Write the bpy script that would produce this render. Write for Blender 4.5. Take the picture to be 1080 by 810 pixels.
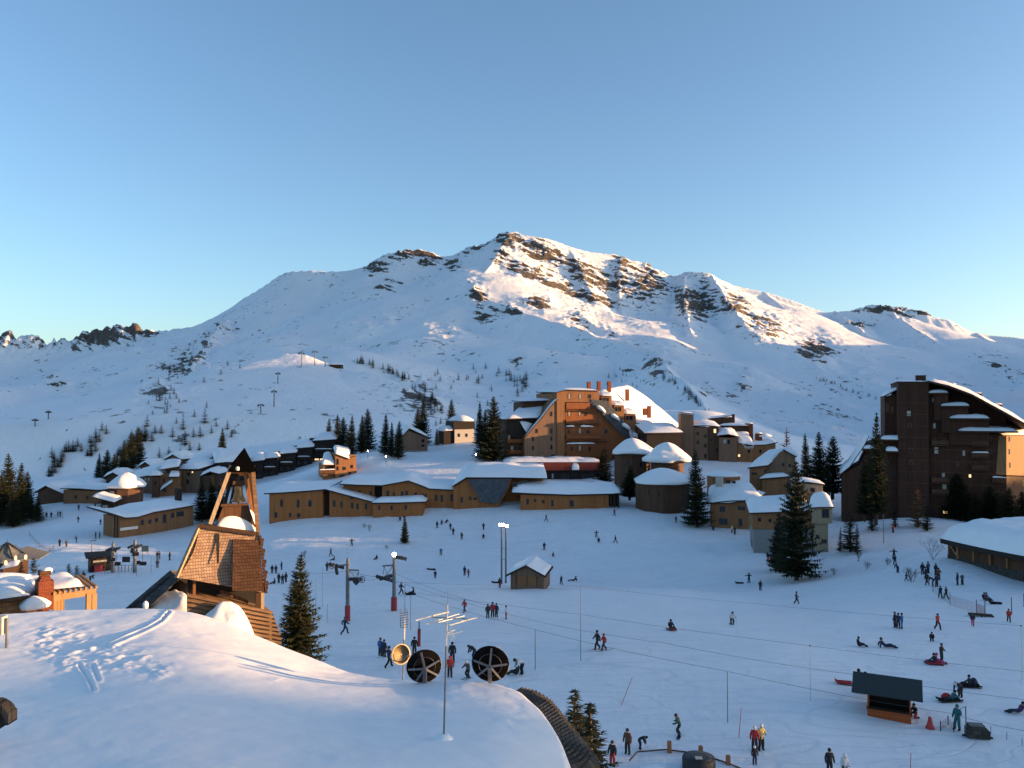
import bpy, bmesh, math, random
import numpy as np
from mathutils import Vector, Matrix
R = math.radians
rng = random.Random(7)
for o in list(bpy.data.objects): bpy.data.objects.remove(o)
SC = bpy.context.scene
COL = SC.collection

# ------------------------------------------------------------------ camera
F, CX, CY, HZ, CAMZ = 850.0, 540.0, 405.0, 430.0, 24.0
PITCH = math.atan((HZ - CY) / F)
cam_d = bpy.data.cameras.new('camera'); cam = bpy.data.objects.new('camera', cam_d); COL.objects.link(cam)
cam.location = (0, 0, CAMZ); cam.rotation_euler = (math.pi / 2 + PITCH, 0, 0)
cam_d.sensor_width = 36; cam_d.lens = 36 * F / 1080; cam_d.clip_start = 0.5; cam_d.clip_end = 9000
SC.camera = cam
SC.render.resolution_x = 1024; SC.render.resolution_y = 768

# ------------------------------------------------------------------ light
SUN_EL, SUN_ROT = 5.0, 93.0          # degrees; rotation clockwise from +Y (from the right, a touch behind the camera)
W = bpy.data.worlds.new("World"); SC.world = W; W.use_nodes = True
nt = W.node_tree; bg = nt.nodes['Background']
sky = nt.nodes.new('ShaderNodeTexSky'); sky.sky_type = 'NISHITA'; sky.sun_disc = False
sky.sun_elevation = R(SUN_EL); sky.sun_rotation = R(SUN_ROT); sky.altitude = 1800
sky.air_density = 1.0; sky.dust_density = 5.0; sky.ozone_density = 2.05
nt.links.new(sky.outputs[0], bg.inputs[0]); bg.inputs[1].default_value = 0.15
sl = bpy.data.lights.new('sun', 'SUN'); so = bpy.data.objects.new('sun', sl); COL.objects.link(so)
sl.energy = 4.5; sl.angle = R(0.4); sl.color = (1.0, 0.57, 0.25)
sdir = Vector((math.sin(R(SUN_ROT)) * math.cos(R(SUN_EL)), math.cos(R(SUN_ROT)) * math.cos(R(SUN_EL)), math.sin(R(SUN_EL))))
so.rotation_euler = sdir.to_track_quat('Z', 'Y').to_euler(); so.location = (60, -10, 60)
VS = SC.view_settings
VS.view_transform = 'Standard'; VS.look = 'None'; VS.gamma = 1; VS.use_curve_mapping = False
VS.exposure = 1.48

# ------------------------------------------------------------------ pixel <-> world helpers
SP, CP_ = math.sin(PITCH), math.cos(PITCH)
def P(px, py, Y):
    k = (CY - py) / F; q = (px - CX) / F
    dy = CP_ - k * SP
    return Vector((q / dy * Y, Y, CAMZ + (SP + k * CP_) / dy * Y))
def proj(x, y, z):                      # world -> pixel (numpy friendly)
    fz = y * CP_ + (z - CAMZ) * SP
    up = -y * SP + (z - CAMZ) * CP_
    return CX + F * x / fz, CY - F * up / fz

# ------------------------------------------------------------------ numpy noise
def _h(ix, iy, seed):
    h = (ix.astype(np.int64) * 374761393 + iy.astype(np.int64) * 668265263 + seed * 1274126177) & 0xffffffff
    h = ((h ^ (h >> 13)) * 1274126177) & 0xffffffff
    return ((h ^ (h >> 16)) & 0xffff) / 65535.0
def vnoise(x, y, seed=0):
    x = np.asarray(x, float); y = np.asarray(y, float)
    ix = np.floor(x); iy = np.floor(y); fx = x - ix; fy = y - iy
    fx = fx * fx * fx * (fx * (fx * 6 - 15) + 10); fy = fy * fy * fy * (fy * (fy * 6 - 15) + 10)
    a = _h(ix, iy, seed); b = _h(ix + 1, iy, seed); c = _h(ix, iy + 1, seed); d = _h(ix + 1, iy + 1, seed)
    return (a * (1 - fx) + b * fx) * (1 - fy) + (c * (1 - fx) + d * fx) * fy
def fbm(x, y, oct=4, seed=0, ridge=False):
    s = 0; a = 0.5; t = 0
    for i in range(oct):
        n = vnoise(x, y, seed + i * 17)
        if ridge: n = 1 - np.abs(2 * n - 1)
        s = s + a * n; t += a; a *= 0.5
        x, y = x * 1.93 + y * 0.45 + 11.3, y * 1.93 - x * 0.45 + 5.7
    return s / t

# ------------------------------------------------------------------ scene-object helpers
def tag(o, label=None, cat=None, group=None, kind=None):
    if label: o['label'] = label
    if cat: o['category'] = cat
    if group: o['group'] = group
    if kind: o['kind'] = kind
    return o
def thing(name, label, cat, loc=(0, 0, 0), rz=0, group=None):
    o = bpy.data.objects.new(name, None); COL.objects.link(o)
    o.location = loc; o.rotation_euler = (0, 0, rz); o.empty_display_size = 0.3
    return tag(o, label, cat, group)
def copy_tree(o, parent=None):
    c = o.copy(); COL.objects.link(c); c.parent = parent
    for ch in list(o.children): copy_tree(ch, c)
    return c
class MB:
    """collects faces, then links them as ONE mesh object"""
    def __init__(s): s.v = []; s.f = []; s.m = []; s.sm = []
    def add(s, vs, fs, mi=0, smooth=False):
        b = len(s.v); s.v += [tuple(p) for p in vs]
        for f in fs: s.f.append([i + b for i in f]); s.m.append(mi); s.sm.append(smooth)
        return s
    def box(s, x0, x1, y0, y1, z0, z1, mi=0):
        v = [(x0,y0,z0),(x1,y0,z0),(x1,y1,z0),(x0,y1,z0),(x0,y0,z1),(x1,y0,z1),(x1,y1,z1),(x0,y1,z1)]
        return s.add(v, [(0,3,2,1),(4,5,6,7),(0,1,5,4),(1,2,6,5),(2,3,7,6),(3,0,4,7)], mi)
    def extr(s, pts, y0, y1, mi=0):          # outline in local x,z pushed from y0 to y1
        n = len(pts)
        a = sum(pts[i][0]*pts[(i+1)%n][1]-pts[(i+1)%n][0]*pts[i][1] for i in range(n))
        if a < 0: pts = pts[::-1]
        v = [(x, y0, z) for x, z in pts] + [(x, y1, z) for x, z in pts]
        f = [tuple(range(n)), tuple(range(2*n-1, n-1, -1))] + [(i, i+n, (i+1)%n+n, (i+1)%n) for i in range(n)]
        return s.add(v, f, mi)
    def prism(s, pts, z0, z1, mi=0, top=1.0):  # footprint in x,y pulled up from z0 to z1
        n = len(pts)
        a = sum(pts[i][0]*pts[(i+1)%n][1]-pts[(i+1)%n][0]*pts[i][1] for i in range(n))
        if a < 0: pts = pts[::-1]
        cx = sum(p[0] for p in pts)/n; cy = sum(p[1] for p in pts)/n
        v = [(x, y, z0) for x, y in pts] + [(cx+(x-cx)*top, cy+(y-cy)*top, z1) for x, y in pts]
        f = [tuple(range(n-1, -1, -1)), tuple(range(n, 2*n))] + [(i, (i+1)%n, (i+1)%n+n, i+n) for i in range(n)]
        return s.add(v, f, mi)
    def tube(s, a, b, r, r2=None, n=8, mi=0, cap=True, smooth=True):
        a = Vector(a); b = Vector(b); r2 = r if r2 is None else r2
        d = (b - a).normalized(); u = d.orthogonal().normalized(); w = d.cross(u)
        v = []
        for p, rr in ((a, r), (b, r2)):
            for i in range(n):
                t = 2*math.pi*i/n; v.append(p + (u*math.cos(t) + w*math.sin(t))*rr)
        s.add(v, [(i, (i+1)%n, (i+1)%n+n, i+n) for i in range(n)], mi, smooth)
        if cap: s.add(v[:n], [tuple(range(n-1,-1,-1))], mi); s.add(v[n:], [tuple(range(n))], mi)
        return s
    def beam(s, a, b, w, h, mi=0):            # square bar
        a = Vector(a); b = Vector(b); d = (b-a).normalized()
        up = Vector((0,0,1)) if abs(d.z) < .9 else Vector((0,1,0))
        x = d.cross(up).normalized()*w/2; y = x.cross(d).normalized()*h/2
        v = [a-x-y, a+x-y, a+x+y, a-x+y, b-x-y, b+x-y, b+x+y, b-x+y]
        return s.add(v, [(3,2,1,0),(4,5,6,7),(0,1,5,4),(1,2,6,5),(2,3,7,6),(3,0,4,7)], mi)
    def lathe(s, prof, c=(0,0,0), n=20, mi=0, smooth=True, ax=None):   # prof: (r,z)
        v = []
        for r, z in prof:
            for i in range(n):
                t = 2*math.pi*i/n; v.append((r*math.cos(t), r*math.sin(t), z))
        if ax is not None:
            q = Vector((0,0,1)).rotation_difference(Vector(ax)); v = [q @ Vector(p) for p in v]
        v = [(p[0]+c[0], p[1]+c[1], p[2]+c[2]) for p in v]
        f = []
        for k in range(len(prof)-1):
            for i in range(n):
                j = (i+1)%n; f.append((k*n+i, k*n+j, (k+1)*n+j, (k+1)*n+i))
        f.append(tuple(range(n-1,-1,-1))); f.append(tuple(range((len(prof)-1)*n, len(prof)*n)))
        return s.add(v, f, mi, smooth)
    def grid(s, A, mi=0, smooth=True, flip=False):     # A: n x m x 3
        n, m = A.shape[:2]
        f = [(i*m+j, (i+1)*m+j, (i+1)*m+j+1, i*m+j+1) for i in range(n-1) for j in range(m-1)]
        if flip: f = [q[::-1] for q in f]
        return s.add(A.reshape(-1, 3).tolist(), f, mi, smooth)
    def sheet(s, A, t, p=5.0, seed=0, lump=0.15, mi=0, soft=True):
        """snow (or a slab) of thickness t lying on base grid A (u,v,3), edges rounded off"""
        n, m = A.shape[:2]
        U = np.linspace(-1, 1, n)[:, None]; V = np.linspace(-1, 1, m)[None, :]
        e = np.sqrt(np.clip(1-np.abs(U)**p, 0, 1)) * np.sqrt(np.clip(1-np.abs(V)**p, 0, 1))
        if not soft: e = np.ones_like(e)
        T = A.copy()
        nz = 1 + lump*(2*fbm(A[..., 0]*.35+seed*3.1, A[..., 1]*.35+A[..., 2]*.2+seed, 3, seed)-1)*2
        T[..., 2] += t*e*nz
        s.grid(T, mi, soft); s.grid(A, mi, soft, True)
        if not soft:
            for ring in (0, n-1): s.grid(np.stack([A[ring], T[ring]]), mi, False, ring == 0)
            for ring in (0, m-1): s.grid(np.stack([A[:, ring], T[:, ring]]), mi, False, ring != 0)
        return s
    def dome(s, c, rx, ry, h, n=28, k=8, p=2.4, seed=0, lump=.12, mi=0, slope=(0,0), skirt=.12):
        """snow cap with round plan; bulging rim"""
        rings = [(0.90, -skirt), (1.0, 0.0), (1.02, .18*h)]
        for i in range(1, k+1):
            a = i/k; rings.append(((1-a), h*(.18+.82*(1-(1-a)**p)) ))
        v = []
        for q, z in rings:
            for i in range(n):
                t = 2*math.pi*i/n
                w = 1 + lump*(2*float(fbm(np.array([math.cos(t)*1.3+seed*7.7+z*.3]), np.array([math.sin(t)*1.3]), 2, seed)[0])-1)
                x = rx*q*math.cos(t)*w; y = ry*q*math.sin(t)*w
                v.append((c[0]+x, c[1]+y, c[2]+z+slope[0]*x+slope[1]*y))
        f = [(r*n+i, r*n+(i+1)%n, (r+1)*n+(i+1)%n, (r+1)*n+i) for r in range(len(rings)-1) for i in range(n)]
        f.append(tuple(range(n-1, -1, -1)))
        return s.add(v, f, mi, True)
    def build(s, name, mats, parent=None, loc=None, weld=False):
        me = bpy.data.meshes.new(name); me.from_pydata(s.v, [], s.f)
        if not isinstance(mats, (list, tuple)): mats = [mats]
        for m in mats: me.materials.append(m)
        me.polygons.foreach_set('material_index', s.m); me.polygons.foreach_set('use_smooth', s.sm)
        me.update()
        o = bpy.data.objects.new(name, me); COL.objects.link(o)
        if parent is not None: o.parent = parent
        if loc is not None: o.location = loc
        return o

# ------------------------------------------------------------------ materials
M = {}
class NT:
    def __init__(s, name):
        s.m = bpy.data.materials.new(name); s.m.use_nodes = True; s.t = s.m.node_tree
        s.b = s.t.nodes['Principled BSDF']; M[name] = s.m
    def n(s, typ, **kw):
        d = s.t.nodes.new(typ)
        for k, v in kw.items():
            if k.startswith('i_'): d.inputs[k[2:]].default_value = v
            elif k.startswith('n_'): d.inputs[int(k[2:])].default_value = v
            else: setattr(d, k, v)
        return d
    def l(s, a, b): s.t.links.new(a, b)
    def math(s, op, a, b=None, c=None, clamp=False):
        d = s.n('ShaderNodeMath', operation=op); d.use_clamp = clamp
        for i, x in enumerate((a, b, c)):
            if x is None: continue
            if hasattr(x, 'links'): s.l(x, d.inputs[i])
            else: d.inputs[i].default_value = x
        return d.outputs[0]
    def mix(s, f, a, b):
        d = s.n('ShaderNodeMix', data_type='RGBA')
        for sock, x in ((d.inputs['Factor'], f), (d.inputs['A'], a), (d.inputs['B'], b)):
            pass
        ins = [d.inputs[0], d.inputs[6], d.inputs[7]]
        for sock, x in zip(ins, (f, a, b)):
            if hasattr(x, 'links'): s.l(x, sock)
            elif isinstance(x, tuple): sock.default_value = (*x[:3], 1)
            else: sock.default_value = x
        return d.outputs[2]
    def coord(s, which='Object', scale=None):
        c = s.n('ShaderNodeTexCoord').outputs[which]
        if scale is not None:
            mp = s.n('ShaderNodeMapping'); mp.inputs['Scale'].default_value = scale
            s.l(c, mp.inputs['Vector']); c = mp.outputs[0]
        return c
    def noise(s, vec, scale, detail=4, rough=.55):
        d = s.n('ShaderNodeTexNoise'); d.inputs['Scale'].default_value = scale
        d.inputs['Detail'].default_value = detail; d.inputs['Roughness'].default_value = rough
        s.l(vec, d.inputs['Vector']); return d.outputs[0]
    def ramp(s, f, stops):
        d = s.n('ShaderNodeValToRGB'); e = d.color_ramp.elements
        while len(e) < len(stops): e.new(.5)
        for el, (p, c) in zip(e, stops): el.position = p; el.color = (*c, 1)
        s.l(f, d.inputs[0]); return d.outputs[0]
    def bump(s, h, strength=.3, dist=.05, normal=None):
        d = s.n('ShaderNodeBump'); d.inputs['Strength'].default_value = strength; d.inputs['Distance'].default_value = dist
        s.l(h, d.inputs['Height'])
        if normal is not None: s.l(normal, d.inputs['Normal'])
        s.l(d.outputs[0], s.b.inputs['Normal']); return d.outputs[0]
    def base(s, x, rough=.7, spec=None):
        if hasattr(x, 'links'): s.l(x, s.b.inputs['Base Color'])
        else: s.b.inputs['Base Color'].default_value = (*x, 1)
        s.b.inputs['Roughness'].default_value = rough
        if spec is not None: s.b.inputs['Specular IOR Level'].default_value = spec
        return s.m
def plain(name, c, rough=.6, metal=0, var=.25, scale=6):
    t = NT(name); co = t.coord()
    n = t.noise(co, scale, 3)
    lo = tuple(x*(1-var) for x in c); hi = tuple(min(1, x*(1+var)) for x in c)
    t.base(t.ramp(n, [(.3, lo), (.7, hi)]), rough); t.b.inputs['Metallic'].default_value = metal
    return t.m
def wood(name, c1, c2, plank=.22, horiz=False, gap=.35, weather=.5):
    t = NT(name); co = t.coord(); sx = t.n('ShaderNodeSeparateXYZ'); t.l(co, sx.inputs[0])
    a = t.math('ADD', sx.outputs[0], t.math('MULTIPLY', sx.outputs[1], .9173))
    along, across = (a, sx.outputs[2]) if horiz else (sx.outputs[2], a)
    q = t.math('DIVIDE', across, plank); fl = t.math('FLOOR', q); fr = t.math('FRACT', q)
    wn = t.n('ShaderNodeTexWhiteNoise', noise_dimensions='1D'); t.l(fl, wn.inputs['W'])
    cb = t.n('ShaderNodeCombineXYZ'); t.l(across, cb.inputs[0]); t.l(t.math('MULTIPLY', along, .12), cb.inputs[1]); t.l(fl, cb.inputs[2])
    g = t.noise(cb.outputs[0], 6, 4)
    cb2 = t.n('ShaderNodeCombineXYZ'); t.l(a, cb2.inputs[0]); t.l(t.math('MULTIPLY', sx.outputs[2], .22), cb2.inputs[1]); big = t.math('ADD', t.math('MULTIPLY', t.noise(cb2.outputs[0], .55, 4, .65), .65), t.math('MULTIPLY', t.noise(co, .23, 3), .35))
    f = t.math('ADD', t.math('MULTIPLY', wn.outputs[0], .40), t.math('ADD', t.math('MULTIPLY', g, .35), t.math('MULTIPLY', t.math('SUBTRACT', big, .5), weather*2.6)), clamp=True)
    col = t.mix(f, c1, c2)
    edge = t.math('LESS_THAN', fr, .10)
    col = t.mix(t.math('MULTIPLY', edge, gap+.2), col, tuple(x*.25 for x in c1))
    t.base(col, .75, .25); t.bump(t.math('SUBTRACT', g, t.math('MULTIPLY', edge, 1.5)), .5, .03)
    return t.m
def shingle(name, c1, c2, w=.18, h=.22):
    t = NT(name); co = t.coord(); sx = t.n('ShaderNodeSeparateXYZ'); t.l(co, sx.inputs[0])
    a = t.math('ADD', sx.outputs[0], t.math('MULTIPLY', sx.outputs[1], .97))
    cb = t.n('ShaderNodeCombineXYZ'); t.l(a, cb.inputs[0]); t.l(sx.outputs[2], cb.inputs[1])
    b = t.n('ShaderNodeTexBrick'); b.inputs['Scale'].default_value = 1; b.inputs['Brick Width'].default_value = w; b.inputs['Row Height'].default_value = h
    b.inputs['Mortar Size'].default_value = .012; b.inputs['Color1'].default_value = (*c1, 1); b.inputs['Color2'].default_value = (*c2, 1)
    b.inputs['Mortar'].default_value = (*[x*.3 for x in c1], 1); b.inputs['Bias'].default_value = 0
    t.l(cb.outputs[0], b.inputs['Vector'])
    n = t.noise(co, 1.1, 4)
    col = t.mix(t.ramp(n, [(.35, (0,0,0)), (.75, (.6,.6,.6))]), b.outputs[0], tuple(x*.55 for x in c1))
    t.base(col, .8, .2)
    row = t.math('FRACT', t.math('DIVIDE', sx.outputs[2], h))
    t.bump(t.math('SUBTRACT', t.math('SUBTRACT', 1, row), b.outputs[1]), .6, .03)
    return t.m
def snowmat(name, scale=1.0, strength=.25, tint=(.86, .87, .89)):
    t = NT(name); co = t.coord()
    a = t.noise(co, .6*scale, 5, .6); b = t.noise(co, 9*scale, 3)
    t.base(t.ramp(a, [(.3, tuple(x*.95 for x in tint)), (.7, tint)]), .55, .3)
    t.bump(t.math('ADD', t.math('MULTIPLY', a, 1.0), t.math('MULTIPLY', b, .12)), strength, .25/scale)
    return t.m
snowmat('snow'); snowmat('snow_fine', 3.0, .15)
wood('wood_tan', (.20, .088, .036), (.36, .175, .08)); wood('wood_orange', (.19, .062, .022), (.33, .118, .042))
wood('wood_grey', (.15, .085, .052), (.30, .185, .12)); wood('wood_dark', (.045, .024, .015), (.09, .048, .028))
wood('wood_brown', (.07, .034, .019), (.14, .068, .037)); wood('wood_pale', (.30, .22, .14), (.44, .34, .23))
wood('wood_red', (.17, .03, .02), (.26, .05, .03), gap=.1); wood('wood_siding', (.16, .09, .05), (.30, .19, .11), plank=.2, horiz=True)
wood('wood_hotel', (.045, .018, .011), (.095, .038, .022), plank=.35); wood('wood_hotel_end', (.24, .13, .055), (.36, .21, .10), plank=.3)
wood('wood_black', (.018, .014, .012), (.04, .03, .025)); wood('wood_beam', (.26, .15, .07), (.42, .27, .14), plank=.6, gap=0)
wood('wood_lodge', (.28, .098, .029), (.45, .172, .056), plank=.3)
wood('booth_orange', (.33, .075, .02), (.46, .12, .035), plank=.2, horiz=True)
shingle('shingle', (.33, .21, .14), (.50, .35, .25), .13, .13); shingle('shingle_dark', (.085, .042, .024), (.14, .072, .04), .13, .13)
shingle('slate', (.075, .082, .095), (.12, .13, .148), .35, .3); shingle('shingle_grey', (.05, .045, .04), (.10, .09, .08), .2, .3)
shingle('black_shingle', (.004,.004,.005), (.010,.010,.012), .2, .2); M['black_shingle'].node_tree.nodes['Principled BSDF'].inputs['Specular IOR Level'].default_value = .02; shingle('brick', (.20, .055, .03), (.28, .085, .045), .22, .075); shingle('stone', (.16, .085, .04), (.30, .17, .09), .4, .25)
plain('concrete', (.22, .21, .20), .9); plain('plaster', (.46, .43, .38), .9, 0, .12)
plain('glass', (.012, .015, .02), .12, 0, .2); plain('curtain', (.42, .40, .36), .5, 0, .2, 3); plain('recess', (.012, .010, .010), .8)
plain('win_frame', (.10, .055, .03), .6); plain('bark', (.06, .042, .03), .9); plain('dark_metal', (.03, .03, .033), .5, .3)
plain('steel', (.16, .17, .18), .45, .7); plain('grey_paint', (.13, .135, .14), .6); plain('white_metal', (.62, .60, .56), .4, .3)
plain('bronze', (.20, .12, .05), .4, .8); plain('pad_red', (.26, .018, .022), .6, 0, .15); plain('dish_beige', (.55, .42, .25), .7, 0, .03)
plain('dish_back', (.007, .006, .006), .8, 0, .3); plain('green_roof', (.018, .03, .03), .7, 0, .2); plain('net_red', (.28, .06, .05), .8)
plain('cable', (.03, .032, .035), .6); plain('red_paint', (.45, .03, .03), .5); plain('black', (.015, .015, .017), .6)
plain('canvas', (.13, .135, .13), .8, 0, .2); plain('rubber', (.02, .02, .022), .7); plain('green_net', (.07, .12, .11), .8)
def emis(name, c, s):
    t = NT(name); t.b.inputs['Base Color'].default_value = (*c, 1); t.b.inputs['Emission Color'].default_value = (*c, 1)
    t.b.inputs['Emission Strength'].default_value = s; return t.m
for k_ in ('dish_back', 'black'): M[k_].node_tree.nodes['Principled BSDF'].inputs['Specular IOR Level'].default_value = .06
plain('cap_shaded', (.003, .003, .0035), .95, 0, .2); M['cap_shaded'].node_tree.nodes['Principled BSDF'].inputs['Specular IOR Level'].default_value = 0  # belfry cap, its shade put into a near-black colour
emis('lamp_glow', (1, .80, .55), 25); emis('window_lit', (1, .62, .30), .55)
def needles(name, c1, c2):
    t = NT(name); oi = t.n('ShaderNodeObjectInfo'); co = t.coord()
    n = t.noise(co, 1.3, 3)
    f = t.math('ADD', t.math('MULTIPLY', n, .7), t.math('MULTIPLY', oi.outputs['Random'], .3), clamp=True)
    t.base(t.mix(f, c1, c2), .75, .2); return t.m
needles('needle', (.009, .016, .009), (.042, .048, .02)); needles('needle_far', (.008, .013, .010), (.022, .028, .019))
needles('larch', (.10, .05, .02), (.20, .11, .05))
def cloth(name, c): return plain('cloth_' + name, c, .8, 0, .12, 9)
for k_, c_ in dict(black=(.014,.014,.017), navy=(.015,.022,.055), grey=(.07,.07,.08), white=(.6,.6,.62), red=(.42,.03,.03), blue=(.03,.12,.30), teal=(.02,.13,.15),
    yellow=(.62,.46,.16), brown=(.10,.055,.03), pink=(.45,.05,.18), green=(.03,.075,.045), orange=(.5,.14,.03), purple=(.09,.03,.10)).items(): cloth(k_, c_)
plain('skin', (.42, .25, .18), .6, 0, .1)
# ------------------------------------------------------------------ terrain
NEAR = [  # photo column, row, distance  ->  points the snow passes through
 (650,812,51),(800,810,50.5),(950,810,51),(1080,812,50.5),(560,800,52),(632,686,71),(800,690,70.5),(945,663,82),(1080,682,75),(420,692,71),(355,656,92),
 (520,651,93),(415,646,94),(300,650,93),(700,640,101),(850,640,101),(1080,640,92),(1000,640,94),(300,602,152),(450,600,155),(600,600,156),
 (700,606,146),(780,622,126),(860,614,126),(450,622,118),(600,622,120),(700,622,117),(300,552,189),(380,547,191),(450,544,191),(550,541,191),(640,539,190),(700,544,185),(670,541,187),(760,556,176),
 (800,573,158),(870,592,144),(920,560,160),(950,548,172),(1000,546,176),(1080,556,165),(1000,588,120),(1080,610,110),(950,602,119),
 (300,508,236),(350,508,240),(400,502,236),(470,493,240),(520,489,246),(600,491,258),(545,508,236),(600,508,236),(632,508,236),(600,516,216),(560,514,217),(650,502,232),(700,502,226),(680,522,208),(760,500,232),(790,512,205),
 (360,482,272),(400,476,266),(440,478,280),(490,469,292),(540,466,300),(640,456,300),(700,448,312),(745,432,325),(780,472,268),(830,488,248),(880,504,236),(880,545,196),
 (280,548,200),(230,562,196),(190,572,186),(100,602,150),(0,604,150),(50,577,178),(0,562,212),(100,547,224),(110,532,244),(160,530,252),(220,520,266),(60,530,256),(0,542,250),
 (0,522,330),(60,507,400),(150,502,300),(200,496,312),(290,505,290),(330,492,300),(300,474,345),(380,458,380),(430,452,400),(470,443,450),
 (560,444,420),(640,436,400),(700,432,380),(760,444,380),(830,458,380),(900,482,350),(1000,492,350),(1080,492,350),
 (120,632,108),(200,652,88),(-60,604,150),(-60,540,260),(1150,560,160),(1150,640,92),(1150,810,50),(1150,490,350),(230,610,130),(-60,640,105)]
_pts = [tuple(P(*a)) for a in NEAR] + [(x, y, 2.4) for x in (-30, -15, 0, 15, 30) for y in (5, 18, 32)] + [(-60,30,1.5),(60,30,2.5),(-45,48,1.0)]
_pts = np.array(_pts)
def feat(x, y):
    y = np.maximum(y, 4.0)
    return np.stack([x / y * 3.2, np.log(y) * 2.2], -1)
_f = feat(_pts[:, 0], _pts[:, 1]); _c2 = .12**2
_A = np.sqrt(((_f[:, None] - _f[None])**2).sum(-1) + _c2)
_n = len(_f); _K = np.zeros((_n+3, _n+3)); _K[:_n, :_n] = _A + np.eye(_n)*.015*-1
_K[:_n, _n] = 1; _K[:_n, _n+1:] = _f; _K[_n, :_n] = 1; _K[_n+1:, :_n] = _f.T
_w = np.linalg.solve(_K, np.concatenate([_pts[:, 2], [0, 0, 0]]))
def near_z(x, y):
    sh = np.shape(x); q = feat(np.ravel(x), np.ravel(y)); out = np.empty(len(q))
    for i in range(0, len(q), 20000):
        k = q[i:i+20000]
        d = np.sqrt(((k[:, None] - _f[None])**2).sum(-1) + _c2)
        out[i:i+20000] = d @ _w[:_n] + _w[_n] + k @ _w[_n+1:]
    return out.reshape(sh)

# ridges: crest polyline (column,row,distance), steepness left, right, depth of the fall left, right
RIDGES = [
 ([(235,342,2300),(250,319,2260),(275,303,2230),(300,287,2200),(320,284,2180),(360,286,2150),(385,281,2150),(412,266,2100),(440,264,2100),(470,270,2100),(490,265,2080),(510,259,2050),(527,250,2010),(537,246,2000),
   (560,250,1995),(580,255,2000),(600,262,2010),(625,267,2020),(650,272,2030),(680,280,2030),(700,289,2020),(712,293,2000),(722,289,1980),(735,288,1960),(750,291,1950),(770,301,1940),(800,307,1930),(820,312,1915),(840,319,1900),(870,328,1885),(900,326,1870),
   (930,323,1850),(960,327,1830),(1000,337,1800),(1030,350,1780),(1080,357,1750),(1160,364,1700),(1260,380,1650)], .7, .95, 430, 330),
 # great spur running from the summit towards the village
 ([(537,247,1990),(530,258,1930),(521,275,1850),(507,292,1750),(500,305,1680),(520,316,1600),(555,330,1500),(600,345,1400),(650,360,1270),(690,381,1080),(712,399,760),(726,411,620),(737,421,540),(747,433,490),(756,446,450)], .75, .62, 260, 150),
 ([(600,262,2010),(612,285,1900),(625,310,1790)], .8, .8, 120, 90),
 ([(655,272,2028),(652,300,1890),(656,330,1760)], .6, .9, 130, 110),
 ([(722,289,1980),(722,320,1760),(728,350,1560)], .6, .9, 150, 130),
 ([(750,291,1930),(768,318,1730),(785,340,1580)], .5, .9, 120, 100),
 ([(805,308,1930),(838,335,1800),(858,358,1700),(874,386,1600)], .42, .9, 150, 130),
 ([(880,327,1880),(910,350,1730),(945,374,1610),(962,384,1570)], .42, .8, 140, 120),
 ([(935,323,1850),(965,346,1720),(1000,368,1600),(1015,383,1550)], .42, .7, 130, 110),
 ([(1030,350,1780),(1065,380,1580),(1100,420,1300)], .42, .6, 150, 100),
 # left shoulder falling into the valley
 ([(262,312,2250),(240,338,2050),(226,352,1850),(205,385,1400),(170,420,1000),(125,455,760),(75,492,580),(50,508,500)], .30, .62, 230, 60),
 # knoll above the village
 ([(150,425,900),(185,403,850),(230,391,800),(270,383,760),(290,375.5,740),(312,374,730),(328,376,725),(345,385,720),(380,389,690),(405,396,660),(430,406,630),(448,421,600),(458,440,570),(466,462,540)], .45, .24, 75, 60),
 # crest at the head of the valley, far left
 ([(-250,350,2800),(-60,352,2700),(0,361,2600),(60,364,2600),(100,361,2580),(155,352,2550),(180,348,2500),(205,344,2420),(235,343,2300)], .5, .6, 300, 300),
]
_R = []
for pts, aL, aR, hL, hR in RIDGES:
    p3 = np.array([tuple(P(*q)) for q in pts])
    # densify with a light Catmull smoothing
    d = [p3[0]]
    for i in range(len(p3)-1):
        p0 = p3[max(i-1, 0)]; p1 = p3[i]; p2 = p3[i+1]; p3_ = p3[min(i+2, len(p3)-1)]
        for t in (.34, .67, 1.0):
            d.append(.5*((2*p1)+(-p0+p2)*t+(2*p0-5*p1+4*p2-p3_)*t*t+(-p0+3*p1-3*p2+p3_)*t**3))
    _R.append((np.array(d), aL, aR, hL, hR))
def ridge_z(x, y):
    sh = np.shape(x); x = np.ravel(x); y = np.ravel(y)
    out = np.full(x.shape, -400.0); K = 8.0
    acc = None
    for pts, aL, aR, hL, hR in _R:
        wob = 1 + .4*(fbm(x*.005+y*.002, y*.005, 2, 21)-.5)
        z = np.full(x.shape, -1e4)
        for i in range(len(pts)-1):
            a = pts[i]; b = pts[i+1]; e = b[:2]-a[:2]; L2 = (e**2).sum()+1e-9
            rx = x - a[0]; ry = y - a[1]
            t = np.clip((rx*e[0]+ry*e[1])/L2, 0, 1)
            dx = rx - t*e[0]; dy = ry - t*e[1]; d = np.sqrt(dx*dx+dy*dy)
            bz = a[2]+t*(b[2]-a[2])
            sd = (e[0]*ry-e[1]*rx)/math.sqrt(L2)
            s = np.clip(sd/(d+1e-6)*.5+.5, 0, 1)          # 1 = left of the walking direction
            hh = np.maximum(bz+45, 20.)
            zi = bz - hh*(1-np.exp(-(aL*s+aR*(1-s))*wob*d/hh)) - .04*d
            z = np.maximum(z, zi)
        if acc is None: acc = z
        else:
            h = np.clip(.5+.5*(acc-z)/K, 0, 1); acc = z*(1-h)+acc*h+K*h*(1-h)*.6
    return acc.reshape(sh)
def sstep(a, b, x):
    t = np.clip((x-a)/(b-a), 0, 1); return t*t*(3-2*t)
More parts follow.
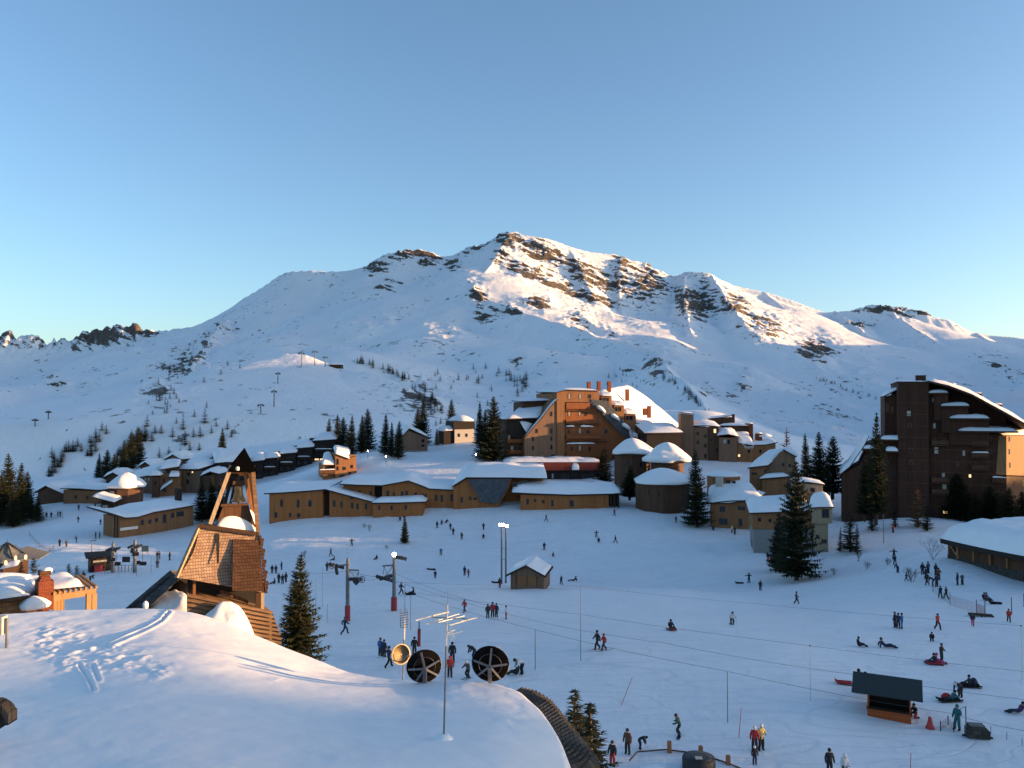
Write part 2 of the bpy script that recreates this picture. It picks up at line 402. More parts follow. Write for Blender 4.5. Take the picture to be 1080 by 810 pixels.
# rock outcrops: column, row, half width, half height, tilt(deg), strength
ROCKS = [(538,252,14,7,0,1.2),(572,268,24,10,22,1.0),(610,285,30,8,24,1.05),(560,288,30,7,20,1.0),(640,300,36,8,22,.95),(600,305,40,7,22,.95),(655,290,10,22,0,.9),(682,300,22,22,10,.95),(735,320,24,16,10,1.0),(775,322,18,10,20,.9),
 (695,325,26,8,10,.75),(805,345,26,12,15,.9),(860,372,18,12,0,1.1),(640,262,12,5,20,.9),(425,267,26,5,3,1.0),(395,282,12,6,0,1.0),(405,300,14,9,0,.7),(450,276,14,5,-10,.9),(478,279,10,4,0,.9),(500,262,14,4,-25,.9),(528,272,8,8,0,.9),
 (505,318,8,18,-20,1.05),(530,328,20,6,10,1.0),(566,318,16,6,5,.9),(600,340,8,10,0,.6),(612,340,14,12,25,.9),(640,350,20,5,30,.7),(692,390,12,18,20,1.0),(665,395,16,10,0,.7),(640,398,14,8,0,.6),(545,390,10,10,30,.8),(570,400,18,10,0,.6),
 (440,428,26,22,40,1.1),(425,440,16,14,0,.8),(455,450,10,22,0,1.0),(740,425,8,14,0,.8),(785,405,9,12,30,.9),(880,440,26,14,20,.9),(910,400,16,10,0,.7),(1045,385,20,5,5,.9),(1015,400,20,8,10,.5),
 (195,388,26,18,-35,1.0),(165,415,20,18,-35,1.0),(135,440,22,14,-35,.9),(100,468,22,10,-35,.8),(218,362,14,12,-40,.8),(60,405,22,7,35,.9),(95,408,14,8,0,.5),(240,350,12,10,-30,.7),(232,345,6,6,0,.9),(75,463,22,4,0,.3),(400,340,16,8,0,.45),(385,345,22,10,0,.4),(470,350,20,10,0,.45),(960,330,26,4,8,.9),(905,343,12,5,10,.8),(930,325,20,3,0,.9),
 (15,352,40,11,0,1.6),(85,353,50,11,0,1.6),(138,348,26,9,-10,1.6),(50,380,30,6,0,.4)]
def rock_field(px, py):
    r = np.zeros(np.shape(px))
    for cx, cy, w, h, a, s in ROCKS:
        c, si = math.cos(R(a)), math.sin(R(a)); dx = px-cx; dy = py-cy
        u = (dx*c+dy*si)/(w*1.35); v = (-dx*si+dy*c)/(h*1.35)
        r = np.maximum(r, s*.95*np.exp(-(u*u+v*v)*.8))
    return r
def ground_z(x, y):
    x = np.asarray(x, float); y = np.asarray(y, float)
    zn = near_z(x, np.minimum(y, 460))
    far = sstep(390, 620, y)
    zn = zn*(1-far) + (-35)*far
    zm = np.where(y > 300, ridge_z(x, np.maximum(y, 300)), -400)
    zm = zm - (1-sstep(380, 520, y))*120
    K = 5.0; h = np.clip(.5+.5*(zm-zn)/K, 0, 1)
    z = zn*(1-h)+zm*h+K*h*(1-h)*.5
    # small relief: piste waves near, gullies and crags far away
    near_amp = .25*sstep(40, 90, y)*(1-sstep(300, 500, y))
    z = z + near_amp*(fbm(x*.06, y*.06, 3, 3)-.5)*2 + .10*(fbm(x*.25, y*.25, 3, 33)-.5)
    z = z + sstep(100, 135, y)*(1-sstep(185, 215, y))*(.9*(fbm(x*.07, y*.07, 4, 41)-.5)+.35*(fbm(x*.3, y*.3, 3, 43)-.5))
    return z
def far_relief(x, y, z, rock, prot):
    f = sstep(430, 700, y)
    g = (fbm(x*.006, y*.006, 4, 2)-.5)*14 + (fbm(x*.03, y*.03, 3, 8)-.5)*2.2
    # strata: crags step down across the slope
    st = (fbm(x*.018+z*.02, y*.012+z*.05, 4, 14, True)-.55)*30 + (fbm(x*.07, z*.10+y*.03, 3, 15, True)-.5)*11
    # broken crags crowning the crest at the head of the valley
    s_ = x/np.maximum(y, 1)
    cr = np.exp(-((y-2590+60*(s_+.45))/45)**2)*sstep(-.44, -.47, -s_*-1)
    cr = np.exp(-((y-2590)/55)**2)*np.clip((-.445-s_)/.02, 0, 1)
    z = z + cr*(72*np.clip(fbm(x*.0155+3.1, y*.003, 3, 91, True)-.34, 0, 1)+5 + 14*(vnoise(x*.05, y*.03, 92)-.5))
    return z + f*(1-prot)*(g + np.clip(rock, 0, 1.1)*st*np.clip(y/1900, .25, 1))

def terrain_mesh(name, rows, cols):
    Yg, Sg = np.meshgrid(rows, cols, indexing='ij'); X = Sg*Yg
    Z = ground_z(X, Yg)
    px, py = proj(X, Yg, Z); rock = rock_field(px, py)*sstep(430, 560, Yg)
    # keep the traced skyline: relief is damped in the 2-3 rows of pixels right below a crest
    prot = np.zeros_like(Z)
    Z = far_relief(X, Yg, Z, rock, prot)
    n, m = Z.shape
    me = bpy.data.meshes.new(name)
    co = np.stack([X, Yg, Z], -1).reshape(-1, 3)
    idx = np.arange(n*m).reshape(n, m)
    q = np.stack([idx[:-1, :-1], idx[:-1, 1:], idx[1:, 1:], idx[1:, :-1]], -1).reshape(-1, 4)
    me.vertices.add(len(co)); me.vertices.foreach_set('co', co.ravel())
    me.loops.add(q.size); me.loops.foreach_set('vertex_index', q.ravel())
    me.polygons.add(len(q)); me.polygons.foreach_set('loop_start', np.arange(len(q))*4)
    me.polygons.foreach_set('use_smooth', np.ones(len(q), bool))
    at = me.attributes.new('rock', 'FLOAT', 'POINT'); at.data.foreach_set('value', rock.ravel().astype(np.float32))
    me.update(calc_edges=True); me.validate()
    o = bpy.data.objects.new(name, me); COL.objects.link(o); tag(o, kind='structure')
    return o, (X, Yg, Z)
rows1 = np.concatenate([np.linspace(3, 50, 40), np.exp(np.linspace(math.log(50.5), math.log(460), 330))])
rows2 = np.concatenate([np.exp(np.linspace(math.log(460), math.log(1200), 190)), np.linspace(1204, 2150, 330)[0:], np.linspace(2156, 2900, 90)])
cols1 = np.linspace(-.78, .78, 560); cols2 = np.linspace(-.80, .86, 1000)
g1, G1 = terrain_mesh('snow_ground', rows1, cols1)
rows2[0] = rows1[-1]
g2, G2 = terrain_mesh('mountain', rows2, cols2)
t = NT('piste'); co = t.coord()
a = t.noise(co, .05, 5, .6); b = t.noise(co, .9, 5, .65); cst = t.coord('Object', (.35, 2.2, 1)); c = t.noise(cst, .8, 4)
def tracks(sx_, sy_, rot, scale, rings, wd, seed):
    mp_ = t.n('ShaderNodeMapping'); mp_.inputs['Rotation'].default_value = (0, 0, rot); mp_.inputs['Location'].default_value = (seed, seed*1.7, 0); mp_.inputs['Scale'].default_value = (sx_, sy_, 0); t.l(co, mp_.inputs['Vector'])
    q_ = t.noise(mp_.outputs[0], scale, 3, .5); fr_ = t.math('ABSOLUTE', t.math('SUBTRACT', t.math('FRACT', t.math('MULTIPLY', q_, rings)), .5))
    return t.math('SUBTRACT', 1, t.math('DIVIDE', fr_, wd), clamp=True)
trk = t.math('MAXIMUM', t.math('MAXIMUM', tracks(.25, 1, .5, .05, 22, .06, 3), tracks(.3, 1, -.35, .06, 18, .06, 31)), tracks(.35, 1, 1.2, .05, 16, .05, 77))
trk = t.math('MULTIPLY', trk, t.ramp(t.noise(co, .02, 3), [(.38, (.15,.15,.15)), (.62, (1,1,1))]))
chop = t.noise(co, 2.6, 4, .7)
c = t.math('SUBTRACT', c, t.math('MULTIPLY', trk, .28))
b = t.math('ADD', b, t.math('MULTIPLY', chop, .35))
t.base(t.mix(t.math('MULTIPLY', trk, .45), t.ramp(t.math('ADD', t.math('MULTIPLY', a, .6), t.math('MULTIPLY', c, .4)), [(.30, (.75, .77, .80)), (.6, (.87, .88, .90))]), (.66, .69, .74)), .55, .3)
t.bump(t.math('ADD', t.math('MULTIPLY', b, .8), t.math('MULTIPLY', c, .7)), .65, .32)
g1.data.materials.append(t.m)
t = NT('alp'); co = t.coord(); at = t.n('ShaderNodeAttribute', attribute_name='rock').outputs['Fac']
geo = t.n('ShaderNodeNewGeometry'); sx = t.n('ShaderNodeSeparateXYZ'); t.l(geo.outputs['Normal'], sx.inputs[0])
ox = t.n('ShaderNodeSeparateXYZ'); t.l(co, ox.inputs[0]); cb = t.n('ShaderNodeCombineXYZ')
t.l(t.math('MULTIPLY', ox.outputs[0], .30), cb.inputs[0]); t.l(t.math('MULTIPLY', ox.outputs[1], .30), cb.inputs[1]); t.l(t.math('MULTIPLY', t.math('ADD', ox.outputs[2], t.math('MULTIPLY', ox.outputs[0], .40)), 2.3), cb.inputs[2])
n1 = t.noise(cb.outputs[0], .036, 6, .66); n2 = t.noise(co, .16, 4, .7); n3 = t.noise(co, .012, 4)
nn = t.math('ADD', t.math('MULTIPLY', n1, .72), t.math('MULTIPLY', n2, .28))
steep = t.math('MULTIPLY', t.math('SUBTRACT', .80, sx.outputs[2]), 1.1)
f = t.math('ADD', t.math('ADD', t.math('MULTIPLY', at, .55), t.math('MAXIMUM', steep, -.05)), t.math('MULTIPLY', t.math('SUBTRACT', nn, .5), 2.3))
mask = t.ramp(t.math('SUBTRACT', f, .49), [(0, (0,0,0)), (.035, (1,1,1))])
scrub = t.ramp(t.math('ADD', t.noise(co, .085, 4, .65), t.math('MULTIPLY', t.math('SUBTRACT', n3, .5), .55)), [(.655, (0,0,0)), (.70, (1,1,1))])
rk = t.ramp(n2, [(.3, (.032, .028, .025)), (.7, (.16, .13, .105))])
sn = t.ramp(t.noise(co, .02, 4), [(.3, (.80, .815, .84)), (.7, (.87, .88, .90))])
colr = t.mix(t.math('MULTIPLY', scrub, .85), sn, (.06, .055, .05))
t.base(t.mix(mask, colr, rk), .6, .25)
t.bump(t.math('ADD', t.math('ADD', t.math('MULTIPLY', n2, .7), t.math('MULTIPLY', t.noise(co, .6, 3), .3)), t.math('MULTIPLY', t.math('MULTIPLY', mask, n1), 5.0)), .5, 3.0)
g2.data.materials.append(t.m)

# the hill added unseen off the right, its crest height shaped to cast shade
hx = np.linspace(-260, 260, 27)[None, :]; hy = np.concatenate([np.linspace(-420, 420, 281), np.linspace(430, 1700, 128)])[:, None]
_k = math.tan(R(SUN_EL))/math.cos(R(SUN_ROT-90)); HX = np.interp(hy, [-420, 500, 700, 1700], [560, 560, 700, 1560])
T = np.interp(hy + HX*math.tan(R(SUN_ROT-90)), [-200, -20, 11, 17.6, 18.6, 19.8, 21.2, 30, 44, 49, 54, 57, 66, 80, 120, 150, 165, 190, 215, 235, 250, 270, 300, 360, 420, 460, 520, 600, 700, 760, 800, 850, 1000, 1120, 1260, 1350, 1450, 1530, 1700],
              [20.5, 20.5, 20.5, 20.5, 18, 10, 4, 3, 4, 1.7, 1.7, 4, 5.5, 8, 6, 1, -1, -1.5, 2, 5, 7, 9.5, 11, 14, 22, 44, 60, 76, 78, 79, 98, 135, 150, 155, 160, 165, 145, 95, 85])
Hz = np.maximum(T + _k*HX - np.interp(hy, [0, 400, 600], [.28, .28, .8])*np.abs(hx) + .8*(fbm(hy*.12+hx*0, hx*.02+hy*0, 3, 77)-.5), -6)
mb = MB(); mb.grid(np.stack([HX+hx, hy+hx*0, Hz], -1), flip=True)
tag(mb.build('shade_hill', M['piste']), kind='structure')

# quick lookup of the finished ground: height at x,y and the point seen through a photo pixel
def gz(x, y):
    return float(ground_z(np.array([x]), np.array([y]))[0])
_ry = np.exp(np.linspace(math.log(46), math.log(455), 420))
def G(px, py):
    d = P(px, py, 1.0); d = Vector((d.x, 1, d.z-CAMZ))
    z = ground_z(d.x*_ry, _ry); h = CAMZ + d.z*_ry - z
    k = np.argmax(h < 0) if (h < 0).any() else len(h)-1
    if k > 0:
        t = h[k-1]/(h[k-1]-h[k]+1e-9); Y = _ry[k-1] + t*(_ry[k]-_ry[k-1])
    else: Y = _ry[0]
    return Vector((d.x*Y, Y, gz(d.x*Y, Y)))
# point on the far slopes seen through a pixel (uses the finished mesh)
_Y2, _Z2, _S2 = rows2, G2[2], cols2
def GF(px, py):
    d = P(px, py, 1.0); s = d.x
    j = int(np.clip((s-_S2[0])/(_S2[1]-_S2[0]), 0, len(_S2)-2))
    h = CAMZ + (d.z-CAMZ)*_Y2 - _Z2[:, j]
    ks = np.where(h < 0)[0]
    if not len(ks): return None
    k = ks[0]; return Vector((s*_Y2[k], _Y2[k], _Z2[k, j]))
# ------------------------------------------------------------------ building helpers
class Fac:
    """a facade plane: from the ground point under photo column pxL (distance YL) to column pxR (distance YR)"""
    def __init__(s, pxL, YL, pxR, YR, pybase):
        a = P(pxL, pybase, YL); b = P(pxR, pybase, YR)
        s.o = Vector(a); u = Vector((b.x-a.x, b.y-a.y, 0)); s.w = u.length; s.u = u.normalized()
        s.n = Vector((s.u.y, -s.u.x, 0)); s.rz = math.atan2(s.u.y, s.u.x)
    def __call__(s, px, py, depth=0.0):      # photo pixel -> local (x, z) on the plane `depth` behind the facade
        c = Vector((0, 0, CAMZ)); d = P(px, py, 1.0) - c
        o = s.o - s.n*depth
        t = (o-c).dot(s.n)/d.dot(s.n); p = c + d*t - s.o
        return (p.dot(s.u), p.z)
    def pts(s, L, depth=0.0): return [s(a, b, depth) for a, b in L]
    def thing(s, name, label, cat, group=None): return thing(name, label, cat, s.o, s.rz, group)
def lin(a, b, n): return np.linspace(np.array(a, float), np.array(b, float), n)
def bil(c00, c10, c11, c01, n=14, m=14):     # bilinear patch, u along c00->c10, v along c00->c01
    a = lin(c00, c10, n); b = lin(c01, c11, n); v = np.linspace(0, 1, m)[None, :, None]
    return a[:, None]*(1-v)+b[:, None]*v
def sweep(prof, y0, y1, n=5, m=16, rise=0.0):    # roof line in x,z pulled from y0 back to y1
    pr = []
    for i in range(len(prof)-1):
        seg = lin(prof[i], prof[i+1], n+1); pr += list(seg[:-1])
    pr.append(np.array(prof[-1], float)); pr = np.array(pr)
    y = np.linspace(y0, y1, m)
    A = np.zeros((len(pr), m, 3)); A[..., 0] = pr[:, 0:1]; A[..., 2] = pr[:, 1:2] + rise*(y-y0)[None]/(y1-y0); A[..., 1] = y[None]
    return A
def roof(parent, A, t=.8, slab=.28, slabmat='wood_dark', seed=1, lump=.16, p=6.0, soft=True, name='roof'):
    """roof slab with a child of snow"""
    up = A[A.shape[0]//2, A.shape[1]//2]
    B = A.copy(); B[..., 2] -= slab
    r = MB().sheet(B, slab-.004, soft=False, lump=0).build(name, M[slabmat], parent)
    if t: MB().sheet(A, t, p=p, seed=seed, lump=lump).build('snow', M['snow'], r)
    return r
def window(parent, x, z, w, h, y=0.0, pane='glass', frame='win_frame', name='window', rot=0, fw=.09):
    """framed window: pane set into a proud frame; x,z = centre, on the plane y"""
    mb = MB()
    x0, x1, z0, z1 = -w/2, w/2, -h/2, h/2
    mb.box(x0-fw, x1+fw, -.07, -.003, z1, z1+fw, 0); mb.box(x0-fw, x1+fw, -.10, -.003, z0-fw, z0, 0)
    mb.box(x0-fw, x0, -.07, -.003, z0, z1, 0); mb.box(x1, x1+fw, -.07, -.003, z0, z1, 0)
    mb.box(x0, x1, -.025, -.003, z0, z1, 1)
    if w > .8: mb.box(-.025, .025, -.05, -.026, z0, z1, 0)
    o = mb.build(name, [M[frame], M[pane]], parent); o.location = (x, y, z); o.rotation_euler.z = rot
    return o
def windows(t, F_, L, depth=0.0, pane='glass', frame='win_frame', sub=0):
    for q in L:
        px, py, w, h = q[:4]; pn = q[4] if len(q) > 4 else pane
        x, z = F_(px, py, depth-sub); k = (F_.o.y)/F
        window(t, x, z, w*k, h*k, depth-sub, pn, frame)
def balcony(t, x0, x1, z0, d=1.3, h=1.0, y=0.0, mat='wood_brown', snow=True):
    mb = MB(); mb.box(x0, x1, y-d, y-.004, z0-.18, z0)
    mb.box(x0, x1, y-d, y-d+.08, z0+.12, z0+h)
    mb.box(x0, x0+.08, y-d+.08, y-.004, z0+.12, z0+h); mb.box(x1-.08, x1, y-d+.08, y-.004, z0+.12, z0+h)
    n = max(2, int((x1-x0)/2.2))
    for i in range(n+1):
        x = x0+.06+(x1-x0-.12)*i/n; mb.box(x-.06, x+.06, y-d-.03, y-d-.003, z0-.1, z0+h+.05)
    b = mb.build('balcony', M[mat], t)
    if snow:
        A = bil((x0-.05, y-d-.12, z0+h), (x1+.05, y-d-.12, z0+h), (x1+.05, y-d+.25, z0+h), (x0-.05, y-d+.25, z0+h), 18, 5)
        MB().sheet(A, .28, p=6, seed=int(x0*7)+3, lump=.3).build('snow', M['snow'], b)
    return b
def simple_house(name, label, fac, outline, roofline, D, mat, snow=.9, seed=1, over=.5, wins=(), group=None, base=None, slabmat='wood_dark', cat='house', rise=0.0, sink=2.5, side=()):
    """facade outline traced in the photo, extruded D metres back, roof line swept over it"""
    t = fac.thing(name, label, cat, group)
    ol = fac.pts(outline); zb = min(z for x, z in ol)
    ol = [(x, z - (sink if z < zb+.6 else 0)) for x, z in ol]
    w = MB(); w.extr(ol, 0, D); w.build('wall', M[mat], t)
    if base:
        x0 = min(x for x, z in ol)-.04; x1 = max(x for x, z in ol)+.04
        MB().box(x0, x1, -.05, D+.05, zb-sink, fac(fac_mid(outline), base)[1]).build('plinth', M['concrete'], t)
    rl = fac.pts(roofline)
    # let the ends of the roof line stand over the walls
    (xa, za), (xb, zb2) = rl[0], rl[1]; L = math.hypot(xb-xa, zb2-za) or 1; rl[0] = (xa-(xb-xa)/L*over, za-(zb2-za)/L*over)
    (xa, za), (xb, zb2) = rl[-1], rl[-2]; L = math.hypot(xb-xa, zb2-za) or 1; rl[-1] = (xa-(xb-xa)/L*over, za-(zb2-za)/L*over)
    rl = [(x, z+.30) for x, z in rl]
    roof(t, sweep(rl, -over, D+over, rise=rise), snow, seed=seed, slabmat=slabmat)
    windows(t, fac, wins)
    return t
def fac_mid(L): return sum(a for a, b in L)/len(L)
def chimney(t, x, y, z0, z1, w=.9, mat='brick', snow=True, cap=True):
    mb = MB(); mb.box(x-w/2, x+w/2, y-w/2, y+w/2, z0, z1)
    if cap:
        mb.box(x-w/2-.1, x+w/2+.1, y-w/2-.1, y+w/2+.1, z1, z1+.12)
    c = mb.build('chimney', M[mat], t)
    if snow: MB().dome((x, y, z1+.12), w*.6, w*.6, .35, n=12, k=4, seed=int(abs(x)*9)).build('snow', M['snow'], c)
    return c
def round_house(name, label, px, pyb, Y, rpx, py_eave, py_top, mat, wins=(), n=9, group=None, over=1.12, sink=3, seed=1, p=1.75):
    """round or many-sided house under a mushroom of snow"""
    k = Y/F; c = P(px, pyb, Y); r = rpx*k; ze = P(px, py_eave, Y).z-c.z; zt = P(px, py_top, Y).z-c.z
    t = thing(name, label, 'house', (c.x, c.y+r, c.z), 0, group)
    MB().prism([(r*math.cos(2*math.pi*(i+.5)/n), r*math.sin(2*math.pi*(i+.5)/n)) for i in range(n)], -sink, ze).build('wall', M[mat], t)
    rf = MB().lathe([(r*over, ze-.12), (r*over, ze+.1), (r*.3, ze+(zt-ze)*.45)], n=24, smooth=False).build('roof', M['wood_dark'], t)
    MB().dome((0, 0, ze+.11), r*over*1.05, r*over*1.0, zt-ze, n=40, k=10, p=p, seed=seed, lump=.20).build('snow', M['snow'], rf)
    for wx, wy, ww, wh, *pn in wins:
        dx = (wx-px)*k; ang = math.asin(max(-.95, min(.95, dx/r)))
        a = 2*math.pi/n; ang2 = (round((ang-a/2)/a-.0)+.5)*a if False else ang
        ap = r*1.0
        x = ap*math.sin(ang); y = -ap*math.cos(ang); z = P(wx, wy, Y).z-c.z
        window(t, x, z, ww*k, wh*k, y, pn[0] if pn else 'glass', rot=ang)
    return t

def drift(parent, c, rx, ry, h, seed, name='snow_drift'):
    n = 40; U = np.linspace(-1, 1, n)[:, None]*np.ones((1, n)); V = np.linspace(-1, 1, n)[None]*np.ones((n, 1))
    q = np.sqrt(U*U+V*V)*(1.12+.3*(fbm(U*1.6+seed, V*1.6, 3, seed)-.5))
    Z = h*(np.clip(1-q*q, 0, 1)**.75)*(1+.5*(fbm(U*2.2+seed*3, V*2.2, 3, seed+5)-.5)) - .3*np.clip(q-.9, 0, 1)
    A = np.stack([c.x+U*rx, c.y+V*ry, c.z+Z], -1)
    return MB().grid(A, flip=True).build(name, M['snow'], parent)

# ================================================================== the long timber lodge in the middle
f = Fac(283, 193, 655, 193, 545)
lodge = f.thing('timber_lodge', 'long low ochre timber lodge of linked wings under wavy snow roofs, above the ski slope', 'building')
def wing(out, y0, D, mat='wood_lodge', sink=3):
    ol = f.pts(out, y0); zb = min(z for x, z in ol)
    ol = [(x, z-(sink if z < zb+1.2 else 0)) for x, z in ol]
    return MB().extr(ol, y0, y0+D).build('wall', M[mat], lodge)
def wing_roof(line, y0, y1, t, over=.5, seed=1, slab=.3, rise=0, p=6):
    rl = f.pts(line, y0); rl = [(x, z+.02) for x, z in rl]
    return roof(lodge, sweep(rl, y0-over, y1, rise=rise), t, slab, seed=seed, p=p, slabmat='wood_black')
wing([(284,548),(284,521),(340,517.5),(340,545)], 0, 16)
wing([(340.5,544),(340.5,518.2),(347,518),(347,543)], 2.5, 12, 'wood_dark')
wing_roof([(279,520),(300,519),(345,515.8)], 0, 17, .55, seed=3, rise=.5)
wing([(347.5,543),(347.5,517.5),(394,530),(394,541)], .6, 14)
wing_roof([(343,515.5),(362,520.5),(398,530.0)], .2, 12, .35, seed=4)
wing([(393.5,541),(393.5,531),(446,529.5),(446,538.5)], -1.0, 7)
wing_roof([(392,530),(420,529.6),(449,528.8)], -1.0, 6.5, .95, seed=5)
wing([(362,535),(362,511),(395,513),(395,535)], 6, 16); wing([(395.3,535),(395.3,513.4),(402.6,513.2),(402.6,535)], 7.2, 14, 'wood_black')
wing([(403,541),(403,513),(418,510),(431,508),(446,513.5),(451,516),(478,517.5),(497,517.5),(497,541)], 4.5, 16)
wing_roof([(358,510.0),(380,511),(403,511.6),(431,506.5),(446,512),(453,515),(478,516.2),(494,516)], 4.3, 17, 1.1, seed=6, rise=.6)
wing([(478,541.5),(478,514),(493,504.5),(540,504.5),(536,517),(527,532),(524,542.5),(505,542)], 3.2, 15)
wing([(526,533),(538,505.5),(573,505.5),(573,533)], 7.5, 14)
wing_roof([(477,512.5),(492,503.2),(540,503.4),(575,504.2),(577,504.4)], 3.0, 24, 2.0, seed=7, rise=.8, p=3.4)
sp = f.pts([(493.5,505.5),(538,505),(534.5,516),(524.5,531.5),(507.5,529.5)], 2.4)
MB().extr(sp, 2.25, 3.19).build('slate_slope', M['slate'], lodge)
wing([(549,537),(549,521.5),(600,523),(642,522),(642,539),(600,540)], 0, 16)
wing([(642.3,538.5),(642.3,522),(653,521.5),(653,538)], 1.6, 13, 'wood_black')
for a in (644.5, 648.2, 652.6): 
    x, z = f(a, 538); MB().box(x-.16, x+.16, .1, .42, z-2, f(a, 521.5)[1]-.02).build('post', M['wood_dark'], lodge)
wing_roof([(540,519.0),(549,519.4),(560,520),(600,521.4),(645,520.4),(655,519.6)], -.2, 11, 2.0, seed=8, rise=.3, p=3.2)
windows(lodge, f, [(297,530.5,2,7),(314.5,531,2,7.5),(327,531,3,6),(291,543,2,5),(306,543,1.6,4),(315,543.5,3,3.6)])
windows(lodge, f, [(352.5,531,2,6),(360,532,1.6,5.5),(371.5,533,2,5.5),(377,534,1.8,5.5),(386,534,1.8,5.5),(371,525,2.4,2)], .6)
windows(lodge, f, [(371,519.5,1.6,6),(379.5,520,1.6,5.5),(391,520,2.2,4)], 6)
windows(lodge, f, [(409,521,2.5,7),(415.5,522,1.6,5),(424,521,2,5),(429,521,2,6),(438.5,523,2.6,7),(446,523.5,1.4,6),(449,524,1.4,6),(460,525,2,6),(466,525.5,2,7),(477,525,3.6,7)], 4.5)
windows(lodge, f, [(487,527,1.8,5.5),(496,525.5,2,3),(501,526,3,2),(510,537.5,2,3),(518.5,538,2,3)], 3.2)
windows(lodge, f, [(400,535.5,1.6,4),(413,535.5,1.8,4),(428,535,2,4)], -1.0)
windows(lodge, f, [(543,511,4,4),(556.5,529,2,5),(564.5,528,2,2.4),(573,529,2.2,3),(582.5,530.5,1.8,6),(603,531,3.5,6)], 0)

# ================================================================== the big stepped apartment block
f = Fac(553, 250, 634, 256, 484)
blk = f.thing('apartment_block', 'tall timber apartment block with stepped gables and sunlit snow roof, highest building in the middle', 'building')
def bw(out, y0, D, mat, sink=2.5, name='wall'):
    ol = f.pts(out, y0); zb = min(z for x, z in ol); ol = [(x, z-(sink if z < zb+1 else 0)) for x, z in ol]
    return MB().extr(ol, y0, y0+D).build(name, M[mat], blk)
bw([(553,484),(553,461),(562,450),(570,441.5),(578,431),(584,423.5),(587,421.5),(587,484)], 0, 22, 'wood_grey')
bw([(587.3,484),(587.3,414.5),(597,411.8),(632,412.8),(632,424),(595.6,424),(595.6,484)], -.25, 24, 'wood_tan')
bw([(595.9,484),(595.9,424.3),(623,424.3),(632,434),(646,449),(660,463),(648,478),(640,484)], .45, 22, 'wood_orange')
bw([(533.5,482),(533.5,447),(553,447),(553,482)], 3.0, 16, 'wood_brown')
bw([(534,455),(534,442.5),(571,442.5),(553,458),(551,461)], 2.4, 15, 'wood_black')
bw([(551,442),(551,424),(587,423),(587,442)], 9, 12, 'wood_brown')
# raking edge board of the left gable, with its snow
g = f.pts([(553,462),(562,451),(570,442),(578,431.5),(584,424.5),(588,421.5)], 0)
gb = MB()
for a, b in zip(g[:-1], g[1:]): gb.beam((a[0], -.35, a[1]+.15), (b[0], -.35, b[1]+.15), .7, .4)
gb.build('barge_board', M['wood_dark'], blk)
A = sweep([(a, b+.32) for a, b in g], -.75, .35, 4, 6); MB().sheet(A, .45, p=4, seed=2).build('snow', M['snow'], blk)
# snow roof of the left wing
c = [f(534,441.5,1.0), f(567,440.5,1.0), f(582.5,424.5,14), f(547,430.5,14)]
roof(blk, bil((c[0][0],1.0,c[0][1]), (c[1][0],1.0,c[1][1]), (c[2][0],14,c[2][1]), (c[3][0],14,c[3][1])), .9, seed=11)
c = [f(548.5,444,1.6), f(562,446.5,1.6), f(556,456,.6), f(553.5,453,.6)]
MB().sheet(bil((c[0][0],2.3,c[0][1]), (c[1][0],2.3,c[1][1]), (c[2][0],1.2,c[2][1]), (c[3][0],1.2,c[3][1]), 8, 8), .6, p=4, seed=5).build('snow', M['snow'], blk)
c = [f(549,423.2,8), f(588,421.8,8)]
roof(blk, bil((c[0][0],8,c[0][1]), (c[1][0],8,c[1][1]), (c[1][0],20,c[1][1]+.4), (c[0][0],20,c[0][1]+.4)), .55, seed=12)
c = [f(586.5,413.5,-.8), f(597,410.8,-.8), f(633.5,411.8,-.8)]
roof(blk, sweep([(c[0][0],c[0][1]), (c[1][0],c[1][1]), (c[2][0],c[2][1])], -.8, 22, rise=.5), .6, seed=13)
# long right-hand roof, falling to the right
nt_, nb_, fb_, ft_ = P(627,413,257), P(663.5,462.5,258.6), P(718.5,449.5,290), P(662,406,292)
def toL(p): q = Vector(p)-f.o; return (q.dot(f.u), -q.dot(f.n), q.z)
A = bil(toL(nt_), toL(nb_), toL(fb_), toL(ft_), 26, 26)
U_ = np.linspace(0, 1, 26)[:, None]; A[..., 2] += np.sin(U_*math.pi)*.8
rr = roof(blk, A, 1.0, .4, seed=14, lump=.28)
# slate band along its near edge
sb = f.pts([(622.5,421),(629,421.5),(640,423),(662.5,452),(664.5,463.5),(660,462.5),(646,448.5),(632,433.5),(624,424)], -.1)
MB().extr(sb, -.5, .44).build('slate_band', M['slate'], blk)
fill = [toL(P(632,424,259)), toL(P(661,462,260)), toL(P(716,452,289)), toL(P(666,412,291))]
mb = MB(); lo = [(x, y, -4) for x, y, z in fill]; hi = [(x, y, z-1.2) for x, y, z in fill]
mb.add(lo+hi, [(4,5,6,7),(0,1,5,4),(1,2,6,5),(2,3,7,6),(3,0,4,7)]); mb.build('wall', M['wood_brown'], blk)
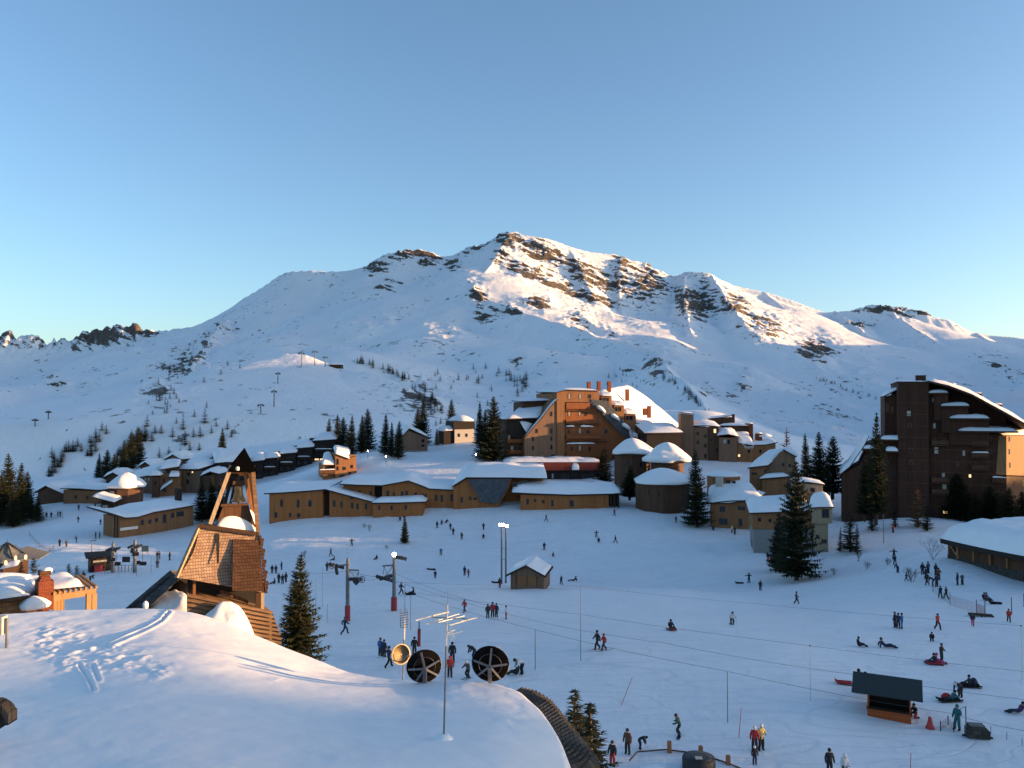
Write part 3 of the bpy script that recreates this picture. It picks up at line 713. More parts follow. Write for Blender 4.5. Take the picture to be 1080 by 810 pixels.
# dormers stepping down the roof
for i, (dx, dy, w_, h_) in enumerate([(640,421,9,8),(653,431,9,8),(665,440,9.5,8),(679,450,11,8)]):
    Y = 257.0+i*1.6; q = toL(P(dx, dy+h_*.45, Y)); k = Y/F*1.25; w, h = w_*k, h_*k
    mb = MB(); mb.box(q[0]-w/2, q[0]+w/2, q[1], q[1]+7, q[2]-2.5, q[2]+h*.72)
    d_ = mb.build('dormer', M['wood_tan'], blk)
    window(d_, q[0]+w*.05, q[2]+h*.3, w*.28, h*.42, q[1]); window(d_, q[0]-w*.3, q[2]+h*.3, w*.2, h*.42, q[1])
    A = bil((q[0]-w*.62, q[1]-.7, q[2]+h*.74), (q[0]+w*.75, q[1]-.7, q[2]+h*.66), (q[0]+w*.75, q[1]+7, q[2]+h*.95), (q[0]-w*.62, q[1]+7, q[2]+h*1.05), 12, 12)
    MB().sheet(A, 1.05, p=4, seed=20+i, lump=.25).build('snow', M['snow'], d_)
for px_, py_, Y in ((634,431.5,256.0),(649,440,257.2),(660.5,450,258),(671.5,460,259.5)):    # snow caught on the slate
    q = toL(P(px_, py_, Y-.8)); MB().dome(q, 1.5, .9, .9, n=16, k=5, seed=int(px_), skirt=.5, slope=(-.6, 0)).build('snow', M['snow'], blk)
for px_, py0, py1, Y in ((621,410,403,262),(631.5,409,402.5,264),(642.5,409,402.5,266),(661.5,418,411,270),(684.5,436,428.5,268),(680,433,431,262)):
    q = toL(P(px_, py0, Y)); q1 = toL(P(px_, py1, Y)); chimney(blk, q[0], q[1], q[2]-1.5, q1[2], 1.05, snow=False)
windows(blk, f, [(581.5,436.5,2,4.5),(581.5,454.5,2,4.5),(581.5,462.5,2,4),(581.5,471.5,2,4.5),(566,454.5,2,4),(562,463,2,4),(562,472.5,2,4),(583,481,3,3),(572,482,3,3,'curtain')])
windows(blk, f, [(600.5,418,1.8,5,'curtain'),(612,418,1.8,5,'curtain'),(622,418,2.6,4)], -.25)
windows(blk, f, [(600.5,436,2,5,'curtain'),(611.5,436,2,4,'curtain'),(618,436.5,1.6,4),(600,455,2,3.5),(611.5,454.5,2,5,'curtain'),(620,455,3,3.5),(639,455,3.6,4),(611.5,472.5,2,5,'curtain'),(603,473,2,4),(622,473.5,2,4),(597.5,463.5,1.5,4)], .45)
windows(blk, f, [(537,461,2,4,'curtain'),(543,461,2,4),(540,473,2.4,5,'curtain'),(548,473,2,5),(545,481,4,3),(537,482,3,2.6)], 3.0)
windows(blk, f, [(556,432.5,2,4),(563,432.5,2,4),(571,432,2,4),(579,431.5,2,4)], 9)
for py, a, b in ((440.5,596.6,622),(450.5,596.6,633.5),(460.5,597,634),(468.5,597,640),(479.5,597,640)):
    x0, z = f(a, py, -.2); x1, _ = f(b, py, -.2)
for a, b, py in ((596.8,621.5,445.5),(596.8,633.8,462),(596.8,640,481)):
    x0, z = f(a, py); x1, _ = f(b, py); balcony(blk, x0, x1, z-.2, 1.0, 1.0, .45, 'wood_orange', snow=False)
    MB().box(x0, x1, -.55, .44, z+3.55 if py < 450 else z+4.3, z+3.75 if py < 450 else z+4.5).build('canopy', M['wood_dark'], blk)
for a, b, py in ((597,606,450.0),(612,626,450.2),(597,628,468.2)):
    x0, z = f(a, py, -.4); x1, _ = f(b, py, -.4)
    MB().sheet(bil((x0,-.62,z),(x1,-.62,z),(x1,.3,z),(x0,.3,z),14,5), .5, p=4, seed=int(a), lump=.3).build('snow', M['snow'], blk)
for a, b, py in ((534,553,466.5),(534,553,478)):
    x0, z = f(a, py, 3); x1, _ = f(b, py, 3); balcony(blk, x0, x1, z, 1.1, 1.0, 3.0, 'wood_orange', snow=False)
x0, z0 = f(596.8, 431.5); x1, z1 = f(622, 424.8); MB().box(x0, x1, -.3, .44, z0, z1).build('parapet', M['wood_orange'], blk)

# low red-fronted hall at its foot
f = Fac(533, 238, 634, 240, 507)
t = f.thing('red_hall', 'low hall with dark red fascia and glass front at the foot of the apartment block', 'building')
x1 = f.w
MB().box(.6, x1-.4, .8, 12, -2, f(540,486.5,.8)[1]).build('wall', M['wood_black'], t)
for a, b in ((0, f(603,490)[0]), (f(603,490)[0]+.02, f(611,490)[0]), (f(611,490)[0]+.02, x1)):
    z0, z1 = f(540,496.5)[1], f(540,487.5)[1]
    MB().box(a, b, -.2 if b-a > 4 else .05, .75, z0, z1).build('fascia', M['wood_red'], t)
for i in range(11):
    x = 1.0+i*(x1-1.6)/10; MB().box(x-.09, x+.09, .55, .79, -2, f(540,496.5)[1]-.01).build('mullion', M['dark_metal'], t)
windows(t, f, [(583,502,2,5,'curtain'),(560,503,9,5),(596,503,7,5),(620,503,9,5)], .8)
A = bil((-.4,-.5,f(534,487.3)[1]),(x1+.4,-.5,f(634,487.3)[1]),(x1+.4,12.5,f(634,487.3)[1]),(-.4,12.5,f(534,487.3)[1]),30,10)
MB().sheet(A, 1.0, p=8, seed=4, lump=.3).build('snow', M['snow'], t)
x0, z = f(603.2,487.6,-.3); xb, _ = f(611,487.6,-.3)
MB().sheet(bil((x0,-.55,f(605,495.5)[1]),(xb,-.55,f(605,495.5)[1]),(xb,.6,z),(x0,.6,z),8,8), .9, p=4, seed=4, lump=.1).build('snow', M['snow'], t)

# ================================================================== houses right of the middle
round_house('chalet', 'dark timber chalet with a thick mushroom of snow, right beside the apartment block', 670, 501, 214, 19.5, 480, 463, 'wood_brown', [(660,489,4,5),(676,490,3,5)], seed=1)
round_house('chalet', 'chalet with a pointed cap of snow, between mushroom chalet and tall spruce', 707, 502, 207, 17.5, 488, 467.5, 'wood_brown', [(700,495,2.5,3)], seed=2, over=1.25)
round_house('chalet', 'wide dark brown round chalet under a flat snow dome at the top of the bank', 704, 540, 186, 29, 511.5, 496, 'wood_brown', [(684,520,2,4),(695,522,2,4)], seed=3, over=1.04)
f = Fac(682, 245, 719, 246, 474)
simple_house('chalet', 'windowless dark chalet with a straight lean-to snow roof below the sunlit roof', f, [(682,474),(682,458),(719,457.5),(719,474)], [(681,457.5),(719,457)], 11, 'wood_black', .8, 4, rise=2.4)
f = Fac(749, 176, 797, 172, 556)
t = simple_house('chalet', 'tan chalet with a great sloping snow roof and a small round upper storey', f, [(749,556),(749,531),(770,531.5),(797,526),(797,555)], [(746,531),(770,531.5),(799,526)], 9, 'wood_tan', 1.0, 7, wins=[(762,537,5,5),(782,536,7,3.5),(763,550,8,6),(781,551,3,7)], sink=2)
A = bil((f(746,530.5)[0],-.5,f(746,530.5)[1]), (f(809,531)[0],-.5,f(806,529)[1]), (f(772,508,9)[0]+4,9.5,f(778,511,9)[1]), (f(748,508,9)[0],9.5,f(748,509,9)[1]), 18, 18)
A[..., 2] += np.sin(np.linspace(0,1,18)*math.pi)[:, None]*.5
roof(t, A, 1.1, .25, seed=8, lump=.2)
c = f(763, 512, 9); MB().prism([(c[0]+3.7*math.cos(i*.5236), 9+3.7*math.sin(i*.5236)) for i in range(12)], c[1]-3, f(763,501.5,9)[1]).build('upper_storey', M['wood_tan'], t)
MB().dome((c[0], 9, f(763,501.3,9)[1]), 4.1, 4.1, 1.05, n=28, k=7, seed=6).build('snow', M['snow'], t)
x, z = f(759, 513, 5); MB().box(x-.75, x+.75, 4.2, 5.8, z, f(759,502.5,5)[1]).build('chimney', M['plaster'], t)
windows(t, f, [(768,508,4,3),(774,509,3,3)], 5.6)

# grey cluster behind
f = Fac(718, 250, 795, 247, 488)
t = f.thing('terraced_block', 'grey and brown flats with stacked snow roofs and orange chimneys right of the apartment block', 'building')
def tb(out, y0, D, mat, name='wall'):
    ol = f.pts(out, y0); zb = min(z for x, z in ol); ol = [(x, z-(2.5 if z < zb+1.2 else 0)) for x, z in ol]
    MB().extr(ol, y0, y0+D).build(name, M[mat], t)
def tr(line, y0, y1, th, seed, rise=0, p=5, lump=.2):
    rl = f.pts(line, y0); roof(t, sweep([(x, z+.25) for x, z in rl], y0-.4, y1, rise=rise), th, .25, seed=seed, p=p, lump=lump)
tb([(718,492),(718,436),(731.5,437.5),(731.5,492)], 0, 12, 'wood_grey'); tr([(718,435.5),(732,437)], 0, 12, .35, 1)
tb([(731.8,490),(731.8,450.5),(747,450.5),(747,488)], .4, 12, 'wood_grey'); tb([(747.3,489),(747.3,451.5),(758,451.5),(758,489)], .1, 12, 'wood_brown')
tr([(731,449.7),(745,449.2),(760,450.6)], .1, 14, .9, 2, .8)
tb([(758.3,490.5),(758.3,461.8),(777.5,462),(777.5,491)], -.9, 13, 'wood_grey')
tr([(756.5,460),(768,458.6),(779,461)], -.9, 12, 1.3, 3, 1.0)
tb([(761,458),(761,450),(790,450),(790,458)], 7, 9, 'wood_black'); tr([(760,449.5),(792,449.5)], 7, 16, .6, 6)
tb([(777.8,491),(777.8,466),(788,471.5),(795,470.5),(818,467),(818,482),(797,492)], -.4, 12, 'wood_tan')
tr([(794,470),(808,469.5),(820,467)], -.4, 12, 1.0, 4, .3)
A = bil((f(776,459)[0],10,f(778,456,10)[1]), (f(794,456)[0],10,f(795,456,10)[1]), (f(795,469.5)[0],-.9,f(795,469.5)[1]), (f(779,467)[0],-.9,f(779,467)[1]))
roof(t, A, 1.1, .25, seed=9)
for i in range(9):       # icicles under the eave
    x, z = f(784.5+i*1.2, 471.5-abs(i-4)*.2); MB().tube((x,-1.1,z+.25), (x,-1.1,z-.5-.35*((i*7)%5)/4), .09, .01, 6).build('icicle', M['snow_fine'], t)
tb([(750,448),(750,442.5),(773,440),(773,449)], 14, 8, 'wood_dark'); tr([(749,442),(762,440.6),(772,438.6)], 14, 22, .5, 5)
for px_, p0, p1, w, Y in ((773.5,448,437.2,.8,262),(790.5,458,447,1.9,255),(800,469,457.5,1.9,252),(788,449,446.5,1.0,256)):
    q = P(px_, p0, Y)-f.o; q1 = P(px_, p1, Y).z-f.o.z; chimney(t, q.dot(f.u), -q.dot(f.n), q.z-2, q1, w, 'brick' if w > 1.5 else 'shingle_dark', snow=w > 1.5)
q = P(806,460,252)-f.o; MB().dome((q.dot(f.u), -q.dot(f.n), q.z), 2.2, 1.6, .9, seed=3).build('snow', M['snow'], t)
windows(t, f, [(736,457,2,3.5),(736,466.5,2,3.5),(744,470,2,3.5),(744,481,2,4),(744,460,2,3),(721,465,2.4,3,'window_lit')], .4)
windows(t, f, [(754,454.5,2.4,4,'window_lit'),(756,475,1.8,5),(750,464,2,3)], .1)
windows(t, f, [(764.5,465.5,3,4,'curtain'),(768.5,466,2,4)], -.9)
windows(t, f, [(779.5,480.5,2,2.4,'window_lit'),(790,476,2,3),(802,476,2,3)], -.4)

# gabled house in front of it
f = Fac(790, 193, 830, 190, 514)
t = f.thing('gabled_house', 'tan gabled house with slanting snow roof facing left, above the pale balcony house', 'house')
for out, y0, D, mt in (([(790.5,515),(790.5,494),(809,492),(809,515)], 0, 9, 'wood_tan'), ([(809.3,516),(809.3,492),(822,477.5),(828,474.5),(838,482),(838,516)], .5, 9, 'wood_grey')):
    ol = f.pts(out, y0); ol = [(x, z-(3 if z < .6 else 0)) for x, z in ol]; MB().extr(ol, y0, y0+D).build('wall', M[mt], t)
c = [f(788.5,493,-.6), f(810,490.5,-.6), f(830,474.2,4), f(812,474.5,9)]
roof(t, bil((c[0][0],-.6,c[0][1]), (c[1][0],-.6,c[1][1]), (c[2][0],4,c[2][1]), (c[3][0],9,c[3][1])), .7, .35, seed=3)
c = f.pts([(826,474.5),(840,482.5)], 0); roof(t, sweep([(c[0][0],c[0][1]+.25), (c[1][0],c[1][1]+.25)], 0, 9), .7, .3, seed=4)
windows(t, f, [(795.5,499.5,5,2),(807,497,1.6,3),(807,507,1.6,4)], 0); windows(t, f, [(826,490,2.4,3),(833,491,2,3)], .5)
A_ = f.pts([(804,525),(804,506),(830,504),(830,525)], -3); MB().extr([(x, z-(3 if z < -1 else 0)) for x, z in A_], -3.2, .45).build('annex', M['wood_tan'], t)
c = f.pts([(801,505.5),(832,503)], -3.2); roof(t, sweep([(c[0][0],c[0][1]+.2), (c[1][0],c[1][1]+.2)], -3.7, .4), .8, .25, seed=5)

# pale balcony house at the foot of the bank
f = Fac(793, 152, 878, 149, 574)
t = f.thing('balcony_house', 'pale timber house with grey base and snow-capped bay behind the tallest spruce', 'house')
def hb(out, y0, D, mat, name='wall', sink=0):
    ol = f.pts(out, y0); zb = min(z for x, z in ol); ol = [(x, z-(sink if z < zb+.8 else 0)) for x, z in ol]
    return MB().extr(ol, y0, y0+D).build(name, M[mat], t)
hb([(794,558),(794,542.5),(856.5,540),(856.5,558)], 0, 9, 'wood_tan'); hb([(795,572),(795,558.3),(856.5,558.3),(856.5,574)], .12, 9, 'concrete', 'plinth', 2)
c = f.pts([(790,541.5),(820,540.5),(857,539)], 0); roof(t, sweep([(x, z+.2) for x, z in c], -.6, 9.5, rise=1.3), 1.25, .28, seed=5, p=4)
hb([(856.8,553),(856.8,536),(878,535.5),(878,552)], -1.2, 5, 'wood_pale', 'bay'); hb([(858.5,580),(858.5,553.3),(873.5,552.5),(873.5,580)], -.6, 6, 'wood_pale'); hb([(858.2,592),(858.2,580.3),(873.8,580.3),(873.8,592)], -.7, 6, 'concrete', 'plinth', 2)
c = f.pts([(855.5,535.5),(866,535),(879,535)], -1.2); roof(t, sweep([(x, z+.15) for x, z in c], -1.8, 4.4), 2.3, .22, seed=9, p=2.6)
hb([(838,524),(838,509),(868,511.5),(868,524)], 5, 5, 'wood_pale'); c = f.pts([(837,508.5),(852,508.5),(870,511)], 5); roof(t, sweep([(x, z+.1) for x, z in c], 4.5, 10.4), .5, .2, seed=4)
hb([(853,536),(853,520),(858,520),(858,536)], 1.5, 3, 'wood_tan', 'chimney')
windows(t, f, [(870.5,541.5,6,8)], -1.2); windows(t, f, [(869,571,4.5,3),(862,566,2,3)], -.6); windows(t, f, [(801,548,2.4,3.5),(812,549,2,3)], 0); windows(t, f, [(845,516,4,4),(857,517,4,4)], 5)

# ================================================================== the dark hotel on the right
f = Fac(885, 184, 1061, 172, 545)
hot = f.thing('tower_hotel', 'huge dark red-brown stepped apartment tower with sloping snow roof, far right', 'building')
def hw(out, y0, D, mat='wood_hotel', sink=4, name='wall'):
    ol = f.pts(out, y0); zb = min(z for x, z in ol); ol = [(x, z-(sink if z < zb+1.5 else 0)) for x, z in ol]
    return MB().extr(ol, y0, y0+D).build(name, M[mat], hot)
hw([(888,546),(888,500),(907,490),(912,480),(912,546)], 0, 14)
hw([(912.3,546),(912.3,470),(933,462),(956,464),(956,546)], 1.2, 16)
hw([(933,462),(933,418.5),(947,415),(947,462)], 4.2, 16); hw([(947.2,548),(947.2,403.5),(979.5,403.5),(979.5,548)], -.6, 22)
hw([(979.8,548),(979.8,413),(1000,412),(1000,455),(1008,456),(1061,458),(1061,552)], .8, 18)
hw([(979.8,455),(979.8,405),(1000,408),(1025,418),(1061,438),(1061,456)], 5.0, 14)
hw([(985,424),(985,414.5),(1000,414),(1000,424)], -.1, 3); hw([(993,437),(993,428.3),(1021,428.3),(1021,437)], -.4, 6); hw([(1001,450),(1001,441.3),(1043,441.3),(1043,450)], -.2, 6)
for a, b, py, th, dd in ((992,1022,427.8,.75,2.2),(1001,1043,440.8,.8,2.6),(1010,1072,454.0,.75,3.0),(979,1000,414.2,.6,1.6)):
    x0, z = f(a, py); x1, _ = f(b, py); roof(hot, bil((x0,-dd*.6,z),(x1,-dd*.6,z),(x1,5,z+.1),(x0,5,z+.1),24,8), th, .35, seed=int(a), p=4, name='terrace')
for a, b, py, y0 in ((929,956,463.2,.6),(910.5,927,472.6,-.6),(934,947,475.2,-.4)):
    x0, z = f(a, py); x1, _ = f(b, py); roof(hot, bil((x0,y0-1.2,z),(x1,y0-1.2,z),(x1,y0+2,z+.1),(x0,y0+2,z+.1),18,8), .8, .4, seed=int(a), p=4, name='terrace')
c = f.pts([(978,401.5),(1000,406.5),(1025,416),(1060,435),(1090,452)], 0); roof(hot, sweep([(x, z) for x, z in c], -1.2, 20), 1.0, .4, seed=31, lump=.25)
c = f.pts([(946,402.8),(980,402.8)], -.6); roof(hot, sweep([(x, z+.1) for x, z in c], -.7, 20), .3, .25, seed=33)
c = f.pts([(932,418),(948,410)], 4); roof(hot, sweep([(x, z+.1) for x, z in c], 3.5, 18), .7, .3, seed=34)
c = [f(884.5,497,0), f(912,477.5,0), f(915,459,9), f(890,476,9)]
c = [f(886,500), f(896,492), f(911,470), f(916,460)]
roof(hot, sweep([(x, z+.1) for x, z in c], -.9, 13), 1.0, .35, seed=35)
for px_, p0, p1, w in ((971,404,396.5,2.0),(1004,410,406,1.5),(1030,420,415.5,1.8),(1050,430,427,2.2)):
    x, z = f(px_, p0, 8); chimney(hot, x, 8, z-1.5, f(px_, p1, 8)[1], w, 'wood_hotel', snow=px_ > 980)
windows(hot, f, [(984.5,422,2,4,'curtain'),(994.5,436,4.5,5,'curtain'),(985.5,449,2,5,'curtain'),(995.5,449,4,5,'curtain'),(1002.5,449,2.4,5,'curtain'),(1020.5,463,3,6,'curtain'),(987.5,475,3.4,6.5,'curtain'),(1016.5,478,2,5,'curtain'),(995,501,2.4,4,'curtain'),(996,513.5,3.6,4.5,'curtain'),(1023,502,2,3,'window_lit'),(997,540,3.8,3,'window_lit'),
  (1043.5,462,3,4),(1044,476,3,4),(1044,489,3,4),(1058,463,2,5),(1058,476.5,2,5),(1058,490,2,5),(1030,490,3,3)], .8)
windows(hot, f, [(958.5,436,3.4,5,'curtain'),(959.5,448.5,3,4),(960.5,475,3,4),(961,488,3,3.4),(962,501,3,3)], -.6)
windows(hot, f, [(936,430,2,8),(941,432,2,6)], 4.2)
fb = MB()
for i, py in enumerate((425,437,449,461,473,485,497,509,521,533)):
    x0, z = f(947.4, py, -.6); x1, _ = f(979.3, py, -.6); fb.box(x0+.02, x1-.02, -.66, -.603, z-.09, z+.09)
for py in (462,474,486,498,510,522,534):
    x0, z = f(980.2, py, .8); x1, _ = f(1060.5, py, .8); fb.box(x0, x1, .74, .797, z-.09, z+.09)
for py in (470,482,494,506,518,530): x0, z = f(913, py, 1.2); x1, _ = f(946.5, py, 1.2); fb.box(x0, x1, 1.14, 1.197, z-.09, z+.09)
fb.build('floor_bands', M['wood_brown'], hot)
for a, b, py in ((982,1000,469),(1024,1042,469.5),(1024,1042,482),(1024,1042,495),(982,1000,508),(982,1000,520),(1046,1060,508),(1046,1060,521)):
    x0, z = f(a, py, .8); x1, _ = f(b, py, .8); balcony(hot, x0, x1, z, 1.1, 1.0, .735, 'wood_brown', snow=(a+int(py)) % 3 == 0)
windows(hot, f, [(985,465,2,4),(997,465,2,4),(1028,466,2.4,4),(1037,466,2.4,4),(1028,479,2.4,4),(1037,479,2.4,4),(985,505,2,4),(992,517,2.4,4),(1050,505,2.4,4),(1056,518,2.4,4),(1010,490,2,4),(1012,505,2,4),(1014,520,2.4,4)], .8)
windows(hot, f, [(918,500,3,4),(926,500,3,4),(918,512,3,4),(926,512,3,4),(935,488,3,4),(942,500,3,4)], 1.2)
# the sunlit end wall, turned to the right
x0 = f.w; zb = f(1061,501)[1]; zt = f(1061,461)[1]
e = Fac(1061.4, 171.7, 1135, 196, 501)
end = e.thing('end_wall', None, None); end.parent = hot; q = hot.rotation_euler.z
end.location = toL(e.o) if False else ((e.o-f.o).dot(f.u), -(e.o-f.o).dot(f.n), e.o.z-f.o.z); end.rotation_euler = (0, 0, e.rz-f.rz)
bpy.data.objects.remove(end)
mb = MB(); L = lambda p: ((p-f.o).dot(f.u), -(p-f.o).dot(f.n), p.z-f.o.z)
def epl(px, py): x, z = e(px, py); return L(e.o + e.u*x + Vector((0, 0, z)))
out = [epl(1061.4,501), epl(1061.4,459.5), epl(1135,459.5), epl(1135,504)]
bk = [tuple(np.array(p)-np.array(L(f.o+e.n*5))+np.array(L(f.o))) for p in out]
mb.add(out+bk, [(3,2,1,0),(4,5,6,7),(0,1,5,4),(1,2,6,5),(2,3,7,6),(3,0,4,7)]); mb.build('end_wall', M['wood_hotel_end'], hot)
out = [epl(1068,560), epl(1068,501.3), epl(1135,504.3), epl(1135,560)]
sh = np.array(L(f.o-e.n*1.2))-np.array(L(f.o)); out = [tuple(np.array(p)+sh) for p in out]; bk = [tuple(np.array(p)-np.array(L(f.o+e.n*5))+np.array(L(f.o))) for p in out]
mb = MB(); mb.add(out+bk, [(3,2,1,0),(4,5,6,7),(0,1,5,4),(1,2,6,5),(2,3,7,6),(3,0,4,7)]); mb.build('end_wall', M['wood_brown'], hot)
for px_, py_ in ((1064.5,463),(1064.5,476.5),(1065,490.5),(1079,510)):
    p = epl(px_, py_); window(hot, p[0], p[2], .5, 1.1, p[1], 'glass', rot=e.rz-f.rz)
c = epl(1061,458.5), epl(1136,458.5)
A = bil((c[0][0]-.6,c[0][1]-.6,c[0][2]), (c[1][0],c[1][1]-.8,c[1][2]), (c[1][0]-4,c[1][1]+5,c[1][2]+2), (c[0][0]-4,c[0][1]+5,c[0][2]+2)); roof(hot, A, .9, .3, seed=40)

# low curved timber building at the right edge
f = Fac(1000, 121, 1125, 104, 588)
t = f.thing('timber_hall', 'low curved timber hall with a thick smooth snow roof at the right edge', 'building')
nseg = 10; fp = []
for i in range(nseg+1):
    u = i/nseg; fp.append((f.w*1.25*u, 1.6*math.sin(u*math.pi)*-1+u*0))
zt = f(1000,568.5)[1]; zr = zt
w = MB(); w.prism(fp+[(f.w*1.25, 12), (0, 12)], -3.2, zt); w.build('wall', M['wood_brown'], t)
w = MB(); w.prism([(a-.06, b-.08) for a, b in fp]+[(f.w*1.25+.05, 12.1), (-.06, 12.1)], -3.4, .55); w.build('plinth', M['shingle_grey'], t)
for a, b in ((1003,1012),(1019,1011.5)):
    x, z = f(a, 569); x2, z2 = f(b, 585); MB().beam((x,-.75,z), (x2,-.65,z2), .18, .18).build('brace', M['wood_beam'], t)
for i in range(6):
    x = .7+i*2.6; MB().box(x-.12, x+.12, -1.9 if 0 < i < 5 else -.7, -1.7 if 0 < i < 5 else -.5, .56, zt-.02).build('post', M['wood_tan'], t)
c = [f(996.5,567,-1.2), f(1140,566,-1.2)]
A = bil((c[0][0]-.2,-1.9,zt+.25), (f.w*1.3,-2.4,zt+.2), (f.w*1.3,13,zt+.7), (.3,12.6,zt+.7), 40, 30)
U_ = np.linspace(0,1,40)[:, None]; A[..., 1] -= np.sin(U_*math.pi)*1.2*(1-np.linspace(0,1,30)[None])
roof(t, A, 2.9, .7, 'wood_black', seed=44, p=7, lump=.10)
# ================================================================== left side of the village
f = Fac(126, 193, 204, 207, 563)
t = f.thing('lift_lodge', 'long low brown building with a wide sweeping snow roof, left of the bell tower', 'building')
ol = f.pts([(126,560),(126,545.5),(143,546),(160,541),(204,533.5),(204,548),(158,566),(136,566)]); ol = [(x, z-(3.5 if i > 4 or i == 0 else 0)) for i, (x, z) in enumerate(ol)]
MB().extr(ol, 0, 9).build('wall', M['wood_tan'], t)
c = f.pts([(117,541.5),(130,545.8),(143,545.2),(160,540),(206,532.2)]); roof(t, sweep([(x, z+.1) for x, z in c], -1.0, 14, rise=.5), .7, .35, seed=3)
for a, b in ((121,560),(124,562)):
    x, z = f(a, b, 1); MB().box(x-.15, x+.15, .9, 1.2, z-2, f(a,544)[1]).build('post', M['wood_dark'], t)
windows(t, f, [(150,551,3,5),(158,550,3,4),(165,548.5,3,4),(173.5,547,3,9),(182,543.5,3,5),(190,542,8,5)])
x, z = f(136,557.3); MB().box(x-2.1, x+2.1, -.12, -.004, z-.3, z+.35).build('sign', M['white_metal'], t)     # pale board, its words too small to read in the photo
f2 = f(188, 526, 8); chimney(t, f2[0], 8, f2[1]-2, f(187.5,515,8)[1], 1.3, 'wood_black', snow=False)
round_house('chalet', 'round brown chalet under a wide cone of snow, left of the long sweeping roof', 126, 533, 240, 16, 515.3, 499.5, 'wood_brown', [(116,520.5,10,4,'curtain')], seed=5, over=1.15, p=1.5)
f = Fac(99, 236, 121, 236, 537)
t = f.thing('porch_kiosk', 'small open kiosk with flat snow roof in front of the round brown chalet', 'kiosk')
A = bil((f(98,526)[0],-.5,f(98,523.5)[1]), (f(121.5,530)[0],-.5,f(121.5,529.5)[1]), (f(121.5,530)[0],5,f(121,528)[1]+.3), (f(98,526)[0],5,f(98,522)[1]+.3)); roof(t, A, .8, .25, seed=2)
for a in (100, 107, 114, 120):
    x, z = f(a, 537); MB().box(x-.15, x+.15, 0, .3, -1.5, f(a, 530)[1]-.35).build('post', M['wood_dark'], t)
MB().box(.4, f.w*.9, 3.5, 4.4, -1.5, 2.2).build('back_wall', M['wood_dark'], t); MB().box(.5, f.w*.55, 1.0, 1.8, -1.0, 1.0).build('counter', M['plaster'], t)
simple_house('chalet', 'small tan chalet with a long gently sloping snow roof, left of the round chalet', Fac(67, 252, 104, 246, 532), [(67,533),(67,516.5),(104,518),(104,530)], [(66,515.5),(85,516),(105,517.5)], 10, 'wood_tan', 1.0, 11, wins=[(80,524,2,3),(92,525,3,3)])
simple_house('chalet', 'low brown gabled chalet under lumpy snow near the left trees', Fac(40, 258, 67, 256, 534), [(40,535),(40,519),(50,514),(67,521),(67,535)], [(38,519.5),(49,513),(68,521.5)], 11, 'wood_brown', 1.1, 12, wins=[(48,524,3,3),(58,526,3,4)])
simple_house('chalet', 'grey chalet with white windows behind the round chalet', Fac(142, 268, 160, 266, 520), [(142,520),(142,505.5),(160,503),(160,520)], [(136,505),(150,503.5),(161,501.5)], 12, 'wood_grey', 1.6, 13, rise=2.6, wins=[(150,505.5,2,3,'curtain'),(153.5,505.5,2,3,'curtain'),(157,505.5,2,3,'curtain'),(146,513,4,4)])
f = Fac(160, 260, 188, 262, 524)
t = simple_house('chalet', 'tall brown chalet with a snowy outside stair, in the left village row', f, [(160,525),(160,503),(168,503),(168,525)], [(158.5,502.5),(169,502)], 10, 'wood_brown', 1.4, 14, wins=[(164,509,2,4)])
for out, y0, mt in (([(168.3,524),(168.3,501),(190,497),(190,524)], 1.5, 'wood_tan'), ([(176,500),(176,491),(188,491),(188,500)], 3, 'wood_brown')):
    ol = f.pts(out, y0); MB().extr([(x, z-(3 if z < 1 else 0)) for x, z in ol], y0, y0+9).build('wall', M[mt], t)
A = bil((f(169,517)[0],-.6,f(169,517)[1]), (f(182,508)[0],-.6,f(182,508)[1]), (f(182,508)[0],1.4,f(182,506.5)[1]), (f(169,517)[0],1.4,f(169,514.5)[1])); roof(t, A, .6, .3, seed=3, name='stair')
A = bil((f(167,495)[0],1,f(167,495.5)[1]), (f(188.5,492)[0],1,f(188.5,492)[1]), (f(186,489)[0],11,f(186,488)[1]), (f(170,489)[0],11,f(170,489)[1])); roof(t, A, 1.1, .3, seed=15)
A = bil((f(178,503)[0],-.4,f(178,502.5)[1]), (f(189,503)[0],-.4,f(189,502.5)[1]), (f(189,498)[0],3,f(189,499)[1]), (f(178,498)[0],3,f(178,499)[1])); roof(t, A, .9, .3, seed=16)
windows(t, f, [(173,507,2,4),(174,517,3,4)], 1.5)
simple_house('chalet', 'pale grey chalet with one lit corner lamp, fourth in the left village row', Fac(189, 268, 211, 266, 516), [(189,516),(189,496),(211,497),(211,516)], [(187.5,495.5),(209,495.5)], 11, 'wood_grey', 1.5, 17, rise=1.5, wins=[(199,500,3,3),(203,498,1.6,1.6,'window_lit'),(198,508,2.5,4)])
simple_house('chalet', 'dark chalet under a broad tilted sheet of snow, highest in the left village row', Fac(200, 282, 216, 280, 500), [(200,500),(200,488),(216,487),(216,500)], [(198,488.5),(215,487)], 12, 'wood_brown', 1.4, 18, rise=3.4, wins=[(207,493,2,3)])
simple_house('chalet', 'low dark chalet with small snow roof, just left of the bell tower', Fac(214, 262, 229, 262, 508), [(214,510),(214,502),(229,500),(229,510)], [(213,502),(222,498),(230,500)], 9, 'wood_dark', 1.3, 19)
simple_house('chalet', 'dark chalet with a broad rounded snow roof behind the bell tower cap', Fac(229, 272, 262, 276, 503), [(229,503),(229,489.5),(262,489.5),(262,503)], [(228,489),(238,488),(263,488)], 12, 'wood_black', 2.2, 20, rise=2.5)
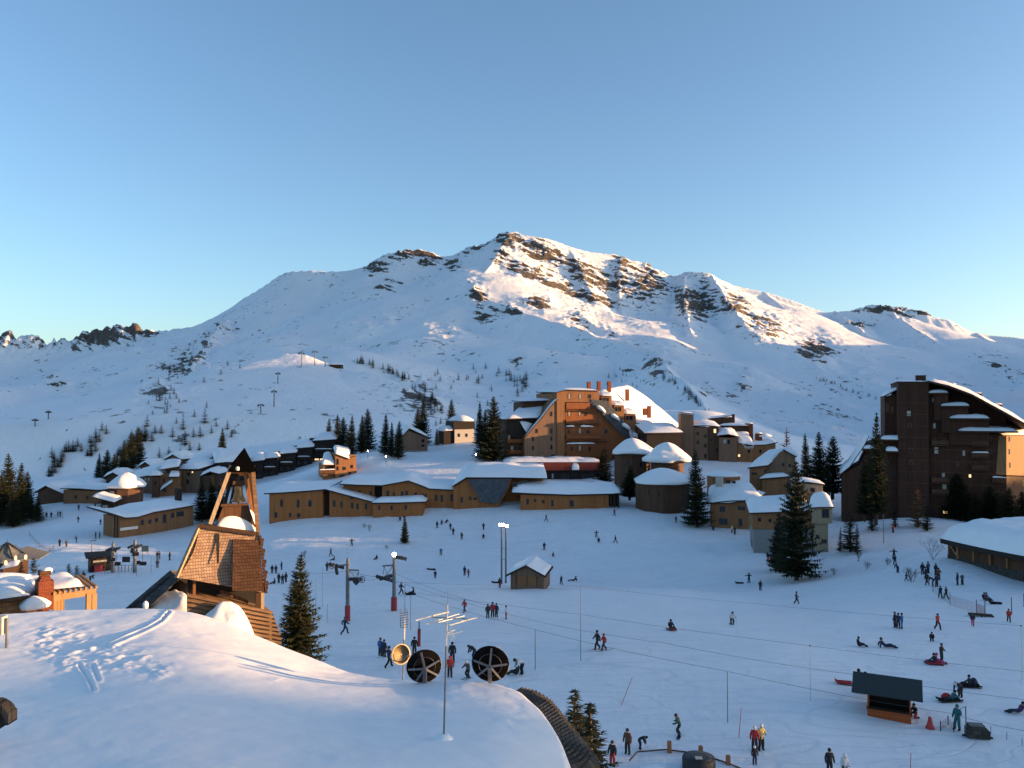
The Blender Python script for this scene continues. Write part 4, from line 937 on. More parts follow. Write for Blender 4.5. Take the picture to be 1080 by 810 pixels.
for i, (a, b, pyb, pye, Y, mt, lab) in enumerate([(112,128,512,503,274,'wood_dark','small dark chalet just above the round brown chalet'),(176,190,492,484,292,'wood_grey','small grey chalet high behind the snowy outside stair'),(216,230,494,487,292,'wood_brown','brown chalet under thick snow left of the tower cap'),(84,97,521,514,272,'wood_brown','brown chalet behind the long gently sloping roof'),(148,160,500,492,286,'wood_brown','brown chalet behind the grey one with white windows')]):
    simple_house('chalet', lab, Fac(a, Y, b, Y-2, pyb), [(a,pyb),(a,pye),((a+b)/2,pye-3.5),(b,pye),(b,pyb)], [(a-1,pye+.6),((a+b)/2,pye-4),(b+1,pye+.6)], 7, mt, 1.3, 60+i, wins=[(a+4,pye+4,2.2,3),(b-4,pye+4,2.2,3)])
# stepped row of dark terrace houses
for i, (a, b, pyb, pye, pyt, Y) in enumerate([(262,277,506,488,479,292),(275,293,504,485,475,296),(292,311,501,480,470,300),(310,329,497,474,465,305),(328,353,491,466,459.5,310)]):
    f = Fac(a, Y, b, Y+1, pyb)
    lab = ['lowest dark terrace house right behind the bell tower', 'second dark terrace house up the stepped row', 'middle dark terrace house of the stepped row', 'dark terrace house second from the top of the stepped row', 'topmost dark terrace house of the row, beside the spruces'][i]
    t = simple_house('terrace_house', lab, f, [(a,pyb),(a,pye),(b,pye-1.5),(b,pyb)], [(a+3,pye-.6),(b+.5,pye-2.0)], 11, 'wood_black', 1.5, 30+i, rise=1.6,
        wins=[(a+5,pye+6,2.4,3),(a+12,pye+6,2.4,3),(a+5,pye+14,2.4,3.4),(a+12,pye+14,2.6,3.4)] + ([(a+6,pye+18.5,4,1.6,'window_lit'),(a+11,pye+18.5,3,1.6,'window_lit')] if i == 4 else []), group='stepped terrace houses')
    x, z = f(a+2, pye-2, 2); MB().box(x-1.1, x+1.1, 1.0, 3.2, 4, z+.8).build('turret', M['wood_black'], t)
    A = bil((x-1.3,.8,z+.8),(x+1.3,.8,z+.8),(x+1.3,3.4,z+1),(x-1.3,3.4,z+1),8,8); MB().sheet(A, .5, p=4, seed=i).build('snow', M['snow'], t)
    if i: balcony(t, f(a+4,pye+10)[0], f(b-2,pye+10)[0], f(a,pye+10)[1], 1, .9, 0, 'wood_dark')
# tan house with balcony
f = Fac(340, 240, 376, 244, 505)
t = f.thing('chalet', 'tan two-part chalet with wooden balcony and snow caps, between dark terrace and lodge', 'house')
for out, y0, D in (([(341,506),(341,490),(353.5,490),(353.5,506)], 1.0, 8), ([(353.7,507),(353.7,478),(366,484),(376,481),(376,503)], 0, 10)):
    ol = f.pts(out, y0); MB().extr([(x, z-(3 if z < 1.2 else 0)) for x, z in ol], y0, y0+D).build('wall', M['wood_tan'], t)
A = bil((f(339.5,490)[0],.2,f(340,490)[1]), (f(354,490)[0],.2,f(354,490)[1]), (f(353,480)[0],8,f(353,480)[1]), (f(346,481)[0],8,f(346,482)[1])); roof(t, A, 1.2, .25, seed=3)
A = bil((f(353,478)[0],-.5,f(353,478)[1]), (f(368,484)[0],-.5,f(367,483.5)[1]), (f(377,480)[0],10,f(377,477)[1]), (f(358,473)[0],10,f(359,473)[1])); roof(t, A, 1.2, .25, seed=4)
x0, z = f(336.5,499.5); x1, _ = f(353,499.5); balcony(t, x0, x1, z, 1.6, 1.1, 1.0, 'wood_brown')
windows(t, f, [(356,487,2,6),(356,494,1.6,4),(363,494,3,3),(361,503,5,4),(371,492,2.4,3),(369,499,2,3)], 0); windows(t, f, [(347,494,8,5)], 1.0)
x, z = f(371.5, 482, 1); MB().box(x-1.2, x+1.2, .6, 2.2, z-2, f(371,479.5,1)[1]).build('chimney', M['wood_grey'], t)
simple_house('chalet', 'small grey chalet with a thick snow gable on a white base among the spruces', Fac(427, 278, 451, 282, 477), [(427,476),(427,458),(431,454),(451,462),(451,478)], [(425.5,458.5),(431,452.5),(452,462)], 10, 'wood_grey', 1.3, 41, base=475, wins=[(446,465,3,3),(446,470,3,2)])
f = Fac(468, 298, 500, 302, 468)
t = f.thing('chalet', 'chalet with pale lower wall and dark upper floor, left of the broad spruce pair', 'house')
for out, y0, D, mt, nm in (([(479.5,468),(479.5,453),(500,452.5),(500,465)], 0, 10, 'plaster', 'wall'), ([(478.5,452.7),(478.5,444.5),(500.8,444.5),(500.8,452.2)], -.4, 11, 'wood_black', 'upper_storey'), ([(468,467),(468,455.5),(479.2,455.5),(479.2,468)], .6, 8, 'wood_black', 'wall')):
    ol = f.pts(out, y0); MB().extr([(x, z-(3 if z < 1.2 else 0)) for x, z in ol], y0, y0+D).build(nm, M[mt], t)
c = f(489.5,444); MB().dome((c[0], 4.5, c[1]), 4.4, 6.2, 2.2, seed=4).build('snow', M['snow'], t)
c = f.pts([(467,455),(479.4,454)]); roof(t, sweep([(x, z+.1) for x, z in c], .2, 9), 1.6, .25, seed=3)
windows(t, f, [(484,459,2,3),(492,459,2,3)])

# ================================================================== hut on the slope
f = Fac(537.5, 122, 574.5, 121, 618.5)
t = f.thing('wooden_hut', 'small grey wooden hut with gabled snow roof in the middle of the ski slope', 'hut')
ol = f.pts([(538.5,619),(538.5,605.5),(555.5,597),(573.5,606.5),(573.5,619)]); MB().extr([(x, z-(1 if z < .6 else 0)) for x, z in ol], 0, 6.5).build('wall', M['wood_grey'], t)
x0, z0 = f(545,617); x1, z1 = f(566,608.5)
MB().box(x0, x1, -.06, -.004, z0, z1).build('door', M['wood_tan'], t)
for a in (x0-.1, (x0+x1)/2, x1): MB().box(a, a+.1, -.09, -.062, z0, z1+.15).build('trim', M['wood_brown'], t)
c = f.pts([(533.8,606.5),(555.5,595.8),(576.5,607.5)])
r_ = roof(t, sweep([(x, z+.05) for x, z in c], -.7, 7.2, 8), .0, .22, 'wood_black')
MB().sheet(sweep([(x, z+.06) for x, z in (c[1], (c[2][0]-.2, c[2][1]+.1))], -.55, 7.0, 12), .32, p=7, seed=2, lump=.3).build('snow', M['snow'], r_)
MB().sheet(sweep([(x, z+.06) for x, z in (c[0], c[1])], .2, 7.0, 12), .3, p=7, seed=5, lump=.3).build('snow', M['snow'], r_)

# orange ticket booth
f = Fac(915, G(917, 755).y, 961, G(961, 764).y, 759)
t = f.thing('ticket_booth', 'orange wooden booth with a dark green sloping roof and open front, lower right slope', 'booth')
W_, D_ = f.w, 2.6
zt = f(916,731)[1]; mb = MB()
mb.box(0, W_, 0, .08, -1.0, .85); mb.box(0, .08, .083, D_, -1.0, zt-.05); mb.box(W_-.08, W_, .083, D_, -1.0, zt-.05); mb.box(.083, W_-.083, D_-.08, D_, -1.0, zt-.05)
mb.build('wall', M['booth_orange'], t)
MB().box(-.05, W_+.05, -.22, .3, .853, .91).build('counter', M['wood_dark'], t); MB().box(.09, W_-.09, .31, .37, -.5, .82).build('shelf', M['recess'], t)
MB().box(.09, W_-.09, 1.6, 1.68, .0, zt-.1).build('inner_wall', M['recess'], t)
for x in (.0, W_-.1): MB().box(x, x+.1, -.02, .0-.002, .92, zt-.05).build('corner_post', M['booth_orange'], t)
A = bil((-1.0,-.75,zt+.12),(W_+.75,-.75,zt+.12),(W_+.75,1.3,zt+.95),(-1.0,1.3,zt+.95),4,4); MB().sheet(A, .09, soft=False, lump=0).build('roof', M['green_roof'], t)
A = bil((-1.0,1.302,zt+.95),(W_+.75,1.302,zt+.95),(W_+.75,3.2,zt+.05),(-1.0,3.2,zt+.05),4,4); MB().sheet(A, .09, soft=False, lump=0).build('roof', M['green_roof'], t)

# lift hut on the left
f = Fac(94, 147, 119, 149, 602)
t = f.thing('lift_hut', 'black lift operator hut with a pale window strip beside the chairlift pylons', 'hut')
MB().box(0, f.w, 0, 3.4, -1, f(105,589)[1]).build('wall', M['wood_black'], t)
A = bil((-.6,-.6,f(95,588.5)[1]),(f.w+.3,-.6,f(118,586.5)[1]),(f.w+.3,4,f(118,585)[1]),(-.6,4,f(95,586.5)[1]),6,6); MB().sheet(A, .15, soft=False, lump=0).build('roof', M['black'], t)
windows(t, f, [(105.5,591.8,13,1.8,'curtain')]); x, z = f(104,599); MB().box(x-.7, x+.7, -.5, -.01, z-.7, z+.5).build('snow_plough_blade', M['pad_red'], t)

# octagonal pavilion with a pointed tent roof, far left
c = P(7, 604, 108); k = 108/F
t = thing('pavilion', 'octagonal pavilion with pointed grey canvas roof and lit corner lamps at the left edge', 'pavilion', c)
ze = P(7,589,108).z-c.z; za = P(7,572.5,108).z-c.z; r = 2.9
MB().prism([(r*.86*math.cos(i*math.pi/4+.39), r*.86*math.sin(i*math.pi/4+.39)) for i in range(8)], -2, ze).build('wall', M['wood_dark'], t)
MB().lathe([(r*1.12, ze-.15), (r*1.12, ze), (r*.5, ze+(za-ze)*.45), (.06, za)], n=8, smooth=False).build('roof', M['canvas'], t)
for i in range(8):
    a = i*math.pi/4; MB().beam((r*1.13*math.cos(a), r*1.13*math.sin(a), ze+.05), (.05*math.cos(a), .05*math.sin(a), za+.04), .16, .12).build('rib', M['dark_metal'], t)
MB().tube((0,0,za-.1),(0,0,za+.5),.04).build('finial', M['dark_metal'], t)
A = bil((r*.2,-r*1.0,ze+.2),(r*1.25+1.3,-1.0,ze+.05),(r*1.25+1.0,2.0,ze+.35),(r*.5,2.0,ze+1.2)); MB().sheet(A, .12, soft=False, lump=0).build('side_roof', M['canvas'], t)
for lx, ly in ((16.5,588.5),(27,587.5),(6,593.5)):
    q = P(lx, ly, 105)-c; MB().lathe([(.03,-.3),(.16,-.25),(.16,.2),(.05,.3)], (q.x,q.y,q.z), 8).build('lantern', M['window_lit'], t)
A = bil((q.x-.9,-r*1.0,q.z-.9),(q.x+1.5,-r*1.0,q.z-.4),(q.x+1.3,-r*.7,q.z+.1),(q.x-.7,-r*.7,q.z-.2),10,6); MB().sheet(A, .3, p=3, seed=4).build('snow', M['snow'], t)

# ================================================================== terrace building just below, left edge
f = Fac(-30, 43.6, 101, 47.6, 645)
t = f.thing('terrace_house', 'sunlit house top with brick chimney, stone wall and beam pergola at the left edge', 'house')
L2 = lambda a, b, d=0: f(a, b, d)
x0 = f(-30,640)[0]; xs = f(28,640)[0]; xp = f(53,640)[0]; xe = f(101,640)[0]
zw = f(10,629.5)[1]
MB().box(x0, xs, 0, 9, -7, zw).build('wall', M['stone'], t)
MB().box(xs+.004, xp+.1, .8, 3, -7, f(40,627,.8)[1]).build('wall', M['wood_dark'], t)
A = bil((x0,-.35,zw+.02),(xs+.1,-.35,zw+.02),(xp+1.0,9,f(60,607,9)[1]),(x0,9,f(0,607,9)[1]),24,20); roof(t, A, .35, .2, seed=6, lump=.5)
for a, b, d, rx, ry, h in ((8,626,.7,1.25,.8,.42),(-4,612,5.2,1.9,1.1,.4),(18,617,4,.8,.6,.22),(33,611,5.6,.9,.7,.22)):
    x, z = f(a, b, d); MB().dome((x, d, z), rx, ry, h, seed=int(a)+9, lump=.25, p=2).build('snow', M['snow'], t)
x, z = f(37,636,-.5); MB().dome((x, -.2, z-.2), .75, .6, .55, seed=3, lump=.2).build('snow', M['snow'], t)
xc, zc = f(47,631); ch = MB(); w = f(55,620)[0]-f(39,620)[0]
ch.prism([(xc-w*.5,-.4),(xc+w*.5,-.4),(xc+w*.5,.6),(xc-w*.5,.6)], zc-.6, f(47,612)[1]); ch.prism([(xc-w*.42,-.32),(xc+w*.42,-.32),(xc+w*.42,.52),(xc-w*.42,.52)], f(47,612)[1]+.003, f(47,607)[1], top=.6)
c_ = ch.build('chimney', M['brick'], t)
MB().box(xc-.28, xc+.28, -.15, .42, f(47,607)[1]+.003, f(47,602)[1]).build('cowl', M['shingle_dark'], c_); MB().dome((xc+.12,.1,f(47,602)[1]), .3, .25, .16, n=10, k=4).build('snow', M['snow'], c_)
zb0, zb1 = f(53,631)[1], f(101,623.5)[1]; mb = MB(); mb.beam((xp-.1,0,zb0),(xe,0,zb1),.16,.36); mb.beam((xp-.1,2.6,zb0+.1),(xe,2.6,zb1+.1),.16,.3)
for i in range(9):
    u = i/8; x = xp+.1+(xe-xp-.2)*u; mb.beam((x,-.5,zb0+(zb1-zb0)*u+.33),(x,3.2,zb0+(zb1-zb0)*u+.45),.1,.16)
mb.build('pergola_beam', M['wood_beam'], t)
for a in (93.5, 99.3): x, _ = f(a,630); MB().box(x-.13, x+.13, -.13, .13, -7, f(a,625.5)[1]).build('post', M['wood_beam'], t)
for a in (58, 62, 66): x, _ = f(a,630,2.6); MB().box(x-.09, x+.09, 2.5, 2.7, -7, f(a,632)[1]).build('post', M['wood_beam'], t)
A = bil((xp,-.3,f(54,629)[1]+.45),(f(88,620)[0],-.1,f(88,620)[1]+.12),(f(84,612)[0],3,f(84,618)[1]+.25),(xp,3,f(54,625)[1]+.4),20,12); MB().sheet(A, .36, p=3.5, seed=9, lump=.5).build('snow', M['snow'], t)

# ================================================================== bell tower
f = Fac(188, 35.7, 280, 37.1, 624)
C_ = f.o; tw = thing('bell_tower', 'leaning shingled bell tower with open belfry and dark pointed cap, beside the snowy roof', 'bell tower', f.o, f.rz)
def fp(px, py, d=0): x, z = f(px, py, d); return Vector((x, d, z))
# flared shingle skirt: front top edge, front bottom edge, then a back about 2.6 m behind
tl, tr_ = fp(211,555,.9), fp(273.5,564.5,.9); bl, br = fp(187.5,609,0), fp(280,625.5,0)
def backp(p, d, dx=0): return Vector((p.x+dx, d, p.z))
b_tl, b_tr, b_bl, b_br = backp(tl,2.4,.25), backp(tr_,2.4,-.12), backp(bl,3.6,.25), backp(br,3.6,-.3)
def quadgrid(mb, a, b, c, d, bulge=0.0, n=10, m=10, mi=0, flip=False):
    A = bil(a, b, c, d, n, m); v = np.linspace(0,1,m)[None,:]; nrm = (Vector(b)-Vector(a)).cross(Vector(d)-Vector(a)).normalized()
    A += (np.sin(v*math.pi)*-bulge)[..., None]*np.array(nrm)[None,None]*np.ones((n,1,1)); return mb.grid(A, mi, False, not flip)
sk = MB(); quadgrid(sk, bl, br, tr_, tl, .18, 14, 14); quadgrid(sk, br, b_br, b_tr, tr_, .18); quadgrid(sk, b_br, b_bl, b_tl, b_tr, .1); quadgrid(sk, b_bl, bl, tl, b_tl, .18)
sk.add([bl, br, b_br, b_bl], [(0,1,2,3)]); sk.add([tl, tr_, b_tr, b_tl], [(3,2,1,0)])
sk.build('skirt', M['shingle'], tw)
# ragged edge boards
eb = MB(); eb.beam(bl+Vector((-.05,-.05,0)), tl+Vector((-.05,-.05,0)), .14, .10); eb.build('edge_board', M['wood_pale'], tw)
eb = MB(); eb.beam(br+Vector((.04,-.03,0)), tr_+Vector((.04,-.03,0)), .10, .10)
for i in range(16):
    p = br.lerp(tr_, (i+.5)/16); eb.box(p.x, p.x+.09+.05*(i%3), -.02+p.y, p.y+.3, p.z-.07, p.z+.05)
eb.build('edge_shingles', M['shingle_dark'], tw)
# darker shingles on the right half of the front, and the narrow slot
def on_front(px, py, off=.02):
    x, z = f(px, py, .45); u = (z-bl.z)/(tl.z-bl.z); y = .9*u + .17*math.sin(max(0,min(1,u))*math.pi)-off; x, z = f(px, py, y); return (x, y, z)
def front_patch(px0, py0, px1, py1, mat, name, n=10, off=.012, py0b=None, py1b=None, px0b=None, px1b=None):
    A = np.zeros((n, n, 3))
    for i in range(n):
        for j in range(n):
            u, v = i/(n-1), j/(n-1)
            xa = px0+(px1-px0)*u; xb = (px0b or px0)+((px1b or px1)-(px0b or px0))*u
            ya = py0+(((py0b or py0))-py0)*u; yb = py1+((py1b or py1)-py1)*u
            A[i, j] = on_front(xb+(xa-xb)*v, yb+(ya-yb)*v, off)
    MB().sheet(A, .012, soft=False, lump=0).build(name, M[mat], tw)
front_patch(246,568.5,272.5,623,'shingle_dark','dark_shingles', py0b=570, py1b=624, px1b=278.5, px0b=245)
front_patch(227.5,563,231.5,594,'recess','slot', n=5, px0b=228.6, px1b=231)
# top deck, snow on it
dk = MB(); dk.beam(fp(209,554,.85), fp(273,563,.85), .3, .14); dk.build('deck', M['wood_dark'], tw)
sn = bil(fp(226,554.5,.98), fp(272.5,564.5,.98), fp(269,541,2.2), fp(238,541,2.2), 18, 12); U_ = np.linspace(0,1,18)[:,None]; V_ = np.linspace(0,1,12)[None]
sn[..., 2] += -.25+.0*U_
MB().sheet(sn, .8, p=2.4, seed=3, lump=.45).build('snow', M['snow'], tw)
# belfry frame
def leg(a, b, w, mat): MB().beam(a, b, w, w).build('leg', M[mat], tw)
leg(fp(221.5,553,.9), fp(244,491,1.45), .17, 'wood_pale'); leg(fp(272,562,.9), fp(266.5,491.5,1.45), .18, 'wood_siding')
leg(fp(232,553,2.5), fp(247,491,1.95), .15, 'wood_dark'); leg(fp(267,558,2.5), fp(263.5,491.5,1.95), .15, 'wood_dark')
MB().beam(fp(243,496.5,1.45), fp(267.5,496.5,1.45), .16, .22).build('cross_beam', M['wood_brown'], tw)
MB().beam(fp(243,492.5,1.45), fp(267.5,492.5,1.45), .14, .14).build('cross_beam', M['wood_dark'], tw)
MB().beam(fp(247,500,1.95), fp(263,500,1.95), .14, .16).build('cross_beam', M['wood_dark'], tw)
MB().beam(fp(233,533,1.15), fp(262,531.5,1.15), .12, .12).build('cross_beam', M['wood_brown'], tw)
MB().beam(fp(259.5,497,1.6), fp(266,540,1.9), .13, .13).build('brace', M['wood_tan'], tw); MB().beam(fp(258,497,1.6), fp(262.5,530,1.6), .12, .12).build('brace', M['wood_tan'], tw)
MB().beam(fp(249,505,1.95), fp(240,545,2.2), .12, .12).build('brace', M['wood_dark'], tw)
pn = [fp(236,533,1.3), fp(262,533,1.3), fp(270,556,1.2), fp(228,553,1.2)]; MB().add([*pn, *[p+Vector((0,.12,0)) for p in pn]], [(3,2,1,0),(4,5,6,7),(0,1,5,4),(1,2,6,5),(2,3,7,6),(3,0,4,7)]).build('panel', M['wood_brown'], tw)
bp = fp(251.5,528.5,1.65); kb = 36/F
bl_ = MB().lathe([(.02,.78),(.14,.76),(.18,.66),(.19,.45),(.24,.2),(.34,.02),(.35,-.02),(.30,0)], bp, 20).build('bell', M['bronze'], tw)
MB().tube(bp+Vector((0,0,.1)), bp+Vector((0,0,-.18)), .025, .05).build('clapper', M['dark_metal'], bl_)
MB().box(bp.x-.26, bp.x+.26, bp.y-.07, bp.y+.07, bp.z+.78, bp.z+.95).build('headstock', M['wood_brown'], tw)
MB().tube(bp+Vector((0,0,.9)), Vector((bp.x, bp.y, fp(250,500,1.65).z)), .03).build('hanger', M['dark_metal'], tw)
# pointed cap
ap = fp(257.8,472,1.7); q0, q1 = fp(241.5,495.5,1.2), fp(270.5,495.5,1.2)
q2, q3 = Vector((q1.x,2.3,q1.z)), Vector((q0.x,2.3,q0.z))
MB().add([q0,q1,q2,q3,ap,q0-Vector((0,0,.1)),q1-Vector((0,0,.1)),q2-Vector((0,0,.1)),q3-Vector((0,0,.1))], [(0,1,4),(1,2,4),(2,3,4),(3,0,4),(8,7,6,5),(5,6,1,0),(6,7,2,1),(7,8,3,2),(8,5,0,3)]).build('cap', M['cap_shaded'], tw)
x = fp(250.5,493.4,1.0); MB().dome(x, .09, .07, .06, n=10, k=4).build('snow', M['snow'], tw)
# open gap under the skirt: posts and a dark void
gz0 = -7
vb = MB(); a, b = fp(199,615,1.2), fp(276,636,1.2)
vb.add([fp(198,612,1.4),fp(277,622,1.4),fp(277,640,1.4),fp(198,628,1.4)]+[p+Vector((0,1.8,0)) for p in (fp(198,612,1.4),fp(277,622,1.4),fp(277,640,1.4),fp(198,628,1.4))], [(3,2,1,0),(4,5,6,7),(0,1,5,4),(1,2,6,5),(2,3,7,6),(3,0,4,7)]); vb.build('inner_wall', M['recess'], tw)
for a, b, w, mt in ((205,613,.12,'wood_tan'),(272.5,624,.22,'wood_dark'),(277,626,.14,'wood_pale')):
    p = fp(a, b, .35); MB().box(p.x-w/2, p.x+w/2, .3, .3+w, p.z-1.1, p.z+.05).build('post', M[mt], tw)
MB().beam(fp(232,623,.8), fp(262,635,.8), .08, .14).build('strut', M['wood_brown'], tw)
# plank siding of the base
sd = MB(); o_ = [fp(197.5,626.5,.1), fp(287,645,.1), fp(297,676,-.25), fp(297,720,-.25), fp(197.5,700,.1)]
bk_ = [Vector((p.x-(.5 if i in (1,2,3) else 0), 3.0, p.z)) for i, p in enumerate(o_)]
n_ = 5; sd.add(o_+bk_, [tuple(range(n_-1,-1,-1)), tuple(range(n_, 2*n_))]+[(i, (i+1)%n_, (i+1)%n_+n_, i+n_) for i in range(n_)]); sd.build('base_wall', M['wood_siding'], tw)
# lap boards so the planks read in relief
lb = MB()
for i in range(13):
    u = (i+.3)/13; a = fp(197.5, 626.5+ (690-626.5)*u, .02); b = fp(287+10*min(1,u*2.2), 645+(704-645)*u, .02-.33*min(1,u*2.2)); lb.beam(a, b, .05, .10)
lb.build('lap_boards', M['wood_siding'], tw)
x = fp(239,664,-.4); drift(tw, x-Vector((.1,0,.75)), 1.7, 1.1, 1.75, 8)

# slanting slate wing left of the tower, with its drift of snow
f = Fac(137, 41, 197, 40, 645)
t = f.thing('slate_roof_wing', 'steep dark slate roof wing with a snow drift, left of the bell tower base', 'building')
ol = f.pts([(133,645),(182,606),(184,604.5),(199,612),(199,660),(133,660)], .0)
mb = MB()
a, b, c, d = [Vector((x, 0, z)) for x, z in f.pts([(134,646),(183,604.5),(189,613),(154,646)])]
for p in (): pass
A = bil(a, b, b+Vector((.7,3.0,.2)), a+Vector((.7,3.0,.2)), 10, 6); mb.sheet(A, .12, soft=False, lump=0); mb.build('roof', M['slate'], t)
MB().extr(f.pts([(134,643),(183,604.8),(190.5,609.5),(156,643)]), -.12, .0).build('slate_face', M['slate'], t)
MB().extr(f.pts([(139,648),(184,608),(199,617),(199,665),(139,665)], 1.2), 1.2, 4).build('wall', M['wood_black'], t)
MB().beam(a+Vector((0,-.06,.05)), b+Vector((0,-.06,.05)), .12, .3).build('verge', M['slate'], t)
x, z = f(180, 645, .3); drift(t, Vector((x-.1, .7, z-.8)), 1.9, 1.2, 1.6, 4)
# ================================================================== snow-laden roof in the foreground
RP = [(-260,655,21),(-120,652,23),(-60,650,24),(0,645,25),(60,641.5,25.8),(100,640,26),(150,639.5,26.2),(200,641,26),(260,662,25.2),(330,690,24),(395,713,22),(440,715,20.5),(480,714.5,20),(530,716,19.4),(555,724,18.8),(575,742,17.8),(590,764,16.6),(603,790,15.2),(612,815,14),(618,850,12.4),(620,900,10.6),
      (200,680,21),(200,715,17.6),(200,760,14.2),(200,812,11.4),(200,900,9),(60,680,21.5),(60,720,17.5),(60,812,11.6),(60,900,9),(-150,812,11.5),(-150,720,16.5),(-150,900,9),(340,728,18.4),(340,770,14.6),(340,812,12),(340,900,9.4),
      (470,745,17.2),(470,780,14),(470,812,12.2),(470,900,9.6),(550,760,15.6),(550,800,13.2),(550,900,9.8),(420,745,17.4),(300,705,20.6),(120,658,23.6),(260,690,21.2)]
rp = np.array([tuple(P(*q)) for q in RP]); rf_ = rp[:, :2]/5.0
A_ = np.sqrt(((rf_[:, None]-rf_[None])**2).sum(-1)+.16); n_ = len(rf_); K_ = np.zeros((n_+3, n_+3)); K_[:n_, :n_] = A_-np.eye(n_)*.02
K_[:n_, n_] = 1; K_[:n_, n_+1:] = rf_; K_[n_, :n_] = 1; K_[n_+1:, :n_] = rf_.T
wr = np.linalg.solve(K_, np.concatenate([rp[:, 2], [0,0,0]]))
def roof_z(x, y):
    q = np.stack([np.ravel(x), np.ravel(y)], -1)/5.0; out = np.empty(len(q))
    for i in range(0, len(q), 20000):
        k = q[i:i+20000]; d = np.sqrt(((k[:, None]-rf_[None])**2).sum(-1)+.16); out[i:i+20000] = d@wr[:n_]+wr[n_]+k@wr[n_+1:]
    return out.reshape(np.shape(x))
edge = np.array([tuple(P(*q)) for q in RP[:21]])             # back/right outline of the roof in plan
ang_e = np.arctan2(edge[:, 0]-(-4), edge[:, 1]-6); r_e = np.hypot(edge[:, 0]-(-4), edge[:, 1]-6)
na, nr = 620, 330
th = np.linspace(ang_e.min(), ang_e.max(), na); re_ = np.interp(th, ang_e, r_e)
for _ in range(3): re_[1:-1] = .25*re_[:-2]+.5*re_[1:-1]+.25*re_[2:]
sfr = np.linspace(.12, 1.0, nr)
X = -4+np.sin(th)[:, None]*re_[:, None]*sfr[None]; Yv = 6+np.cos(th)[:, None]*re_[:, None]*sfr[None]
Zv = roof_z(X, Yv)
rim = re_[:, None]*(1-sfr[None]); 
# trampled, lumpy patch and small slides on the sunny shoulder
px_, py_ = proj(X, Yv, Zv)
def blob(cx, cy, w, h, a=0):
    c, s = math.cos(R(a)), math.sin(R(a)); dx, dy = px_-cx, py_-cy; return np.exp(-(((dx*c+dy*s)/w)**2+((-dx*s+dy*c)/h)**2)*1.2)
tr_m = np.clip(blob(95,690,70,22,8)+blob(60,680,40,24,30)+.9*blob(140,698,40,12,12)+.7*blob(165,714,22,6,-25)+.8*blob(295,715,24,6,-15)+.4*blob(70,665,30,10)+.5*blob(60,640,90,4)-.25, 0, 1)
lump = np.clip(fbm(X*4.2, Yv*3.0, 3, 5)-.50, 0, 1)*2.0 + .6*np.clip(vnoise(X*7.5, Yv*5.4, 61)-.55, 0, 1)
Zv = Zv + tr_m*lump*.065
tr2 = .55*np.clip(blob(556,752,22,30,40)+blob(530,760,26,24)-.2, 0, 1); Zv = Zv + tr2*(fbm(X*2.2, Yv*2.2, 3, 15)-.5)*.10
for i in range(len(th)): pass
def groove(pts, w, dep):
    global Zv
    d = np.full(Zv.shape, 1e9)
    for (a, b), (c, e_) in zip(pts[:-1], pts[1:]):
        vx, vy = c-a, e_-b; t_ = np.clip(((px_-a)*vx+(py_-b)*vy)/(vx*vx+vy*vy), 0, 1); d = np.minimum(d, np.hypot(px_-a-t_*vx, (py_-b-t_*vy)*1.4))
    Zv = Zv - dep*np.exp(-(d/w)**2) + dep*.8*np.exp(-((d-w*1.9)/(w*.9))**2)
groove([(178,646),(170,655),(155,664),(135,673),(118,681)], 1.5, .045)
groove([(84,702),(92,714),(98,728)], 2, .03); groove([(98,702),(103,718)], 2, .025)
Zv += .035*(fbm(X*.8, Yv*.8, 4, 9)-.5)*2
Zv -= .55*np.clip(1-rim/.55, 0, 1)**2.2                     # rounded rim
snw = MB(); Arr = np.stack([X, Yv, Zv], -1)
sk_ = Arr[:, -1:].copy(); rows_ = [Arr]
for dz, dr in ((-.22, .03), (-.5, -.04), (-.62, -.4)):
    s_ = sk_.copy(); s_[..., 2] += dz; s_[..., 0] += (np.sin(th)*dr)[:, None]; s_[..., 1] += (np.cos(th)*dr)[:, None]; rows_.append(s_)
snw.grid(np.concatenate(rows_, 1), 0, True, True)
house = thing('snowy_roof_house', 'building under the huge smooth rounded snow roof filling the lower left foreground', 'building', (0, 0, 0))
snw.build('snow', M['snow_fine'], house)
zmean = 12.0
out2 = [(-4+math.sin(a)*(r-.9), 6+math.cos(a)*(r-.9)) for a, r in zip(th[::20], re_[::20])]
mb = MB(); zt_ = [float(roof_z(np.array([x]), np.array([y]))[0])-1.3 for x, y in out2]
v = [(x, y, 1.5) for x, y in out2]+[(x, y, z) for (x, y), z in zip(out2, zt_)]; k_ = len(out2)
mb.add(v, [(i, i+k_, i+1+k_, i+1) for i in range(k_-1)]); mb.build('wall', M['wood_dark'], house)
